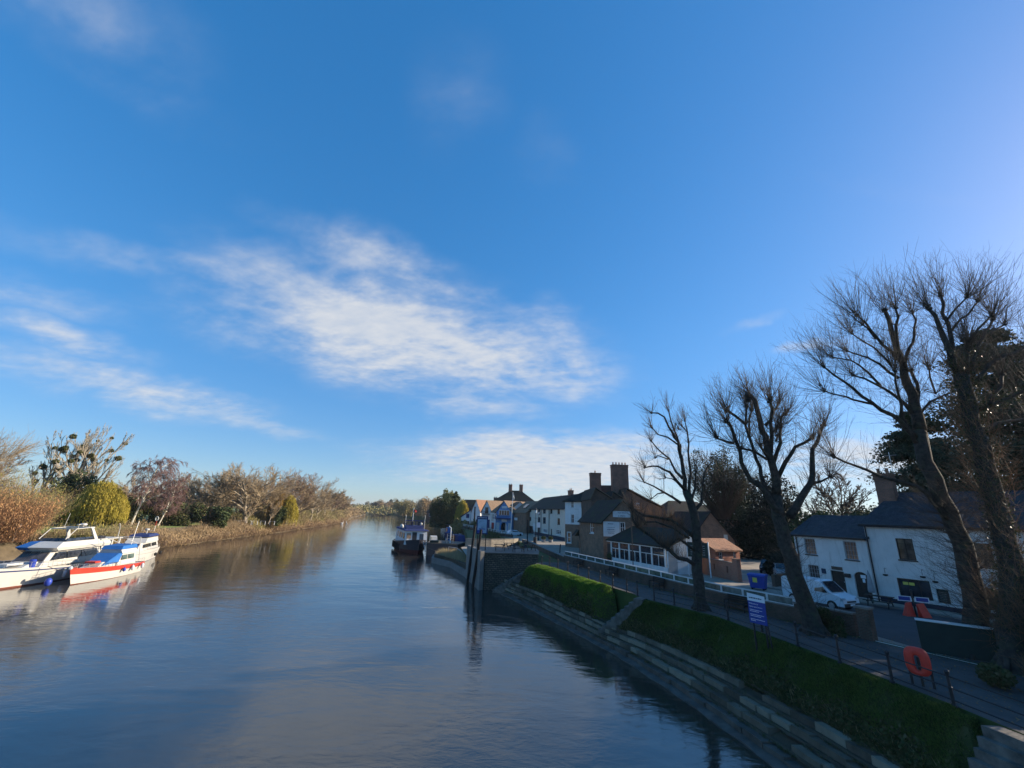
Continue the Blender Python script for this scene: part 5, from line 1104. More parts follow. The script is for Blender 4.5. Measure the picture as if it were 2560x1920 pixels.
# B: middle pollard
B_l = [([(1500,1400),(1500,1300),(1440,1050),(1400,850),(1330,620),(1290,480),(1240,440)], .26, .13, 0, .3), ([(1450,1000),(1450,800),(1455,600),(1440,480)], .13, .075, 0, -.8),
 ([(1480,1080),(1540,900),(1560,750),(1545,640),(1590,610)], .12, .065, 0, 1.), ([(1520,1240),(1580,1100),(1700,950),(1850,850)], .14, .07, 0, -.6),
 ([(1640,1620),(1750,1450),(1850,1300),(1850,1050),(1900,880),(1970,720)], .26, .08, 0, .9), ([(1560,1640),(1380,1300),(1300,1050),(1250,850),(1210,720),(1210,540)], .17, .06, 0, .8),
 ([(1210,720),(1100,630),(1020,580)], .09, .08, .6, 1.2), ([(1560,1620),(1400,1400),(1200,1200),(1130,980),(1090,850),(1050,720),(1020,690)], .2, .08, 0, -1.1),
 ([(1080,900),(1000,870),(920,850)], .08, .05, -.8, -1.4), ([(1400,720),(1470,600),(1530,500)], .09, .06, .2, .9), ([(1410,1060),(1300,990),(1150,950)], .08, .06, 0, -.7),
 ([(1500,880),(1520,830)], .06, .05, .7, .9), ([(1850,1300),(1950,1260),(2030,1235)], .09, .05, .5, .9), ([(1240,850),(1250,700),(1260,580)], .07, .05, .7, 1.3), ([(1420,1050),(1350,930)], .07, .06, .0, -.8), ([(1450,800),(1500,760)],.05,.05,-.3,-.6)]
pollard('pollard_tree', 'medium bare pollard with club shaped knuckles and dense brushy tops', 'tree', (16.9, 25.8, LZ), [(2010,1500),(1986,1435),(1962,1355),(1945,1290),(1940,1240)], B_l, C1, 25.8, .42, dens=1.5, sl=2.3, tk=.026)
# C, D: tall pollards at right
C_l = [([(860,1400),(810,1200),(770,1050),(720,900),(690,780),(640,640),(590,480)], 0.302, 0.098, 0, .2), ([(760,950),(700,800),(680,600),(670,460)], 0.118, 0.053, 0, -.9), ([(740,900),(790,760),(820,620),(800,500)], 0.101, 0.045, .1, .9),
 ([(680,860),(560,740),(480,640),(380,520)], 0.101, 0.045, 0, -.6), ([(800,1270),(700,1150),(560,1060),(440,1000),(350,980)], 0.109, 0.045, 0, .8), ([(560,1060),(450,960),(330,860),(190,840)], 0.076, 0.034, .5, 1.2),
 ([(830,1450),(650,1290),(480,1190),(280,1030),(120,910)], 0.143, 0.045, 0, -1.0), ([(500,1200),(350,1170),(200,1120),(130,1100)], 0.067, 0.030, -.4, -.2), ([(700,1000),(560,900),(450,840),(300,790)], 0.084, 0.038, 0, 1.3),
 ([(870,1280),(830,1050),(790,940)], 0.101, 0.075, 0, .6), ([(870,1260),(950,1180),(1050,1120),(1160,1100)], 0.076, 0.038, 0, .9), ([(980,1120),(940,1000),(930,930)], 0.050, 0.038, .3, .5), ([(830,1500),(720,1300),(680,1100),(670,950)], 0.101, 0.045, 0, -.8),
 ((CN, [(2372,1300),(2294,1216),(2229,1199),(2164,1177),(2086,1142)]), .13, .05, 0, -.8), ([(520,700),(450,600),(420,590)], 0.042, 0.038, -.3, -.6), ([(640,900),(500,760),(340,660)], 0.067, 0.034, .4, 1.)]
pollard('pollard_tree', 'tall bare pollard in front of the white house with boughs reaching left', 'tree', (22.2, 22.5, LZ), [(2440,1520),(2405,1360),(2350,1240),(2313,1150),(2300,1085)], C_l, C2, 22.5, .43, dens=1.5, sl=2.7, tk=.02)
D_l = [([(1180,980),(1120,880),(1090,780),(1030,620),(970,520),(920,460)], 0.202, 0.075, 0, -.3), ([(1100,780),(1090,650),(1040,500),(1020,370)], 0.118, 0.068, 0, .8), ([(1060,560),(1130,470),(1220,380)], 0.059, 0.038, .3, -.4), ([(1100,640),(1180,540),(1310,410)], 0.067, 0.038, .2, .9),
 ([(1230,1050),(1210,900),(1230,780)], 0.092, 0.060, 0, -.6), ([(1270,1050),(1270,850),(1320,730),(1420,550)], 0.101, 0.045, 0, .4), ([(1230,720),(1310,620),(1410,520)], 0.067, 0.045, -.6, -1.), ([(1300,1020),(1400,900),(1500,830),(1700,750)], 0.109, 0.060, 0, .9),
 ([(1340,680),(1510,590)], 0.050, 0.038, .3, .6), ([(1280,1250),(1450,1190),(1720,1080)], 0.109, 0.060, 0, -.8), ([(1400,1200),(1470,1060),(1490,970)], 0.084, 0.068, -.3, .1), ([(1290,1420),(1450,1350),(1700,1320)], 0.092, 0.060, 0, .7), ([(1200,1010),(1160,930)], 0.084, 0.075, 0, .3), ([(1250,740),(1210,700)],.08,.08,0,.2)]
Rd, Td = pollard('pollard_tree', 'tall ivy clad bare pollard at the right edge', 'tree', (21.8, 20.6, LZ), [(2531,1500),(2505,1300),(2450,1120),(2420,1010),(2403,945)], D_l, C2, 20.6, .42, dens=1.5, sl=2.6, tk=.02)
P = []
for p in resample(Td, .12, 0):
    k = 34 if p.z > 5 else 22
    for _ in range(k): a = random.random()*2*PI; r = random.uniform(.3, .62); P.append((p.x+math.cos(a)*r, p.y+math.sin(a)*r, p.z+random.uniform(-.2, .2)))
for (pts, r0, r1, a, b_) in D_l[:1]+D_l[4:6]+D_l[9:10]:
    for p in resample(limb3(C2, pts[:3], 20.6, a, b_), .12, 0):
        for _ in range(12): P.append(tuple(p+rv(.2)))
leaf_mesh('ivy', P, .085, mt['ivy'], Rd, 1.2)
S = []
for _ in range(1500):
    i = random.randint(2, len(Td)-1); q = Td[i]+rv(.3); shoot(S, q, rv(.6)+UP*.5+Vector((-.3, 0, 0)), random.uniform(.6, 2.0), .008, 4, .12, .08, 2)
seg_mesh('trunk_shoots', S, mt['twigo'], Rd, 3)
for nm, base, tr_, cnt in (('pollard_tree.002', (22.2, 22.5), [(2440,1520),(2405,1360),(2350,1240)], 620), ('pollard_tree.001', (16.9, 25.8), [(2010,1500),(1986,1435),(1962,1355),(1945,1290)], 200)):
    R = D.objects[nm]; S = []; T = resample([Vector((*base, LZ))]+[ony(x, y, base[1]) for x, y in tr_], .4, 0)
    for _ in range(cnt):
        q = random.choice(T[3:]); a = random.random()*2*PI; shoot(S, q+Vector((math.cos(a)*.3, math.sin(a)*.3, 0)), Vector((math.cos(a)-.35, math.sin(a), .25+random.random()*.5)), random.uniform(.5, 2.3), .008, 5, .16, .03, 3)
    seg_mesh('trunk_shoots', S, mt['twig'], R, 3)
# undergrowth at the foot of the right trees
def bush(name, lab, cat, c, rad, n, leaf, mat, stems=0, grp=None, stm='twig', lumps=9, kind=None, sh=.3, asp=1.2):
    "leafy shrub: clumps spread through an uneven volume; optional stems"
    c = Vector(c); R = empty(name, c, lab, cat, grp); P = []
    L_ = [(Vector((random.gauss(0, .45)*rad[0], random.gauss(0, .45)*rad[1], (random.random()*.8+.15)*rad[2])), random.uniform(.28, .5)) for _ in range(lumps)]
    per = n//lumps
    for q, s in L_:
        d = NR.normal(size=(per, 3)); d /= np.linalg.norm(d, axis=1, keepdims=True); rr = NR.uniform(0, 1, (per, 1))**sh
        P.append(np.array(c+q)+d*rr*np.array(rad)*s)
    P = np.concatenate(P); P[:, 2] = np.maximum(P[:, 2], c.z+.03); leaf_mesh('foliage', P, leaf, mt[mat], R, asp)
    if stems:
        S = []
        for _ in range(stems):
            a = random.random()*2*PI; shoot(S, c+Vector((math.cos(a)*rad[0]*.3*random.random(), math.sin(a)*rad[1]*.3, 0)), Vector((math.cos(a)*.6, math.sin(a)*.6, 1)), rad[2]*random.uniform(.7, 1.25), .012*max(1, rad[2]/3), 4, .1, .02, 3)
        seg_mesh('stems', S, mt[stm], R, 3)
    return R
bush('bramble_bush', 'tangled dark bramble around the feet of the tall right hand trees', 'bush', (24.0, 19.5, LZ), (2.6, 3.4, 3.4), 16000, .13, 'ivy', 260, stm='twigo')
bush('bramble_bush', 'low bramble thicket filling the lower right edge of the path', 'bush', (19.7, 16.9, LZ), (1.3, 1.9, 1.2), 9000, .10, 'under', 160, stm='twigo')
bush('shrub', 'dark leafless shrub on the low wall behind the middle pollard', 'bush', (18.2, 26.6, LZ), (1.0, 1.3, 1.1), 4200, .08, 'under', 120, stm='twig')
# yew, hedges, conifers behind the houses
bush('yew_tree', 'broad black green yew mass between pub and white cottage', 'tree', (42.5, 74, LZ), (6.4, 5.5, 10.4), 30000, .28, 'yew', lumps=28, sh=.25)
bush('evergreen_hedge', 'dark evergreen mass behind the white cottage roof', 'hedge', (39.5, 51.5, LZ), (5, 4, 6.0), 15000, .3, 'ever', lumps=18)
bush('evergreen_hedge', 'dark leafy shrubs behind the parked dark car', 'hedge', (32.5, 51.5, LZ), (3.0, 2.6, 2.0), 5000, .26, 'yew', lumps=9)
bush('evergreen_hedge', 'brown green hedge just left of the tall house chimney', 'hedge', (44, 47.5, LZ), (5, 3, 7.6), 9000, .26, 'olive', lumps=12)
def conifer(name, lab, c, H, rad, n, tr=.35, mat='cedar', layered=True, top=.97, leaf=.16):
    c = Vector(c); R = empty(name, c, lab, 'tree'); tb = MB(); tb.tube([c-Vector((0, 0, .3)), c+Vector((0, 0, H*.5)), c+Vector((.2, 0, H*.97))], [tr, tr*.7, .04], 10); P = []; S = []
    nb = int(H*5.2)
    for i in range(nb):
        t = .16+.82*(i/nb); z = H*t; L = rad*(1-t)**.62*random.uniform(.6, 1.15)*(.55+.45*min(1, t*5)); a = random.random()*2*PI; d = Vector((math.cos(a), math.sin(a), random.uniform(-.05, .22)))
        q0 = c+Vector((0, 0, z)); q1 = q0+d*L*.6; q2 = q0+d*L+Vector((0, 0, -.06*L)); tb.tube([q0, q1, q2], [.10*(1-t)+.03, .05, .015], 5)
        k = int(2.2*n/nb*(.4+L/rad)); 
        u = NR.uniform(.22, 1.04, (k, 1)); b_ = np.array(q0)*(1-u)+np.array(q2)*u; w = (.10+.24*np.sin(u*2.6))*L; off = NR.normal(size=(k, 3))*w*np.array([[.8, .8, .26]]); P.append(b_+off+np.array([[0, 0, .1]]))
    tb.build('trunk', mt['bark'], R, smooth=True); leaf_mesh('crown', np.concatenate(P), leaf, mt[mat], R, 1.8)
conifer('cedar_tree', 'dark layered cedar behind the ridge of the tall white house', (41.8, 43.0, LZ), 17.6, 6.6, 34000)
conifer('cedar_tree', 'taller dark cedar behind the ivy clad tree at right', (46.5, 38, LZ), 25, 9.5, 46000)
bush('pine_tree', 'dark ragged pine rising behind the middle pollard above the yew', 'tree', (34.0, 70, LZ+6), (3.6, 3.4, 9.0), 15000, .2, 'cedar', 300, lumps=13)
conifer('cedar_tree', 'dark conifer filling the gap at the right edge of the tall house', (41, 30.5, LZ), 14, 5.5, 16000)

# ---- generic leafless tree, grown in local space ----
def grow(S, T, p, d, L, r, lev, maxlev, cfg, ln=0):
    n = 5 if lev == 0 else (4 if lev < maxlev else 3); st = L/n; q = p.copy(); pts = [(q.copy(), d.copy(), r)]
    for i in range(n):
        d = (d+rv(cfg['wig'])+UP*cfg['trop'][min(lev, len(cfg['trop'])-1)]).normalized(); e = q+d*st; ra = r*(1-.62*i/n); rb = r*(1-.62*(i+1)/n)
        (T if lev <= cfg.get('tl', 1) else S).append((*q, *e, ra, rb)); q = e; pts.append((q.copy(), d.copy(), rb))
    if lev >= maxlev: return
    k = cfg['kids'][lev]
    for j in range(k):
        t = cfg['start'][min(lev, len(cfg['start'])-1)]; u = t+(1-t)*(j+random.random()*.8)/k; x = u*n; i = min(n-1, int(x)); f_ = x-i
        pp = pts[i][0].lerp(pts[i+1][0], f_); dd = pts[i][1]; az_ = random.random()*2*PI if lev else (j*2.4+random.random()*.5)
        perp = dd.cross(Vector((math.cos(az_), math.sin(az_), .3))); perp = perp.normalized() if perp.length > .01 else Vector((1, 0, 0))
        an = cfg['ang'][min(lev, len(cfg['ang'])-1)]*random.uniform(.7, 1.25); nd_ = (dd*math.cos(an)+perp*math.sin(an)).normalized()
        grow(S, T, pp, nd_, L*cfg['len'][min(lev, len(cfg['len'])-1)]*random.uniform(.7, 1.15)*(1-.25*u*(lev > 0)), pts[i][2]*.58 if lev else pts[i][2]*.62, lev+1, maxlev, cfg)
def fit(S, T, H, W):
    a = np.array(S)[:, 3:6]; h = max(a[:, 2].max(), 1e-3); w = np.percentile(np.hypot(a[:, 0], a[:, 1]), 96)
    k = np.array([W/2/w, W/2/w, H/h])
    for X in (S, T):
        for i, s in enumerate(X): s = list(s); X[i] = (s[0]*k[0], s[1]*k[1], s[2]*k[2], s[3]*k[0], s[4]*k[1], s[5]*k[2], s[6], s[7])
def baretree(name, lab, base, H, W, cfg, bark, tw, tr=.3, rz=0, seed=1, extra=None, grp=None, stems=1):
    st_ = random.getstate(); random.seed(seed); S, T = [], []
    for k in range(stems):
        lean = Vector((random.gauss(0, .22), random.gauss(0, .22), 1)).normalized() if stems > 1 else Vector((cfg.get('lean', 0), 0, 1)).normalized()
        grow(S, T, Vector((random.gauss(0, .4)*(stems > 1), random.gauss(0, .4)*(stems > 1), 0)), lean, H*cfg.get('tlen', .5), tr, 0, len(cfg['kids']), cfg)
    fit(S, T, H, W); random.setstate(st_); mn = cfg.get('mn', .022); S = [(*s[:6], max(s[6], mn), max(s[7], mn*.7)) for s in S]
    R = empty(name, base, lab, 'tree', grp, rz)
    seg_mesh('trunk', T, mt[bark], R, 7, world=False); seg_mesh('crown', S, mt[tw], R, 3, world=False)
    return R, S
OAK = dict(kids=(11, 8, 7, 8), ang=(.85, .6, .55, .55), len=(.95, .62, .52, .45), trop=(.03, .07, .07, .05), start=(.2, .25, .15, .1), wig=.08, tlen=.4, mn=.034)
TALL = dict(kids=(12, 7, 7, 7), ang=(.55, .5, .5, .5), len=(.6, .5, .45, .4), trop=(.02, .12, .1, .08), start=(.25, .2, .15, .1), wig=.1, tlen=.7, mn=.03)
BIR = dict(kids=(14, 8, 7, 7), ang=(.7, .6, .6, .5), len=(.45, .55, .6, .6), trop=(.02, .02, -.22, -.4), start=(.25, .15, .1, .1), wig=.1, tlen=.85, mn=.024)
POP = dict(kids=(8, 6, 7, 8), ang=(.62, .5, .45, .5), len=(.8, .5, .42, .4), trop=(.0, .05, .08, .08), start=(.1, .35, .3, .2), wig=.05, tlen=.55, mn=.028, lean=.12)
mt['tanl'] = leafmat('tan_crown', [(.18, .15, .08), (.33, .27, .15), (.40, .34, .2)], .9, scale=.1)
def mistle(R, S, n, zmin, r=(.38, .8)):
    M_ = MB(); c = [s for s in S if s[5] > zmin and math.hypot(s[3], s[4]) < 7]; me0 = None
    base = NR.normal(size=(420, 3)); base /= np.linalg.norm(base, axis=1, keepdims=True); base *= NR.uniform(.25, 1, (420, 1))**.4
    for i in range(n):
        s = random.choice(c); rr = random.uniform(*r)
        if me0 is None: o = leaf_mesh('mistletoe', base, .3, mt['mist'], R, 1.3, world=False); me0 = o
        else: o = me0.copy(); COL.objects.link(o)
        o.location = (s[3], s[4], s[5]); o.scale = (rr, rr, rr*.85)
R1, S1 = baretree('poplar_tree', 'leaning bare poplar dotted with mistletoe, left one of the pair', (-107, 100, 3.5), 22.5, 16, dict(POP, lean=.22), 'barkl', 'twigs', .5, 0, 3); mistle(R1, S1, 14, 8)
R2, S2 = baretree('poplar_tree', 'tall bare poplar hung with many mistletoe balls, right one of the pair', (-101.5, 105, 3.5), 24, 17, dict(POP, lean=.05), 'barkl', 'twigs', .55, 1., 5, stems=3); mistle(R2, S2, 24, 9)
def dome(name, lab, c, rad, n, leaf, mat, droop=True, grp=None, cat='tree', tr=.25):
    c = Vector(c); R = empty(name, c, lab, cat, grp); P = []
    for _ in range(n//14):
        a = random.random()*2*PI; r = math.sqrt(random.random()); top = Vector((math.cos(a)*r*rad[0], math.sin(a)*r*rad[1], rad[2]*(1-r*r*.62)*random.uniform(.86, 1.05)))
        Ls = rad[2]*random.uniform(.15, .5)
        for k in range(14): P.append(tuple(c+top+Vector((random.gauss(0, .1), random.gauss(0, .1), -Ls*k/14 if droop else Ls*.3*random.gauss(0, 1)))))
    tb = MB(); tb.tube([c, c+Vector((.1, 0, rad[2]*.8))], [tr, tr*.4], 8); tb.build('trunk', mt['barkl'], R); leaf_mesh('crown', P, leaf*.62, mt[mat], R, 4.5, up=.85)
dome('willow_tree', 'bright yellow drooping willow below the mistletoe poplars', (-88, 96, 4), (5.6, 4.5, 8.9), 34000, .17, 'willow')
bush('evergreen_shrub', 'dark green dome shrub joined to the left of the yellow willow', 'bush', (-93.5, 95, 4), (4.2, 3.5, 8.6), 12000, .34, 'ever', lumps=14)
baretree('birch_tree', 'weeping birch with pale trunk and purplish crown', (-83.5, 100, 3.6), 16, 12, BIR, 'birch', 'twigp', .24, 0, 8)
baretree('birch_tree', 'second slender birch leaning right with purple brown twigs', (-79.8, 103, 3.6), 12.5, 9, dict(BIR, lean=.2), 'birch', 'twigp', .17, 1, 9)
oaks = [('spreading bare tree nearest the birches on the left bank', (-90, 128, 3.5), 14, 20, 21, .5, 'twigl'), ('broad bare tree with low forked trunk above the white rails', (-85.5, 131, 3.5), 16, 24, 22, .6, 'twigl'),
 ('widest bare tree, its crown sweeping right over the field', (-80, 137, 3.5), 18.5, 27, 23, .7, 'twigl'), ('bare tree behind the widest crown, standing a little taller', (-86, 148, 3.5), 18.5, 24, 24, .5, 'twigl')]
for lab, b_, H, W, sd, tr, tw in oaks: baretree('bare_tree', lab, b_, H, W, dict(OAK, lean=.12 if sd == 23 else 0), 'barkl', tw, tr, sd, sd, grp='wide bare trees on the left bank')
for lab, b_, H, W, sd in (('thin young bare tree standing on the grass by the white rails', (-77.5, 133, 3.5), 8, 5, 31), ('thin leaning bare tree right of the white rails', (-74.0, 139, 3.5), 7, 5, 32)): baretree('young_tree', lab, b_, H, W, dict(TALL, lean=.2), 'barkl', 'twigl', .14, 0, sd)
dome('golden_willow', 'orange and yellow willow in the middle of the left bank', (-78.5, 152, 3), (3.2, 3, 11.5), 14000, .2, 'orangel'); dome('golden_willow', 'yellow green willow just right of the orange one', (-75.5, 153, 3), (3.6, 3, 9.6), 14000, .2, 'willow')
bush('evergreen_shrub', 'small dark evergreen under the orange willow', 'bush', (-76, 149.5, 2.5), (2.2, 2, 5), 4000, .3, 'ever')
# prototypes for the receding row
protos = []
for i, (cfg, tw, sd) in enumerate(((TALL, 'twigm', 41), (OAK, 'twigl', 42), (TALL, 'twigl', 43), (OAK, 'twigm', 44))):
    protos.append((cfg, tw, sd))
row = [(-97, 117, 12.5, 15, 1, 'low tan bare tree just right of the weeping birches'), (-92, 151, 17.5, 20, 3, 'brown bare tree filling the gap behind the wide crowns'), (-84, 174, 18, 18, 1, 'tan bare tree rising behind the yellow willow'), (-82, 166, 19.4, 16, 0, 'brownish bare tree right of the orange willow'), (-86, 182, 19.9, 17, 3, 'rounded reddish bare tree, second after the orange willow'), (-88, 200, 19.9, 16, 2, 'pale domed bare tree standing taller than its neighbours'),
 (-93, 218, 17.1, 16, 1, 'low olive bare tree before the bank bends away'), (-98, 238, 16.0, 16, 2, 'grey bare tree halfway along the far left bank'), (-105, 262, 16.5, 17, 0, 'brown bare tree at the turn of the left bank'),
 (-112, 288, 16.0, 18, 1, 'wide bare tree near the far bend on the left'), (-122, 322, 16.0, 19, 2, 'bare tree close above the far left water edge'), (-140, 372, 16.0, 22, 0, 'last tall brown tree before the river narrows'), (-165, 440, 17.1, 26, 1, 'hazy bare tree at the far end of the left bank'),
 (-95, 150, 15.0, 18, 3, 'reddish bare tree behind the widest crown'), (-103, 128, 13.0, 17, 0, 'brown bare tree between the birches and the wide trees'), (-98, 112, 9.0, 14, 1, 'low brown tree behind the birch trunks'), (-112, 92, 15.0, 13, 0, 'faint bare tree at far left behind the leaning poplar'), (-122, 96, 14.0, 14, 2, 'faint grey tree at the left edge of the photo'), (-96, 172, 17.1, 17, 1, 'dull bare tree behind the orange willow')]
cache = {}
for (x, y, H, W, k, lab) in row:
    k = k+10 if y > 225 else k
    cfg, tw, sd = protos[k % 10]
    if k > 5: cfg = dict(cfg, mn=.085)
    if k not in cache:
        R, _ = baretree('bare_tree', lab, (x, y, 3), H, W, cfg, 'barkl', tw, .32, 0, sd, grp='bare trees receding along the left bank'); cache[k] = (R, H, W); KIDS[R.name] = list(R.children)
    else:
        src, h0, w0 = cache[k]; R = copy_tree(src); R.location = (x, y, 3); R.rotation_euler.z = random.random()*6; R.scale = (W/w0*1.15, W/w0*1.15, H/h0*1.08); R['label'] = lab
# left edge willow: long pale leaning stems and rusty bushes
def thicket(name, lab, c, rad, n, mat, seed, lean=(0, 0), stems=700, stm='twigo', grp=None, leaf=.13):
    c = Vector(c); R = empty(name, c, lab, 'bush', grp); S = []
    for _ in range(stems):
        a = random.random()*2*PI; r = math.sqrt(random.random()); b_ = c+Vector((math.cos(a)*r*rad[0]*.7, math.sin(a)*r*rad[1]*.7, -.2))
        shoot(S, b_, Vector((math.cos(a)*.55*r+lean[0], math.sin(a)*.55*r+lean[1], 1)), rad[2]*random.uniform(.55, 1.05), .022, 5, .11, .02, 5, .5)
    seg_mesh('stems', S, mt[stm], R, 3); P = np.array([s[3:6] for s in S]); P = P[NR.randint(0, len(P), n)]+NR.normal(size=(n, 3))*.3; leaf_mesh('foliage', P, leaf*.5, mt[mat], R, 5.5, up=.6)
th = [('rusty orange bush overhanging the timber landing at left', (-71, 55, 2.2), (5.5, 5, 5.6), 6500, 'scrubo', 'twigo'), ('second rusty willow bush right behind the cruiser hardtop', (-75, 66, 2.8), (6, 5, 6.2), 7000, 'scrubo', 'twigo'),
 ('yellow olive willow bush above the rusty bushes', (-84, 68, 3), (7, 5, 9.4), 8000, 'olive', 'twigl'), ('olive bush under the leaning poplar', (-88, 80, 3), (6, 5, 7.6), 7000, 'olive', 'twigl'),
 ('low olive brown scrub near the cruiser radar', (-70.5, 76, 1.4), (4, 6, 3.0), 5000, 'scrubg', 'twigl')]
for lab, c, rad, n, m_, sm in th: thicket('willow_bush', lab, c, rad, int(n*2.2), m_, 0, stems=800, stm=sm)
R = empty('leaning_willow', (-82, 55, 3), 'long pale willow stems leaning up to the right at the left edge', 'tree'); S = []; tb = MB()
for k in range(9):
    p = Vector((-86+random.gauss(0, 1.2), 56+random.gauss(0, 1.5), 4+random.random()*2)); d = Vector((.75, .9, .62+random.gauss(0, .12))); L = random.uniform(9, 17); pts = [p]
    for i in range(6): d = (d.normalized()+rv(.05)+UP*.05); pts.append(pts[-1]+d.normalized()*L/6)
    tb.tube(pts, [.14-.02*i for i in range(7)], 6)
    for q in pts[2:]:
        for _ in range(26): shoot(S, q+rv(.4), d.normalized()+rv(.5)+UP*.3, random.uniform(1.5, 4), .03, 4, .1, .03, 4)
tb.build('trunk', mt['barkl'], R, smooth=True); seg_mesh('crown', S, mt['twigl'], R, 3)
for c, rad, lab in (((-93, 106, 3.2), (6, 4, 5.4), 'dark hedge around the orange brick gable'), ((-84, 112, 3.2), (5, 4, 5.6), 'dark brown hedge behind the birch trunks'), ((-90, 121, 3.2), (6, 4, 6.0), 'dark green shrub group left of the wide bare trees'), ((-78, 118, 3.0), (4, 4, 4.6), 'dark leafy shrubs in front of the red tiled house'), ((-100, 140, 3.2), (7, 4, 4.5), 'dark hedge line under the wide bare trees'), ((-90, 165, 3.2), (6, 4, 5), 'dark hedge under the orange willow')):
    bush('dark_hedge', lab, 'hedge', c, rad, 9000, .36, 'ever' if 'green' in lab or 'leafy' in lab else 'under', 120, lumps=14, stm='twigm')
# bank scrub: uncountable, one object per colour
def scrub(name, lab, pl, y0, y1, n, h, w_in, mat, stm, leafn, ofs=0., leaf=.3, side=-1, dip=None, r=.02):
    S = []; ts = []
    for _ in range(int(n*1.5)):
        y = y0+(y1-y0)*random.random()**1.25; x = plerp(pl, y)+side*(random.random()**.8*w_in+ofs); k = (.55+.45*math.sin(y*.23)*math.sin(y*.071+1))*(.7+.6*random.random()); hh = h*max(.35, k)*(1 if dip is None else dip(y))
        z = .2+min(3.1, abs(x-plerp(pl, y))*.55); a = random.random()*2*PI; sc_ = 1+max(0, y-150)/250
        d = Vector((math.cos(a)*.35, math.sin(a)*.35, 1)).normalized(); m = Vector((x, y, z-.2))+d*hh*.5; e = m+(d+rv(.25)).normalized()*hh*.5; e2 = m+(d+rv(.4)).normalized()*hh*.4
        S.append((x, y, z-.3, *m, r*sc_, r*.8*sc_)); S.append((*m, *e, r*.8*sc_, r*.3*sc_)); S.append((*m, *e2, r*.6*sc_, r*.3*sc_))
    R = seg_mesh(name, S, mt[stm]); tag(R, lab, kind='stuff'); S = np.array(S); leafn = int(leafn*1.3); P = S[NR.randint(0, len(S), leafn), 3:6]+NR.normal(size=(leafn, 3))*.35*max(1, leaf/.3)
    P[:, 2] = np.maximum(P[:, 2], .05); o = leaf_mesh('scrub_leaves', P, leaf*.42, mt[mat], R, 6, up=.8); o['kind'] = 'stuff'
scrub('reeds', 'tan reeds and scrub along the near left bank', LW, 70, 150, 5200, 3.2, 4.4, 'scrubt', 'twigl', 34000, leaf=.13, ofs=-.9)
scrub('scrub', 'rust and olive scrub covering the middle of the left bank', LW, 138, 330, 6000, 7.0, 11, 'scrubg', 'twigl', 52000, leaf=.27, r=.03)
scrub('scrub', 'tan brush at the water edge of the middle left bank', LW, 70, 330, 6000, 2.6, 2.6, 'scrubt', 'twigm', 40000, leaf=.2, r=.028, ofs=-1.2)
scrub('scrub', 'brown brush along the distant left bank', LW, 300, 900, 2600, 7, 16, 'scrubt', 'twigl', 30000, leaf=.6, r=.06)
RW = [(-9, 100), (-11, 124), (-14, 150), (-20, 195), (-33, 264), (-75, 424), (-190, 760), (-360, 1232)]
scrub('scrub', 'dark scrub below the evergreens on the right bank', RW, 150, 300, 2400, 3.5, 6, 'ever', 'twigm', 9000, side=1, leaf=.4, r=.03)
scrub('scrub', 'olive brush along the far right bank', RW, 260, 1100, 3600, 8, 20, 'scrubg', 'twigl', 40000, side=1, leaf=.6, r=.06)
scrub('scrub', 'dark overgrown bank between pontoon and brick wall', RW, 100, 150, 1400, 1.2, 8, 'under', 'twig', 8000, side=1, leaf=.18, r=.014)
# right bank far trees
FK = {i: i+10 if i+10 in cache else 10 for i in range(4)}
rt = [(-62, 395, 15, 16, 1, 'olive bare tree in the far row right of the river bend'), (-78, 440, 16, 18, 3, 'rounded brown tree in the far row on the right bank'), (-98, 500, 17, 20, 0, 'brown bare tree further along the far right bank'), (-122, 560, 16, 22, 2, 'pale bare tree near the river bend on the right bank'),
 (-150, 630, 19, 24, 1, 'large pale domed tree at the river bend'), (-48, 345, 13, 14, 2, 'pale tree left of the dark evergreens'), (-40, 300, 14, 13, 1, 'yellowish bare tree beside the dark evergreens'), (-52, 330, 12, 14, 3, 'low brown tree behind the far right bank'), (-200, 740, 16, 26, 3, 'faint tree beyond the bend, right side'),
 (-110, 470, 13, 18, 1, 'low olive tree filling the far right row'), (-10, 235, 10, 11, 3, 'reddish bare tree between yellow willow and white lean-to'), (-5, 260, 10, 12, 0, 'reddish bare tree further behind the white lean-to'), (-290, 980, 19, 34, 0, 'faint tree at the very end of the river, left'), (-340, 1150, 22, 40, 2, 'faint tree at the very end of the river, right')]
for (x, y, H, W, kk, lab) in rt:
    R = bush('far_tree', lab, 'tree', (x, y, 3), (W*.5, W*.45, H*.95), 7000, .22+y/900, ['scrubt', 'scrubg', 'tanl', 'scrubt'][kk], 60, lumps=16, stm='twigl', sh=.5); tb = MB(); tb.tube([(x, y, 2), (x, y, 3+H*.7)], [.5, .12], 6); tb.build('trunk', mt['barkl'], R); R['group'] = 'trees on the far right bank'
bush('evergreen_tree', 'large dark rounded evergreen beside the river before the boathouses', 'tree', (-30, 205, 2), (6, 5, 11.5), 16000, .42, 'ever', lumps=22)
conifer('spruce_tree', 'pointed dark spruce between the rounded evergreen and yellow willow', (-23.5, 198, 3), 15, 4.0, 9000, mat='ever', leaf=.3)
bush('ivy_tree', 'ochre topped ivy clad tree left of the pointed spruce', 'tree', (-28, 212, 6), (4, 4, 10.5), 8000, .5, 'olive', lumps=14)
dome('willow_tree', 'yellow green willow right of the pointed spruce', (-19.8, 195, 3), (3.4, 3, 11), 8000, .34, 'willow')
bush('fern_shrub', 'grey green bush hanging over the water below the evergreens', 'bush', (-18, 168, 1.5), (3, 4, 4.2), 5000, .3, 'scrubg')
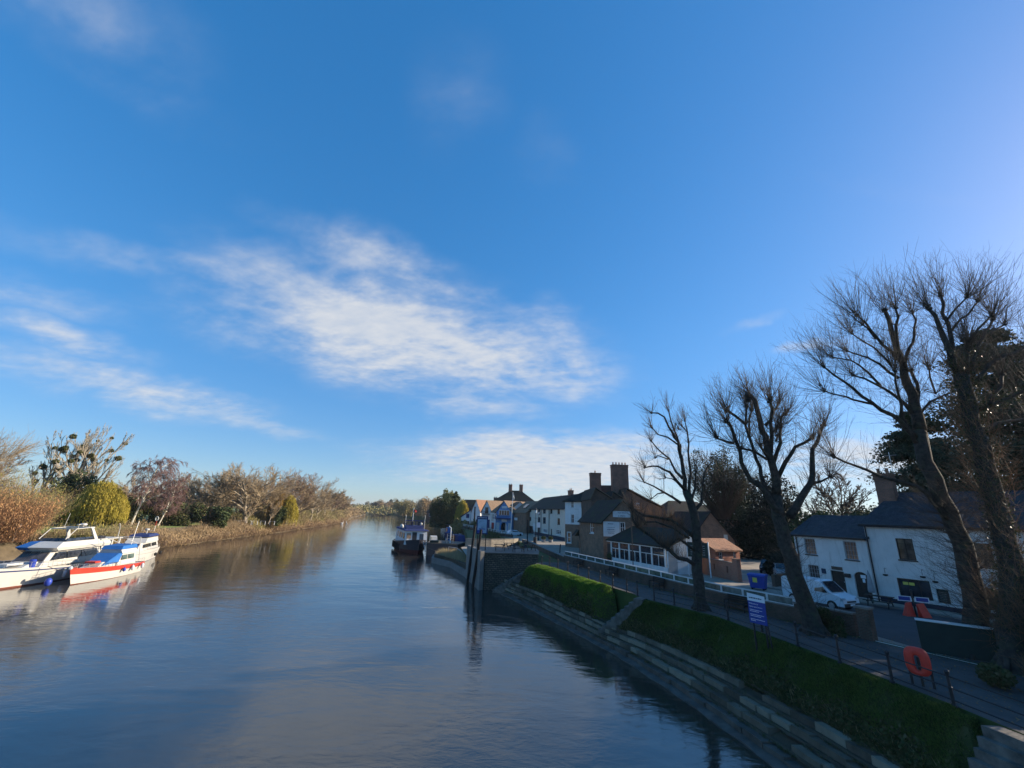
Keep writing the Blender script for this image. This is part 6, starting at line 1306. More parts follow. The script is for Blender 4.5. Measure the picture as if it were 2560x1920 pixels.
for x, y, r_, h, lab in ((-262, 900, 16, 20, 'dark conifer clump at the river bend'), (-225, 880, 12, 22, 'lone dark cedar just right of the conifer clump')): bush('far_conifer', lab, 'tree', (x, y, 3), (r_, r_, h), 7000, 1.3, 'yew', lumps=12)
S = []
o = bush('far_woodland', 'distant wood along the horizon behind the left bank', 'wood', (-420, 620, 2), (260, 160, 10), 30000, 1.5, 'scrubg', lumps=90)
for q in [o]+list(o.children): q['kind'] = 'stuff'
o = bush('far_woodland', 'distant wood along the horizon behind the river bend', 'wood', (-180, 1150, 2), (420, 120, 15), 40000, 2., 'scrubg', lumps=90)
for q in [o]+list(o.children): q['kind'] = 'stuff'
baretree('bare_tree', 'fine bare tree behind the low cottage, between the pollards', (42, 58, LZ), 13, 11, TALL, 'bark', 'twig', .25, 0, 61)
baretree('bare_tree', 'small bare tree right behind the low cottage ridge', (44, 60, LZ), 11, 8, TALL, 'bark', 'twig', .2, 0, 62)
# ---------------- vehicles, furniture, small things ----------------
# white van
u = Vector((24.4, 31.3))-Vector((21.9, 37.2)); R = empty('white_van', (23.1, 34.2, LZ), 'white panel van parked nose towards the camera before the cottage', 'van', rz=math.atan2(u.y, u.x))
def vanprof(): return [(-2.1, .35), (-2.15, .9), (-2.1, 1.75), (-1.9, 1.85), (.35, 1.86), (.75, 1.78), (1.45, 1.12), (2.0, .98), (2.2, .8), (2.22, .35)]
mb = MB(); pr_ = vanprof(); rows = []
for y, inn in ((-.88, .10), (-.92, 0), (.92, 0), (.88, .10)): rows.append([(x*(1-.0*inn), y*(.9 if z > 1.2 and abs(y) > .9 else 1), z if inn == 0 else z-.0) for x, z in pr_])
mb.grid(rows)
for y in (-.88, .88): mb.face([(x, y, z) for x, z in pr_])
mb.build('body', mt['car'], R, world=False)
mb = MB(); mb.face([(1.44, -.72, 1.17), (1.44, .72, 1.17), (.82, .66, 1.79), (.82, -.66, 1.79)]); q = mb.build('windscreen', mt['glassd'], R, world=False); q.location = (.02, 0, .03)
for sd in (-1, 1):
    mb = MB(); mb.face([(.35, sd*.90, 1.12), (1.25, sd*.93, 1.12), (.85, sd*.86, 1.62), (.35, sd*.85, 1.66)]); mb.build('side_window', mt['glassd'], R, world=False)
    mb = MB(); mb.bx(2.02, 2.2, sd*.72-.16, sd*.72+.16, .72, .9); mb.build('headlight', mt['lampg'], R, world=False)
    for x in (-1.35, 1.4):
        mb = MB(); n0 = len(mb.v); mb.lathe([(.2, -.1), (.3, -.11), (.33, -.06), (.33, .06), (.3, .11), (.2, .1)], (0, 0, 0), 18); w_ = mb.build('wheel', mt['rubber'], R, world=False, smooth=False); w_.location = (x, sd*.84, .33); w_.rotation_euler = (PI/2, 0, 0)
        mb = MB(); mb.lathe([(.2, -.112), (.19, -.118), (.19, .118), (.2, .112)], (0, 0, 0), 14); h_ = mb.build('rim', mt['steel'], w_, world=False)
    mb = MB(); mb.bx(1.0, 1.12, sd*1.0-.1, sd*1.0+.1, 1.12, 1.32); mb.build('mirror', mt['black'], R, world=False)
mb = MB(); mb.bx(2.16, 2.26, -.85, .85, .34, .56); mb.build('bumper', mt['black'], R, world=False)
mb = MB(); mb.bx(2.262, 2.27, -.26, .26, .42, .53); mb.build('number_plate', mt['inkw'], R, world=False)
mb = MB(); mb.bx(2.2, 2.24, -.5, .5, .62, .72); mb.build('grille', mt['black'], R, world=False)
R.scale = (1.0, .97, .98)
# dark car in the yard, pale car by the square
def car(name, lab, loc, rz, body, grp=None):
    R = empty(name, loc, lab, 'car', grp, rz); pr_ = [(-2.0, .3), (-2.1, .8), (-1.9, 1.0), (-1.45, 1.42), (.2, 1.46), (.95, .98), (1.9, .85), (2.05, .6), (2.05, .3)]; mb = MB()
    rows = [[(x, y*(.82 if z > 1.1 else 1), z) for x, z in pr_] for y in (-.84, -.8, .8, .84)]; mb.grid(rows)
    for y in (-.84, .84): mb.face([(x, y*(.82 if z > 1.1 else 1), z) for x, z in pr_])
    mb.build('body', body, R, world=False); mb = MB()
    mb.face([(.27, -.62, 1.44), (.27, .62, 1.44), (.97, .74, 1.02), (.97, -.74, 1.02)]); o = mb.build('windscreen', mt['glassd'], R, world=False); o.location = (.02, 0, .015)
    for sd in (-1, 1):
        mb = MB(); mb.face([(-1.5, sd*.845, 1.0), (.75, sd*.845, 1.0), (.15, sd*.70, 1.4), (-1.3, sd*.70, 1.38)]); mb.build('side_window', mt['glassd'], R, world=False)
        for x in (-1.3, 1.3): mb = MB(); mb.lathe([(.18, -.1), (.31, -.1), (.31, .1), (.18, .1)], (0, 0, 0), 14); w_ = mb.build('wheel', mt['rubber'], R, world=False); w_.location = (x, sd*.78, .31); w_.rotation_euler = (PI/2, 0, 0)
        mb = MB(); mb.bx(1.93, 2.0, sd*.6-.15, sd*.6+.15, .62, .76); mb.build('headlight', mt['lampg'], R, world=False)
    return R
car('parked_car', 'dark car parked in shade beyond the sunlit shed', (31.5, 54.5, LZ), -2.2, mt['carb']); car('parked_car', 'dark grey car nose just right of the first dark car', (30.2, 49.8, LZ), -2.0, mt['grey'])
car('parked_car', 'pale silver car parked by the white railings before the cream building', (2.2, 122, LZ), .4, mt['car'])
# blue wheelie bin
u = Vector((22.8, 40.3))-Vector((21.9, 41.1)); R = empty('wheelie_bin', (22.5, 41.0, LZ), 'big blue wheeled refuse bin standing behind the glass flood wall', 'bin', rz=-.75)
mb = MB(); mb.hexa([(-.55, -.42, .16), (.55, -.42, .16), (.55, .42, .16), (-.55, .42, .16), (-.68, -.5, 1.15), (.68, -.5, 1.15), (.68, .5, 1.15), (-.68, .5, 1.15)]); mb.build('body', mt['binb'], R, world=False)
mb = MB(); mb.hexa([(-.73, -.55, 1.15), (.73, -.55, 1.15), (.73, .55, 1.15), (-.73, .55, 1.15), (-.7, -.4, 1.27), (.7, -.4, 1.27), (.7, .45, 1.31), (-.7, .45, 1.31)]); mb.build('lid', mt['binb'], R, world=False)
mb = MB(); mb.hexa([(-.3, -.505, .62), (.05, -.505, .62), (.05, -.47, .62), (-.3, -.47, .62), (-.3, -.525, 1.0), (.05, -.525, 1.0), (.05, -.49, 1.0), (-.3, -.49, 1.0)]); mb.build('label', mt['yellow'], R, world=False)
for x in (-.45, .45):
    for y in (-.32, .32): mb = MB(); mb.lathe([(.04, -.03), (.09, -.03), (.09, .03), (.04, .03)], (0, 0, 0), 10); w_ = mb.build('wheel', mt['rubber'], R, world=False); w_.location = (x, y, .09); w_.rotation_euler = (PI/2, 0, 0)
# benches along the flood wall
def bench(loc, rz, lab):
    R = empty('bench', loc, lab, 'bench', 'dark benches along the flood wall', rz); mb = MB()
    for i in range(4): mb.bx(-.8, .8, -.02+i*.11, .07+i*.11, .43, .46)
    mb.build('seat', mt['woodd'], R, world=False); mb = MB()
    for i in range(3): mb.bx(-.8, .8, .46+i*.02, .49+i*.02, .56+i*.13, .65+i*.13)
    mb.build('backrest', mt['woodd'], R, world=False)
    for x in (-.72, .72): mb = MB(); mb.bx(x-.03, x+.03, -.02, .04, 0, .62); mb.bx(x-.03, x+.03, .42, .48, 0, .9); mb.bx(x-.03, x+.03, .04, .42, .56, .62); mb.bx(x-.03, x+.03, .04, .42, .37, .43); mb.build('leg', mt['black'], R, world=False)
    return R
def wallpt(y, off):
    x = plerp(FL, y); x2 = plerp(FL, y+.5); t = Vector((x2-x, .5)).normalized(); n = Vector((-t.y, t.x)); return Vector((x, y))+n*off, t
for i, (y, lab) in enumerate(((31.6, 'bench right behind the small pollard trunk'), (39.5, 'bench on the path left of the small pollard'), (46.5, 'third bench along the wall, below the conservatory'), (53.5, 'furthest bench along the wall, below the pub corner'))):
    p, t = wallpt(y, .68); bench((p.x, p.y, LZ), math.atan2(t.y, t.x)+PI, lab)
# information sign
f = Fr((13.05, 25.0), (13.6, 23.9), (-1, -.6)); R = empty('information_sign', (13.4, 24.6, LZ), 'blue and white visitor information sign on posts beside the path', 'sign')
sz0 = 3.95; mb = MB(); f.box(mb, 0, .95, sz0, sz0+1.05, 0, .04); o = mb.build('board', mt['signb'], R)
mb = MB(); mb.extr([f.P(0, sz0+1.05), f.P(.95, sz0+1.05), f.P(.95, sz0+1.36), f.P(0, sz0+1.42)], f.P(0, 0, .04)-f.P(0, 0, 0)); mb.build('header', mt['inkw'], R)
text('Welcome to', .10, mt['inkw'], o, f, (.06, sz0+.9), .043, align='LEFT'); text('Upton-upon-Severn', .09, mt['inkw'], o, f, (.06, sz0+.76), .043, align='LEFT')
mb = MB()
for k, (h, w_) in enumerate(((.62, .8), (.55, .6), (.4, .88), (.33, .7), (.18, .88), (.11, .4))): inkbars(mb, f, .08, w_, sz0+h, .03, .042)
mb.build('lettering', mt['inkw'], o)
mb = MB(); inkbars(mb, f, .1, .8, sz0+1.18, .06, .042); mb.build('lettering', mt['ink'], R)
for s in (.15, .8): mb = MB(); mb.tube([f.P(s, LZ-.9, -.04), f.P(s, sz0+1.05, -.04)], .045, 8); mb.build('post', mt['black'], R)
mb = MB(); mb.tube([f.P(1.0, LZ-.4, -.06), f.P(.9, sz0+.1, -.04)], .04, 8); mb.build('brace', mt['black'], R)
# lifebuoy boxes
def lifering(name, lab, c, n, w, h, mat, posts=2, gap=.34):
    n = Vector((n[0], n[1])).normalized(); a = Vector(c)-Vector((-n.y, n.x))*w/2; f = Fr(a, a+Vector((-n.y, n.x))*w, n); R = empty(name, (*c, LZ), lab, 'life buoy'); mb = MB(); rows = []
    z0 = LZ+.38; K = 26
    for i in range(K):
        t = 2*PI*i/K; cx, sz = math.cos(t), math.sin(t); o_ = 1/max(abs(cx)**3.2+abs(sz)**3.2, 1e-6)**(1/3.2); r_ = []
        for (s, dd) in ((1, 0), (1, .12), (.92, .17), (.30, .17), (.24, .12), (.24, 0)): r_.append(f.P(w/2+cx*o_*w/2*s, z0+h/2+sz*o_*h/2*s*(1 if s > .6 else 1.75)-(.12*h if s < .6 and sz < 0 else 0), dd+.03))
        rows.append(r_)
    rows.append(rows[0]); mb.grid(rows); mb.build('ring', mat, R, smooth=True)
    for k in range(posts): mb = MB(); f.box(mb, w*.5-gap+k*2*gap*.9, w*.5-gap+k*2*gap*.9+.08, LZ, z0+h*.6, -.06, .0); mb.build('post', mt['black'], R)
    mb = MB(); f.box(mb, w*.45, w*.55, z0-.5, z0+h*.62, -.05, .02); mb.build('backboard', mt['woodd'], R)
    return R
lifering('life_ring', 'orange red life buoy on a post beside the railing at lower right', (15.85, 18.4), (-.85, -.65), .74, .95, mt['orange'])
# road works sign frames: two red bags on the finger post
R = empty('finger_post', (24.0, 28.2, LZ), 'short black finger post with two blue arrow signs before the shop window', 'sign post')
p = onz(2200+1010/11.06, 1440+1120/11.06, LZ); R.location = p
mb = MB(); mb.tube([p, p+Vector((0, 0, 1.55))], .05, 8); mb.ball(p+Vector((0, 0, 1.6)), .08, 8); mb.build('post', mt['black'], R)
f = Fr((p.x-.75, p.y+.35), (p.x+.75, p.y-.35), (-1, -1))
for a, b_ in ((0, .74), (.93, 1.68)):
    mb = MB(); mb.extr([f.P(a, p.z+.9), f.P(b_, p.z+.9), f.P(b_, p.z+1.22), f.P(a, p.z+1.22)], f.P(0, 0, .04)-f.P(0, 0, 0)); o = mb.build('arrow_sign', mt['inkw'], R); mb = MB(); f.box(mb, a+.06, b_-.06, p.z+.95, p.z+1.18, .04, .046); mb.build('blue_face', mt['signb'], o)
for sgn, lab in ((-1, 'left of the two slumped red barrier bags at the finger post'), (1, 'right of the two slumped red barrier bags at the finger post')):
    mb = MB(); c = f.P(.84+sgn*.42, p.z, .1); mb.hexa([c+Vector(v) for v in ((-.3,-.18,0), (.3,-.18,0), (.3,.18,0), (-.3,.18,0), (-.3*1+sgn*-.18,-.08,.8), (.14-sgn*.12,-.08,.86), (.14-sgn*.12,.08,.86), (-.3-sgn*.18+.1,.08,.8))]); o = mb.build('barrier_bag', mt['orange']); tag(o, lab, 'barrier', 'red barrier bags')
# picnic table, parasol, chair by the white house
def picnic(loc, rz, lab, grp=None, m_='wood'):
    R = empty('picnic_table', loc, lab, 'picnic table', grp, rz); mb = MB()
    for i in range(5): mb.bx(-.85, .85, -.36+i*.145, -.24+i*.145, .72, .76)
    mb.build('tabletop', mt[m_], R, world=False)
    for sd in (-1, 1): mb = MB(); mb.bx(-.85, .85, sd*.68-.12, sd*.68+.12, .42, .46); mb.build('seat', mt[m_], R, world=False)
    for x in (-.6, .6):
        mb = MB(); 
        for sd in (-1, 1): mb.hexa([(x-.03, sd*.72-.05, 0), (x+.03, sd*.72-.05, 0), (x+.03, sd*.72+.05, 0), (x-.03, sd*.72+.05, 0), (x-.03, sd*.22-.05, .72), (x+.03, sd*.22-.05, .72), (x+.03, sd*.22+.05, .72), (x-.03, sd*.22+.05, .72)])
        mb.bx(x-.03, x+.03, -.78, .78, .36, .42); mb.build('leg', mt[m_], R, world=False)
    return R
picnic((27.9, 34.6, LZ), -.9, 'folding picnic table by the arched door of the white cottage', m_='woodd')
R = empty('parasol', (28.7, 36.2, LZ), 'closed grey parasol leaning at the corner of the white house', 'parasol'); mb = MB(); mb.tube([(28.7, 36.2, LZ), (28.7, 36.2, LZ+2.3)], .03, 6); mb.build('pole', mt['wood'], R)
mb = MB(); mb.lathe([(.2, .75), (.24, .9), (.16, 1.6), (.1, 2.05), (.02, 2.35)], (28.7, 36.2, LZ), 9); mb.build('folded_canopy', mt['grey'], R)
for i, (x, y, z, lab) in enumerate(((-.8, 60.8, TZ2, 'picnic table nearest the notice board on the terrace'), (1.6, 59.5, TZ2, 'middle picnic table on the dark terrace'), (3.2, 62.4, TZ2, 'picnic table at the right end of the dark terrace'), (.4, 64.2, TZ2, 'picnic table at the back of the dark terrace'))): picnic((x, y, z), .2*i, lab, 'picnic tables on the terrace', 'woodd')
# person standing by the terrace: continuous skinned body
def person(loc, rz, lab, coat, legs, h=1.72):
    R = empty('person', loc, lab, 'person', None, rz); k = h/1.72
    J = [((0,0,.95),.13), ((0,0,1.15),.15), ((0,.0,1.38),.16), ((0,.02,1.5),.06), ((0,.03,1.58),.08), ((0,.03,1.68),.085), ((.18,0,1.4),.06), ((.24,.03,1.15),.05), ((.2,.16,.98),.04), ((-.18,0,1.4),.06), ((-.25,-.02,1.14),.05), ((-.25,.08,.9),.04), ((.1,0,.88),.1), ((.12,.06,.48),.07), ((.12,0,.08),.05), ((.12,.12,.04),.045), ((-.1,0,.88),.1), ((-.12,-.04,.48),.07), ((-.13,-.1,.08),.05), ((-.13,.02,.04),.045)]
    E_ = [(0,1),(1,2),(2,3),(3,4),(4,5),(2,6),(6,7),(7,8),(2,9),(9,10),(10,11),(0,12),(12,13),(13,14),(14,15),(0,16),(16,17),(17,18),(18,19)]
    me = D.meshes.new('body'); me.from_pydata([tuple(c*k for c in j[0]) for j in J], E_, []); o = D.objects.new('body', me); COL.objects.link(o)
    o.modifiers.new('skin', 'SKIN'); sv = me.skin_vertices[0].data
    for i, j in enumerate(J): sv[i].radius = (j[1]*k, j[1]*k*.8)
    sv[0].use_root = True; s_ = o.modifiers.new('sub', 'SUBSURF'); s_.levels = 1; s_.render_levels = 1
    dg = bpy.context.evaluated_depsgraph_get(); nm = D.meshes.new_from_object(o.evaluated_get(dg)); D.objects.remove(o)
    b_ = D.objects.new('body', nm); COL.objects.link(b_); b_.parent = R; nm.materials.clear()
    for m_ in (coat, legs, mt['skin']): nm.materials.append(m_)
    for p_ in nm.polygons: z = p_.center.z/k; p_.material_index = 2 if z > 1.52 else (1 if z < .92 else 0); p_.use_smooth = True
    mb = MB(); mb.ball((0, .0, 1.70*k), .1*k, 10, .75); mb.build('hair', mt['woodd'], R, world=False)
person((3.0, 72.5, 3.9-.6), 2.6, 'person in dark coat standing beyond the terrace near the thin pole', mt['black'], mt['navy'])
# lamps, poles, flagpole, bollards, planters
def lamp(loc, h, lab, arms=True):
    R = empty('street_lamp', loc, lab, 'street lamp', 'black lantern lamps'); mb = MB(); mb.lathe([(.14, 0), (.14, .5), (.07, .6), (.05, 1.2), (.045, h-.9)], (0, 0, 0), 8); mb.tube([(-.35, 0, h-1.9), (.35, 0, h-1.9)], .025, 5); mb.build('post', mt['black'], R, world=False)
    mb = MB(); mb.lathe([(.12, h-.9), (.24, h-.35), (.26, h-.33)], (0, 0, 0), 6); mb.build('lantern', mt['lampg'], R, world=False); mb = MB(); mb.lathe([(.3, h-.35), (.2, h-.2), (.08, h-.08), (.04, h+.06)], (0, 0, 0), 6); mb.build('lantern_roof', mt['black'], R, world=False)
lamp((5.7, 89, LZ), 6.9, 'black lantern street lamp at the corner of the dark wall'); lamp((7.4, 104.4, LZ), 6.6, 'lantern street lamp against the cream wall'); lamp((-3.5, 140, LZ), 5.6, 'lantern street lamp in front of the boathouses', ); lamp((-19, 200, LZ), 6, 'twin white lantern lamp by the yellow willow')
R = empty('flagpole', (1.0, 119, LZ), 'white flagpole with a furled pale flag beside the brick wall', 'flagpole'); mb = MB(); mb.tube([(1.0, 119, LZ), (1.3, 119, 14.6)], [.13, .06], 8); mb.build('pole', mt['bwhite'], R)
mb = MB(); mb.grid([[(1.35, 119, 14.2), (1.5, 118.9, 13.4), (1.55, 119.1, 12.4)], [(1.6, 119, 13.9), (1.75, 119.1, 13.0), (1.6, 119, 12.3)]]); mb.build('flag', mt['bwhite'], R)
mb = MB(); mb.tube([(1.1, 119, 10.2), (-.9, 119, 10.9)], .05, 5); mb.build('yard_arm', mt['bwhite'], R)
for (x, y, z1, r_, m_, nm, lab) in ((4.0, 87.2, 8.0, .11, 'pile', 'pole', 'thin dark green pole at the wall near the terrace'), (13.6, 48.8, 9.2, .05, 'black', 'lamp_pole', 'thin dark pole in front of the conservatory')):
    mb = MB(); mb.tube([(x, y, LZ), (x, y, z1)], r_, 8); tag(mb.build(nm, mt[m_]), lab, 'pole')
R = empty('road_sign', (6.8, 112, LZ), 'small white road sign on a slim post beside the cream building', 'sign'); mb = MB(); mb.tube([(6.8, 112, LZ), (6.8, 112, 6.2)], .06, 6); mb.build('post', mt['wgrey'], R)
mb = MB(); mb.bx(6.5, 7.1, 111.9, 111.96, 5.3, 6.9); mb.build('plate', mt['bwhite'], R)
R = empty('road_sign', (7.0, 101, LZ), 'blue topped road sign below the second lantern', 'sign'); mb = MB(); mb.tube([(7.0, 101, LZ), (7.0, 101, 7.2)], .06, 6); mb.build('post', mt['black'], R)
mb = MB(); mb.bx(6.7, 7.5, 100.9, 100.96, 6.2, 7.3); mb.build('plate', mt['inkw'], R)
for x, y, lab in ((8.0, 97.7, 'round planter with shrub, left one in front of the cream building'), (9.6, 98.3, 'round planter with shrub, right one in front of the cream building')):
    R = empty('planter', (x, y, LZ), lab, 'planter', 'planters in the square'); mb = MB(); mb.lathe([(.35, 0), (.42, .1), (.5, .55), (.53, .6)], (0, 0, 0), 12); mb.build('tub', mt['grey'], R, world=False)
    P = NR.normal(size=(700, 3)); P /= np.linalg.norm(P, axis=1, keepdims=True); P = P*NR.uniform(.3, 1, (700, 1))**.4*[.55, .55, .4]+[0, 0, .9]; leaf_mesh('shrub', P, .14, mt['ever'], R, world=False)
for x, y, lab in ((5.9, 93.5, 'dark litter bin beside the first lantern'), ):
    R = empty('litter_bin', (x, y, LZ), lab, 'bin'); mb = MB(); mb.lathe([(.36, 0), (.38, 1.0), (.3, 1.1), (.3, 1.15)], (0, 0, 0), 12); mb.build('drum', mt['black'], R, world=False); mb = MB(); mb.lathe([(.4, 1.16), (.36, 1.22), (.1, 1.28)], (0, 0, 0), 12); mb.build('lid', mt['black'], R, world=False)
mb = MB(); mb.tube([(8.5, 72, LZ), (8.6, 72, LZ+1.3)], .08, 8); tag(mb.build('bollard', mt['black']), 'single black bollard in the sunlit square', 'bollard')
# hanging flower pot by the pub door, tables outside
R = empty('planter', (13.1, 57.6, LZ), 'tall dark planter beside the conservatory door', 'planter'); mb = MB(); mb.lathe([(.2, 0), (.3, .7), (.32, .75)], (0, 0, 0), 10); mb.build('tub', mt['black'], R, world=False)
P = NR.normal(size=(300, 3))*[.2, .2, .2]+[0, 0, 1.0]; leaf_mesh('shrub', P, .12, mt['ever'], R, world=False)
# left bank: life ring post, white rails, swans, signboards
R = empty('life_ring_stand', (-78.0, 100, 3.5), 'white life ring stand with red band on the left bank grass', 'life buoy'); mb = MB(); mb.tube([(-78, 100, 3.4), (-78, 100, 5.0)], .06, 6); mb.build('post', mt['red'], R)
mb = MB(); rows = []
for i in range(13):
    t = 2*PI*i/12; rows.append([(-78+math.cos(t)*(.32+.1*math.cos(s)), 99.9+.1*math.sin(s), 5.3+math.sin(t)*(.42+.1*math.cos(s))) for s in [k*PI/3 for k in range(7)]])
mb.grid(rows); mb.build('ring', mt['bwhite'], R, smooth=True)
for i, (x, y) in enumerate(((-76.3, 134.2), (-74.7, 134.7), (-73.1, 135.1), (-71.5, 135.6), (-69.7, 136.6), (-67.6, 138))):
    x -= 4.6; R = empty('white_rail', (x, y, 3.4), ['white hoop rail furthest left on the left bank grass', 'second white hoop rail from the left', 'third white hoop rail from the left', 'fourth white hoop rail, tallest of the middle ones', 'fifth white hoop rail, set a little apart', 'white hoop rail furthest right by the leaning tree'][i], 'rail', 'white hoop rails on the grass', .25)
    mb = MB(); mb.tube([(-.7, 0, -.2), (-.7, 0, .9), (.6, 0, .9), (.6, 0, -.2)], .07, 6); mb.build('hoop', mt['bwhite'], R, world=False)
def swan(loc, rz, lab):
    R = empty('swan', loc, lab, 'swan', 'pair of swans', rz); me = D.meshes.new('body'); J = [((-.55,0,.32),.05), ((-.3,0,.22),.2), ((0,0,.2),.27), ((.3,0,.22),.17), ((.42,0,.5),.07), ((.34,0,.85),.06), ((.42,0,1.08),.07), ((.58,0,1.03),.03)]
    me.from_pydata([j[0] for j in J], [(i, i+1) for i in range(7)], []); o = D.objects.new('b', me); COL.objects.link(o); o.modifiers.new('skin', 'SKIN')
    for i, j in enumerate(J): me.skin_vertices[0].data[i].radius = (j[1], j[1])
    me.skin_vertices[0].data[2].use_root = True; s_ = o.modifiers.new('s', 'SUBSURF'); s_.levels = 2
    dg = bpy.context.evaluated_depsgraph_get(); nm = D.meshes.new_from_object(o.evaluated_get(dg)); D.objects.remove(o); b_ = D.objects.new('body', nm); COL.objects.link(b_); b_.parent = R; nm.materials.append(mt['bwhite'])
    mb = MB(); mb.lathe([(.035, 0), (.02, .12)], (0, 0, 0), 6); k = mb.build('beak', mt['orange'], R, world=False); k.location = (.58, 0, 1.03); k.rotation_euler = (0, PI/2+.2, 0); R.scale = (1.5, 1.5, 1.5)
swan((-96.5, 262, 0), .5, 'white swan on the left, floating near the far bank'); swan((-94.6, 264, 0), 2.3, 'white swan on the right, floating near the far bank')
for (x, y, m_, lab) in ((-96.5, 84, 'inkw', 'small white sign on a leaning post above the rusty bushes'), (-71.4, 66, 'canopyg', 'pale noticeboard on the bank behind the cruiser')):
    R = empty('bank_sign', (x, y, 3), lab, 'sign'); mb = MB(); z = 11 if x < -90 else 5.0; mb.tube([(x, y, 2.5), (x, y, z)], .08, 6); mb.build('post', mt['wood'], R); mb = MB(); mb.bx(x-.5, x+.5, y-.1, y-.04, z-.5, z+.2); mb.build('plate', mt[m_], R)
# ---------------- sky, sun, camera ----------------
SAZ, SEL = math.radians(74), math.radians(19.5)          # sun: to the right of the view, low
wd = D.worlds.new('World'); SC.world = wd; wd.use_nodes = True; nt = wd.node_tree; nt.nodes.clear()
out = nd(nt, 'ShaderNodeOutputWorld'); bg = nd(nt, 'ShaderNodeBackground', inp={1: .126}); nt.links.new(bg.outputs[0], out.inputs[0])
sky = nd(nt, 'ShaderNodeTexSky', sky_type='NISHITA', sun_disc=False); sky.sun_elevation = SEL; sky.sun_rotation = SAZ; sky.altitude = 30; sky.air_density = 1.0; sky.dust_density = .35; sky.ozone_density = 5.0
hs = nd(nt, 'ShaderNodeHueSaturation'); hs.inputs['Saturation'].default_value = 1.62; hs.inputs['Value'].default_value = 1.40; gm = nd(nt, 'ShaderNodeGamma', inp={1: .58}); tn = nd(nt, 'ShaderNodeMix', data_type='RGBA', blend_type='MULTIPLY', inp={0: 1.}); tn.inputs[7].default_value = (1.12, 1., 1.04, 1); nt.links.new(sky.outputs[0], tn.inputs[6]); nt.links.new(tn.outputs[2], gm.inputs[0]); nt.links.new(gm.outputs[0], hs.inputs['Color'])
tc = nd(nt, 'ShaderNodeTexCoord'); sp = nd(nt, 'ShaderNodeSeparateXYZ'); nt.links.new(tc.outputs['Generated'], sp.inputs[0])
def mth(op, a, b=None, c=None, clamp=False):
    n = nd(nt, 'ShaderNodeMath', operation=op); n.use_clamp = clamp
    for i, v in enumerate((a, b, c)):
        if v is None: continue
        if isinstance(v, (int, float)): n.inputs[i].default_value = v
        else: nt.links.new(v, n.inputs[i])
    return n.outputs[0]
az = mth('ARCTAN2', sp.outputs[0], sp.outputs[1]); el = mth('ARCSINE', sp.outputs[2])
zc = mth('MAXIMUM', sp.outputs[2], .012); zc = mth('ADD', zc, .20)
ux, uy = mth('DIVIDE', sp.outputs[0], zc), mth('DIVIDE', sp.outputs[1], zc)
cv = nd(nt, 'ShaderNodeCombineXYZ'); nt.links.new(ux, cv.inputs[0]); nt.links.new(uy, cv.inputs[1])
mp = nd(nt, 'ShaderNodeMapping'); mp.inputs['Rotation'].default_value = (0, 0, math.radians(38)); mp.inputs['Scale'].default_value = (1., 1.5, 1.); nt.links.new(cv.outputs[0], mp.inputs[0])
n1 = nd(nt, 'ShaderNodeTexNoise', inp={'Scale': 2.5, 'Detail': 9., 'Roughness': .62, 'Distortion': .35}); nt.links.new(mp.outputs[0], n1.inputs['Vector'])
n2 = nd(nt, 'ShaderNodeTexNoise', inp={'Scale': 10., 'Detail': 8., 'Roughness': .6}); nt.links.new(mp.outputs[0], n2.inputs['Vector'])
nz = mth('ADD', mth('MULTIPLY', n1.outputs[0], .72), mth('MULTIPLY', n2.outputs[0], .32))
# clouds where the photograph has them: x, y (2212 wide), half length, half width, slope, weight
CL = [(880,715,470,88,-.22,1.0),(1130,770,290,52,-.24,.75),(860,565,300,36,-.27,.62),(1190,700,110,46,-.6,.5),(560,700,260,60,-.12,.42),
      (110,735,270,48,-.26,.62),(300,850,470,46,-.16,.66),(560,915,230,20,-.18,.45),(1180,1000,420,56,.0,1.25),(1010,870,230,30,-.1,.42),(1050,1035,330,26,.02,.8),
      (1745,760,85,13,.1,.5),(1640,705,80,12,.3,.33),(1900,1000,440,55,.0,.8),(1650,1040,420,30,.0,.5),(2150,940,300,80,.0,.55),
      (230,60,460,120,-.45,.26),(1000,225,150,80,-.5,.21),(1180,330,120,50,-.5,.17),(330,545,560,44,-.12,.32),(60,640,380,60,-.2,.38),(1880,430,420,30,-.3,.12),
      (300,190,500,50,-.4,.2),(2400,300,400,150,.2,.3),(-500,800,500,90,0,.6)]
tot = None
aev = nd(nt, 'ShaderNodeCombineXYZ'); nt.links.new(az, aev.inputs[0]); nt.links.new(el, aev.inputs[1])
nw = nd(nt, 'ShaderNodeTexNoise', inp={'Scale': 2.2, 'Detail': 5., 'Roughness': .6}); nt.links.new(tc.outputs['Generated'], nw.inputs['Vector'])
ws = nd(nt, 'ShaderNodeVectorMath', operation='MULTIPLY_ADD'); nt.links.new(nw.outputs['Color'], ws.inputs[0]); ws.inputs[1].default_value = (.42, .16, 0); nt.links.new(aev.outputs[0], ws.inputs[2])
w0 = nd(nt, 'ShaderNodeVectorMath', operation='SUBTRACT'); nt.links.new(ws.outputs[0], w0.inputs[0]); w0.inputs[1].default_value = (.21, .08, 0); aev = w0
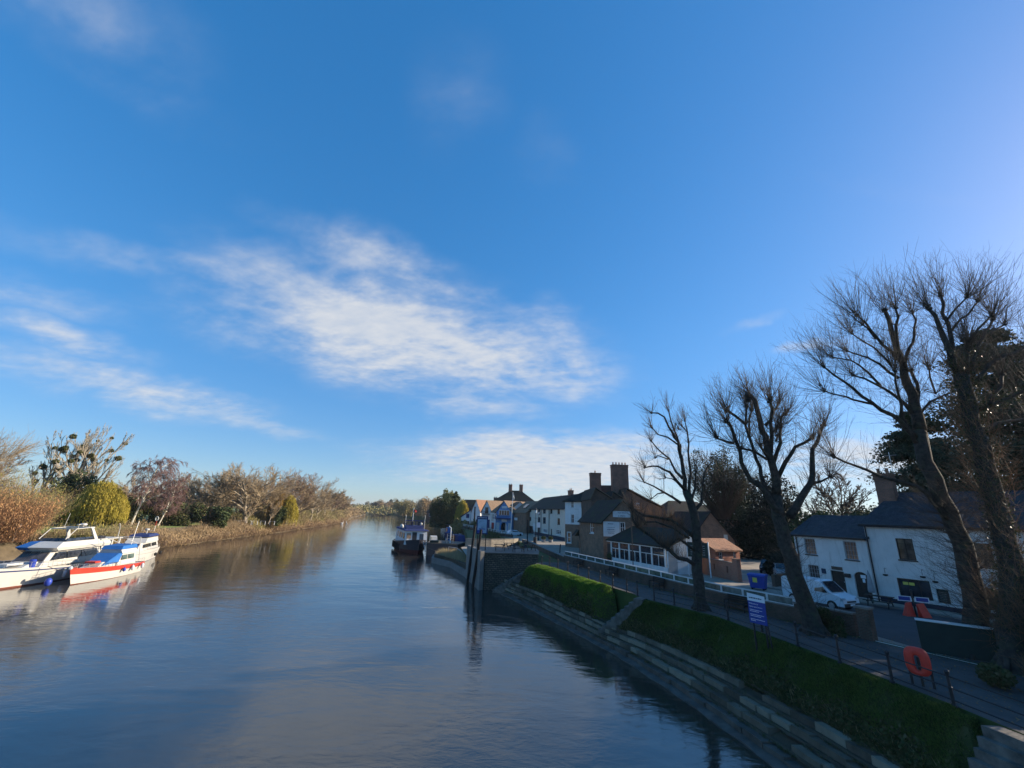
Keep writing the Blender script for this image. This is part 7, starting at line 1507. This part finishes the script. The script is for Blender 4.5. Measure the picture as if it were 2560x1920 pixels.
for (x, y, hl, hw, slp, wt_) in CL:
    v = Vector(ray(x*DS, y*DS)).normalized(); v2 = Vector(ray((x+40)*DS, (y-40*slp)*DS)).normalized()
    A0, E0 = math.atan2(v.x, v.y), math.asin(v.z); A1, E1 = math.atan2(v2.x, v2.y), math.asin(v2.z)
    ang = math.atan2(E1-E0, A1-A0); sc_ = math.hypot(A1-A0, E1-E0)/40/math.sqrt(1+slp*slp)
    # texture-type mapping: (p - loc) rotated by -ang, divided by scale
    m_ = nd(nt, 'ShaderNodeMapping', vector_type='TEXTURE'); m_.inputs['Location'].default_value = (A0, E0, 0); m_.inputs['Rotation'].default_value = (0, 0, ang)
    m_.inputs['Scale'].default_value = (hl*sc_*1.3, hw*sc_*2.1, 1); nt.links.new(aev.outputs[0], m_.inputs[0])
    ln = nd(nt, 'ShaderNodeVectorMath', operation='LENGTH'); nt.links.new(m_.outputs[0], ln.inputs[0])
    q = nd(nt, 'ShaderNodeMapRange', interpolation_type='SMOOTHSTEP'); nt.links.new(ln.outputs['Value'], q.inputs[0]); q.inputs[1].default_value = 1.; q.inputs[2].default_value = .0; q.inputs[3].default_value = 0.; q.inputs[4].default_value = wt_
    tot = q.outputs[0] if tot is None else mth('MAXIMUM', tot, q.outputs[0])
am = nd(nt, 'ShaderNodeMapRange', interpolation_type='SMOOTHSTEP'); nt.links.new(mth('MULTIPLY', tot, mth('MULTIPLY_ADD', nz, 3.2, -.72)), am.inputs[0])
am.inputs[1].default_value = .04; am.inputs[2].default_value = .98; am.inputs[4].default_value = .84
cc = nd(nt, 'ShaderNodeMix', data_type='RGBA'); nt.links.new(mth('MULTIPLY_ADD', n2.outputs[0], 1.6, -.4, True), cc.inputs[0])
cc.inputs[6].default_value = (2.3, 2.55, 2.95, 1); cc.inputs[7].default_value = (3.5, 3.4, 3.25, 1)
mx = nd(nt, 'ShaderNodeMix', data_type='RGBA'); nt.links.new(am.outputs[0], mx.inputs[0]); hzf = nd(nt, 'ShaderNodeMapRange', interpolation_type='SMOOTHSTEP'); nt.links.new(el, hzf.inputs[0]); hzf.inputs[1].default_value = 0; hzf.inputs[2].default_value = .42; hzf.inputs[3].default_value = 1.; hzf.inputs[4].default_value = 0.
hm2 = nd(nt, 'ShaderNodeMix', data_type='RGBA', blend_type='MULTIPLY'); nt.links.new(hzf.outputs[0], hm2.inputs[0]); nt.links.new(hs.outputs[0], hm2.inputs[6]); hm2.inputs[7].default_value = (.66, .80, .90, 1); nt.links.new(hm2.outputs[2], mx.inputs[6]); nt.links.new(cc.outputs[2], mx.inputs[7])
nt.links.new(mx.outputs[2], bg.inputs[0])
wd.cycles.sampling_method = 'MANUAL'; wd.cycles.sample_map_resolution = 512
sd = Vector((math.sin(SAZ)*math.cos(SEL), math.cos(SAZ)*math.cos(SEL), math.sin(SEL)))
l = D.lights.new('sun', 'SUN'); l.energy = 4.6; l.angle = math.radians(.53); l.color = (1., .86, .68); lo = D.objects.new('sun', l); COL.objects.link(lo); lo.rotation_euler = sd.to_track_quat('Z', 'Y').to_euler()
cam = D.cameras.new('camera'); co = D.objects.new('camera', cam); COL.objects.link(co); SC.camera = co
cam.sensor_width = 36; cam.lens = CF/2560*36; cam.clip_start = .3; cam.clip_end = 9000
co.matrix_world = Matrix.Translation((0, 0, CH)) @ Matrix.Rotation(PI/2+CP, 4, 'X') @ Matrix.Rotation(CROLL, 4, 'Z')
vs = SC.view_settings; SC.display_settings.display_device = 'sRGB'; vs.view_transform = 'Standard'; vs.look = 'None'; vs.exposure = 1.0; vs.gamma = 1.
SC.cycles.max_bounces = 5; SC.cycles.diffuse_bounces = 3; SC.cycles.glossy_bounces = 3; SC.cycles.transmission_bounces = 2; SC.cycles.volume_bounces = 0; SC.cycles.use_denoising = True
SC.cycles.sample_clamp_indirect = 6

hz = MB(); hz.bx(-3600, 5100, -420, 6100, -3.5, 62); hm = D.materials.new('haze_air'); hm.use_nodes = True; hn = hm.node_tree; hn.nodes.clear()
ho = nd(hn, 'ShaderNodeOutputMaterial'); hv = nd(hn, 'ShaderNodeVolumePrincipled'); hv.inputs['Color'].default_value = (.80, .88, 1, 1); hv.inputs['Density'].default_value = .00009; hv.inputs['Anisotropy'].default_value = .2; hn.links.new(hv.outputs[0], ho.inputs['Volume'])
tag(hz.build('haze', hm), kind='stuff')
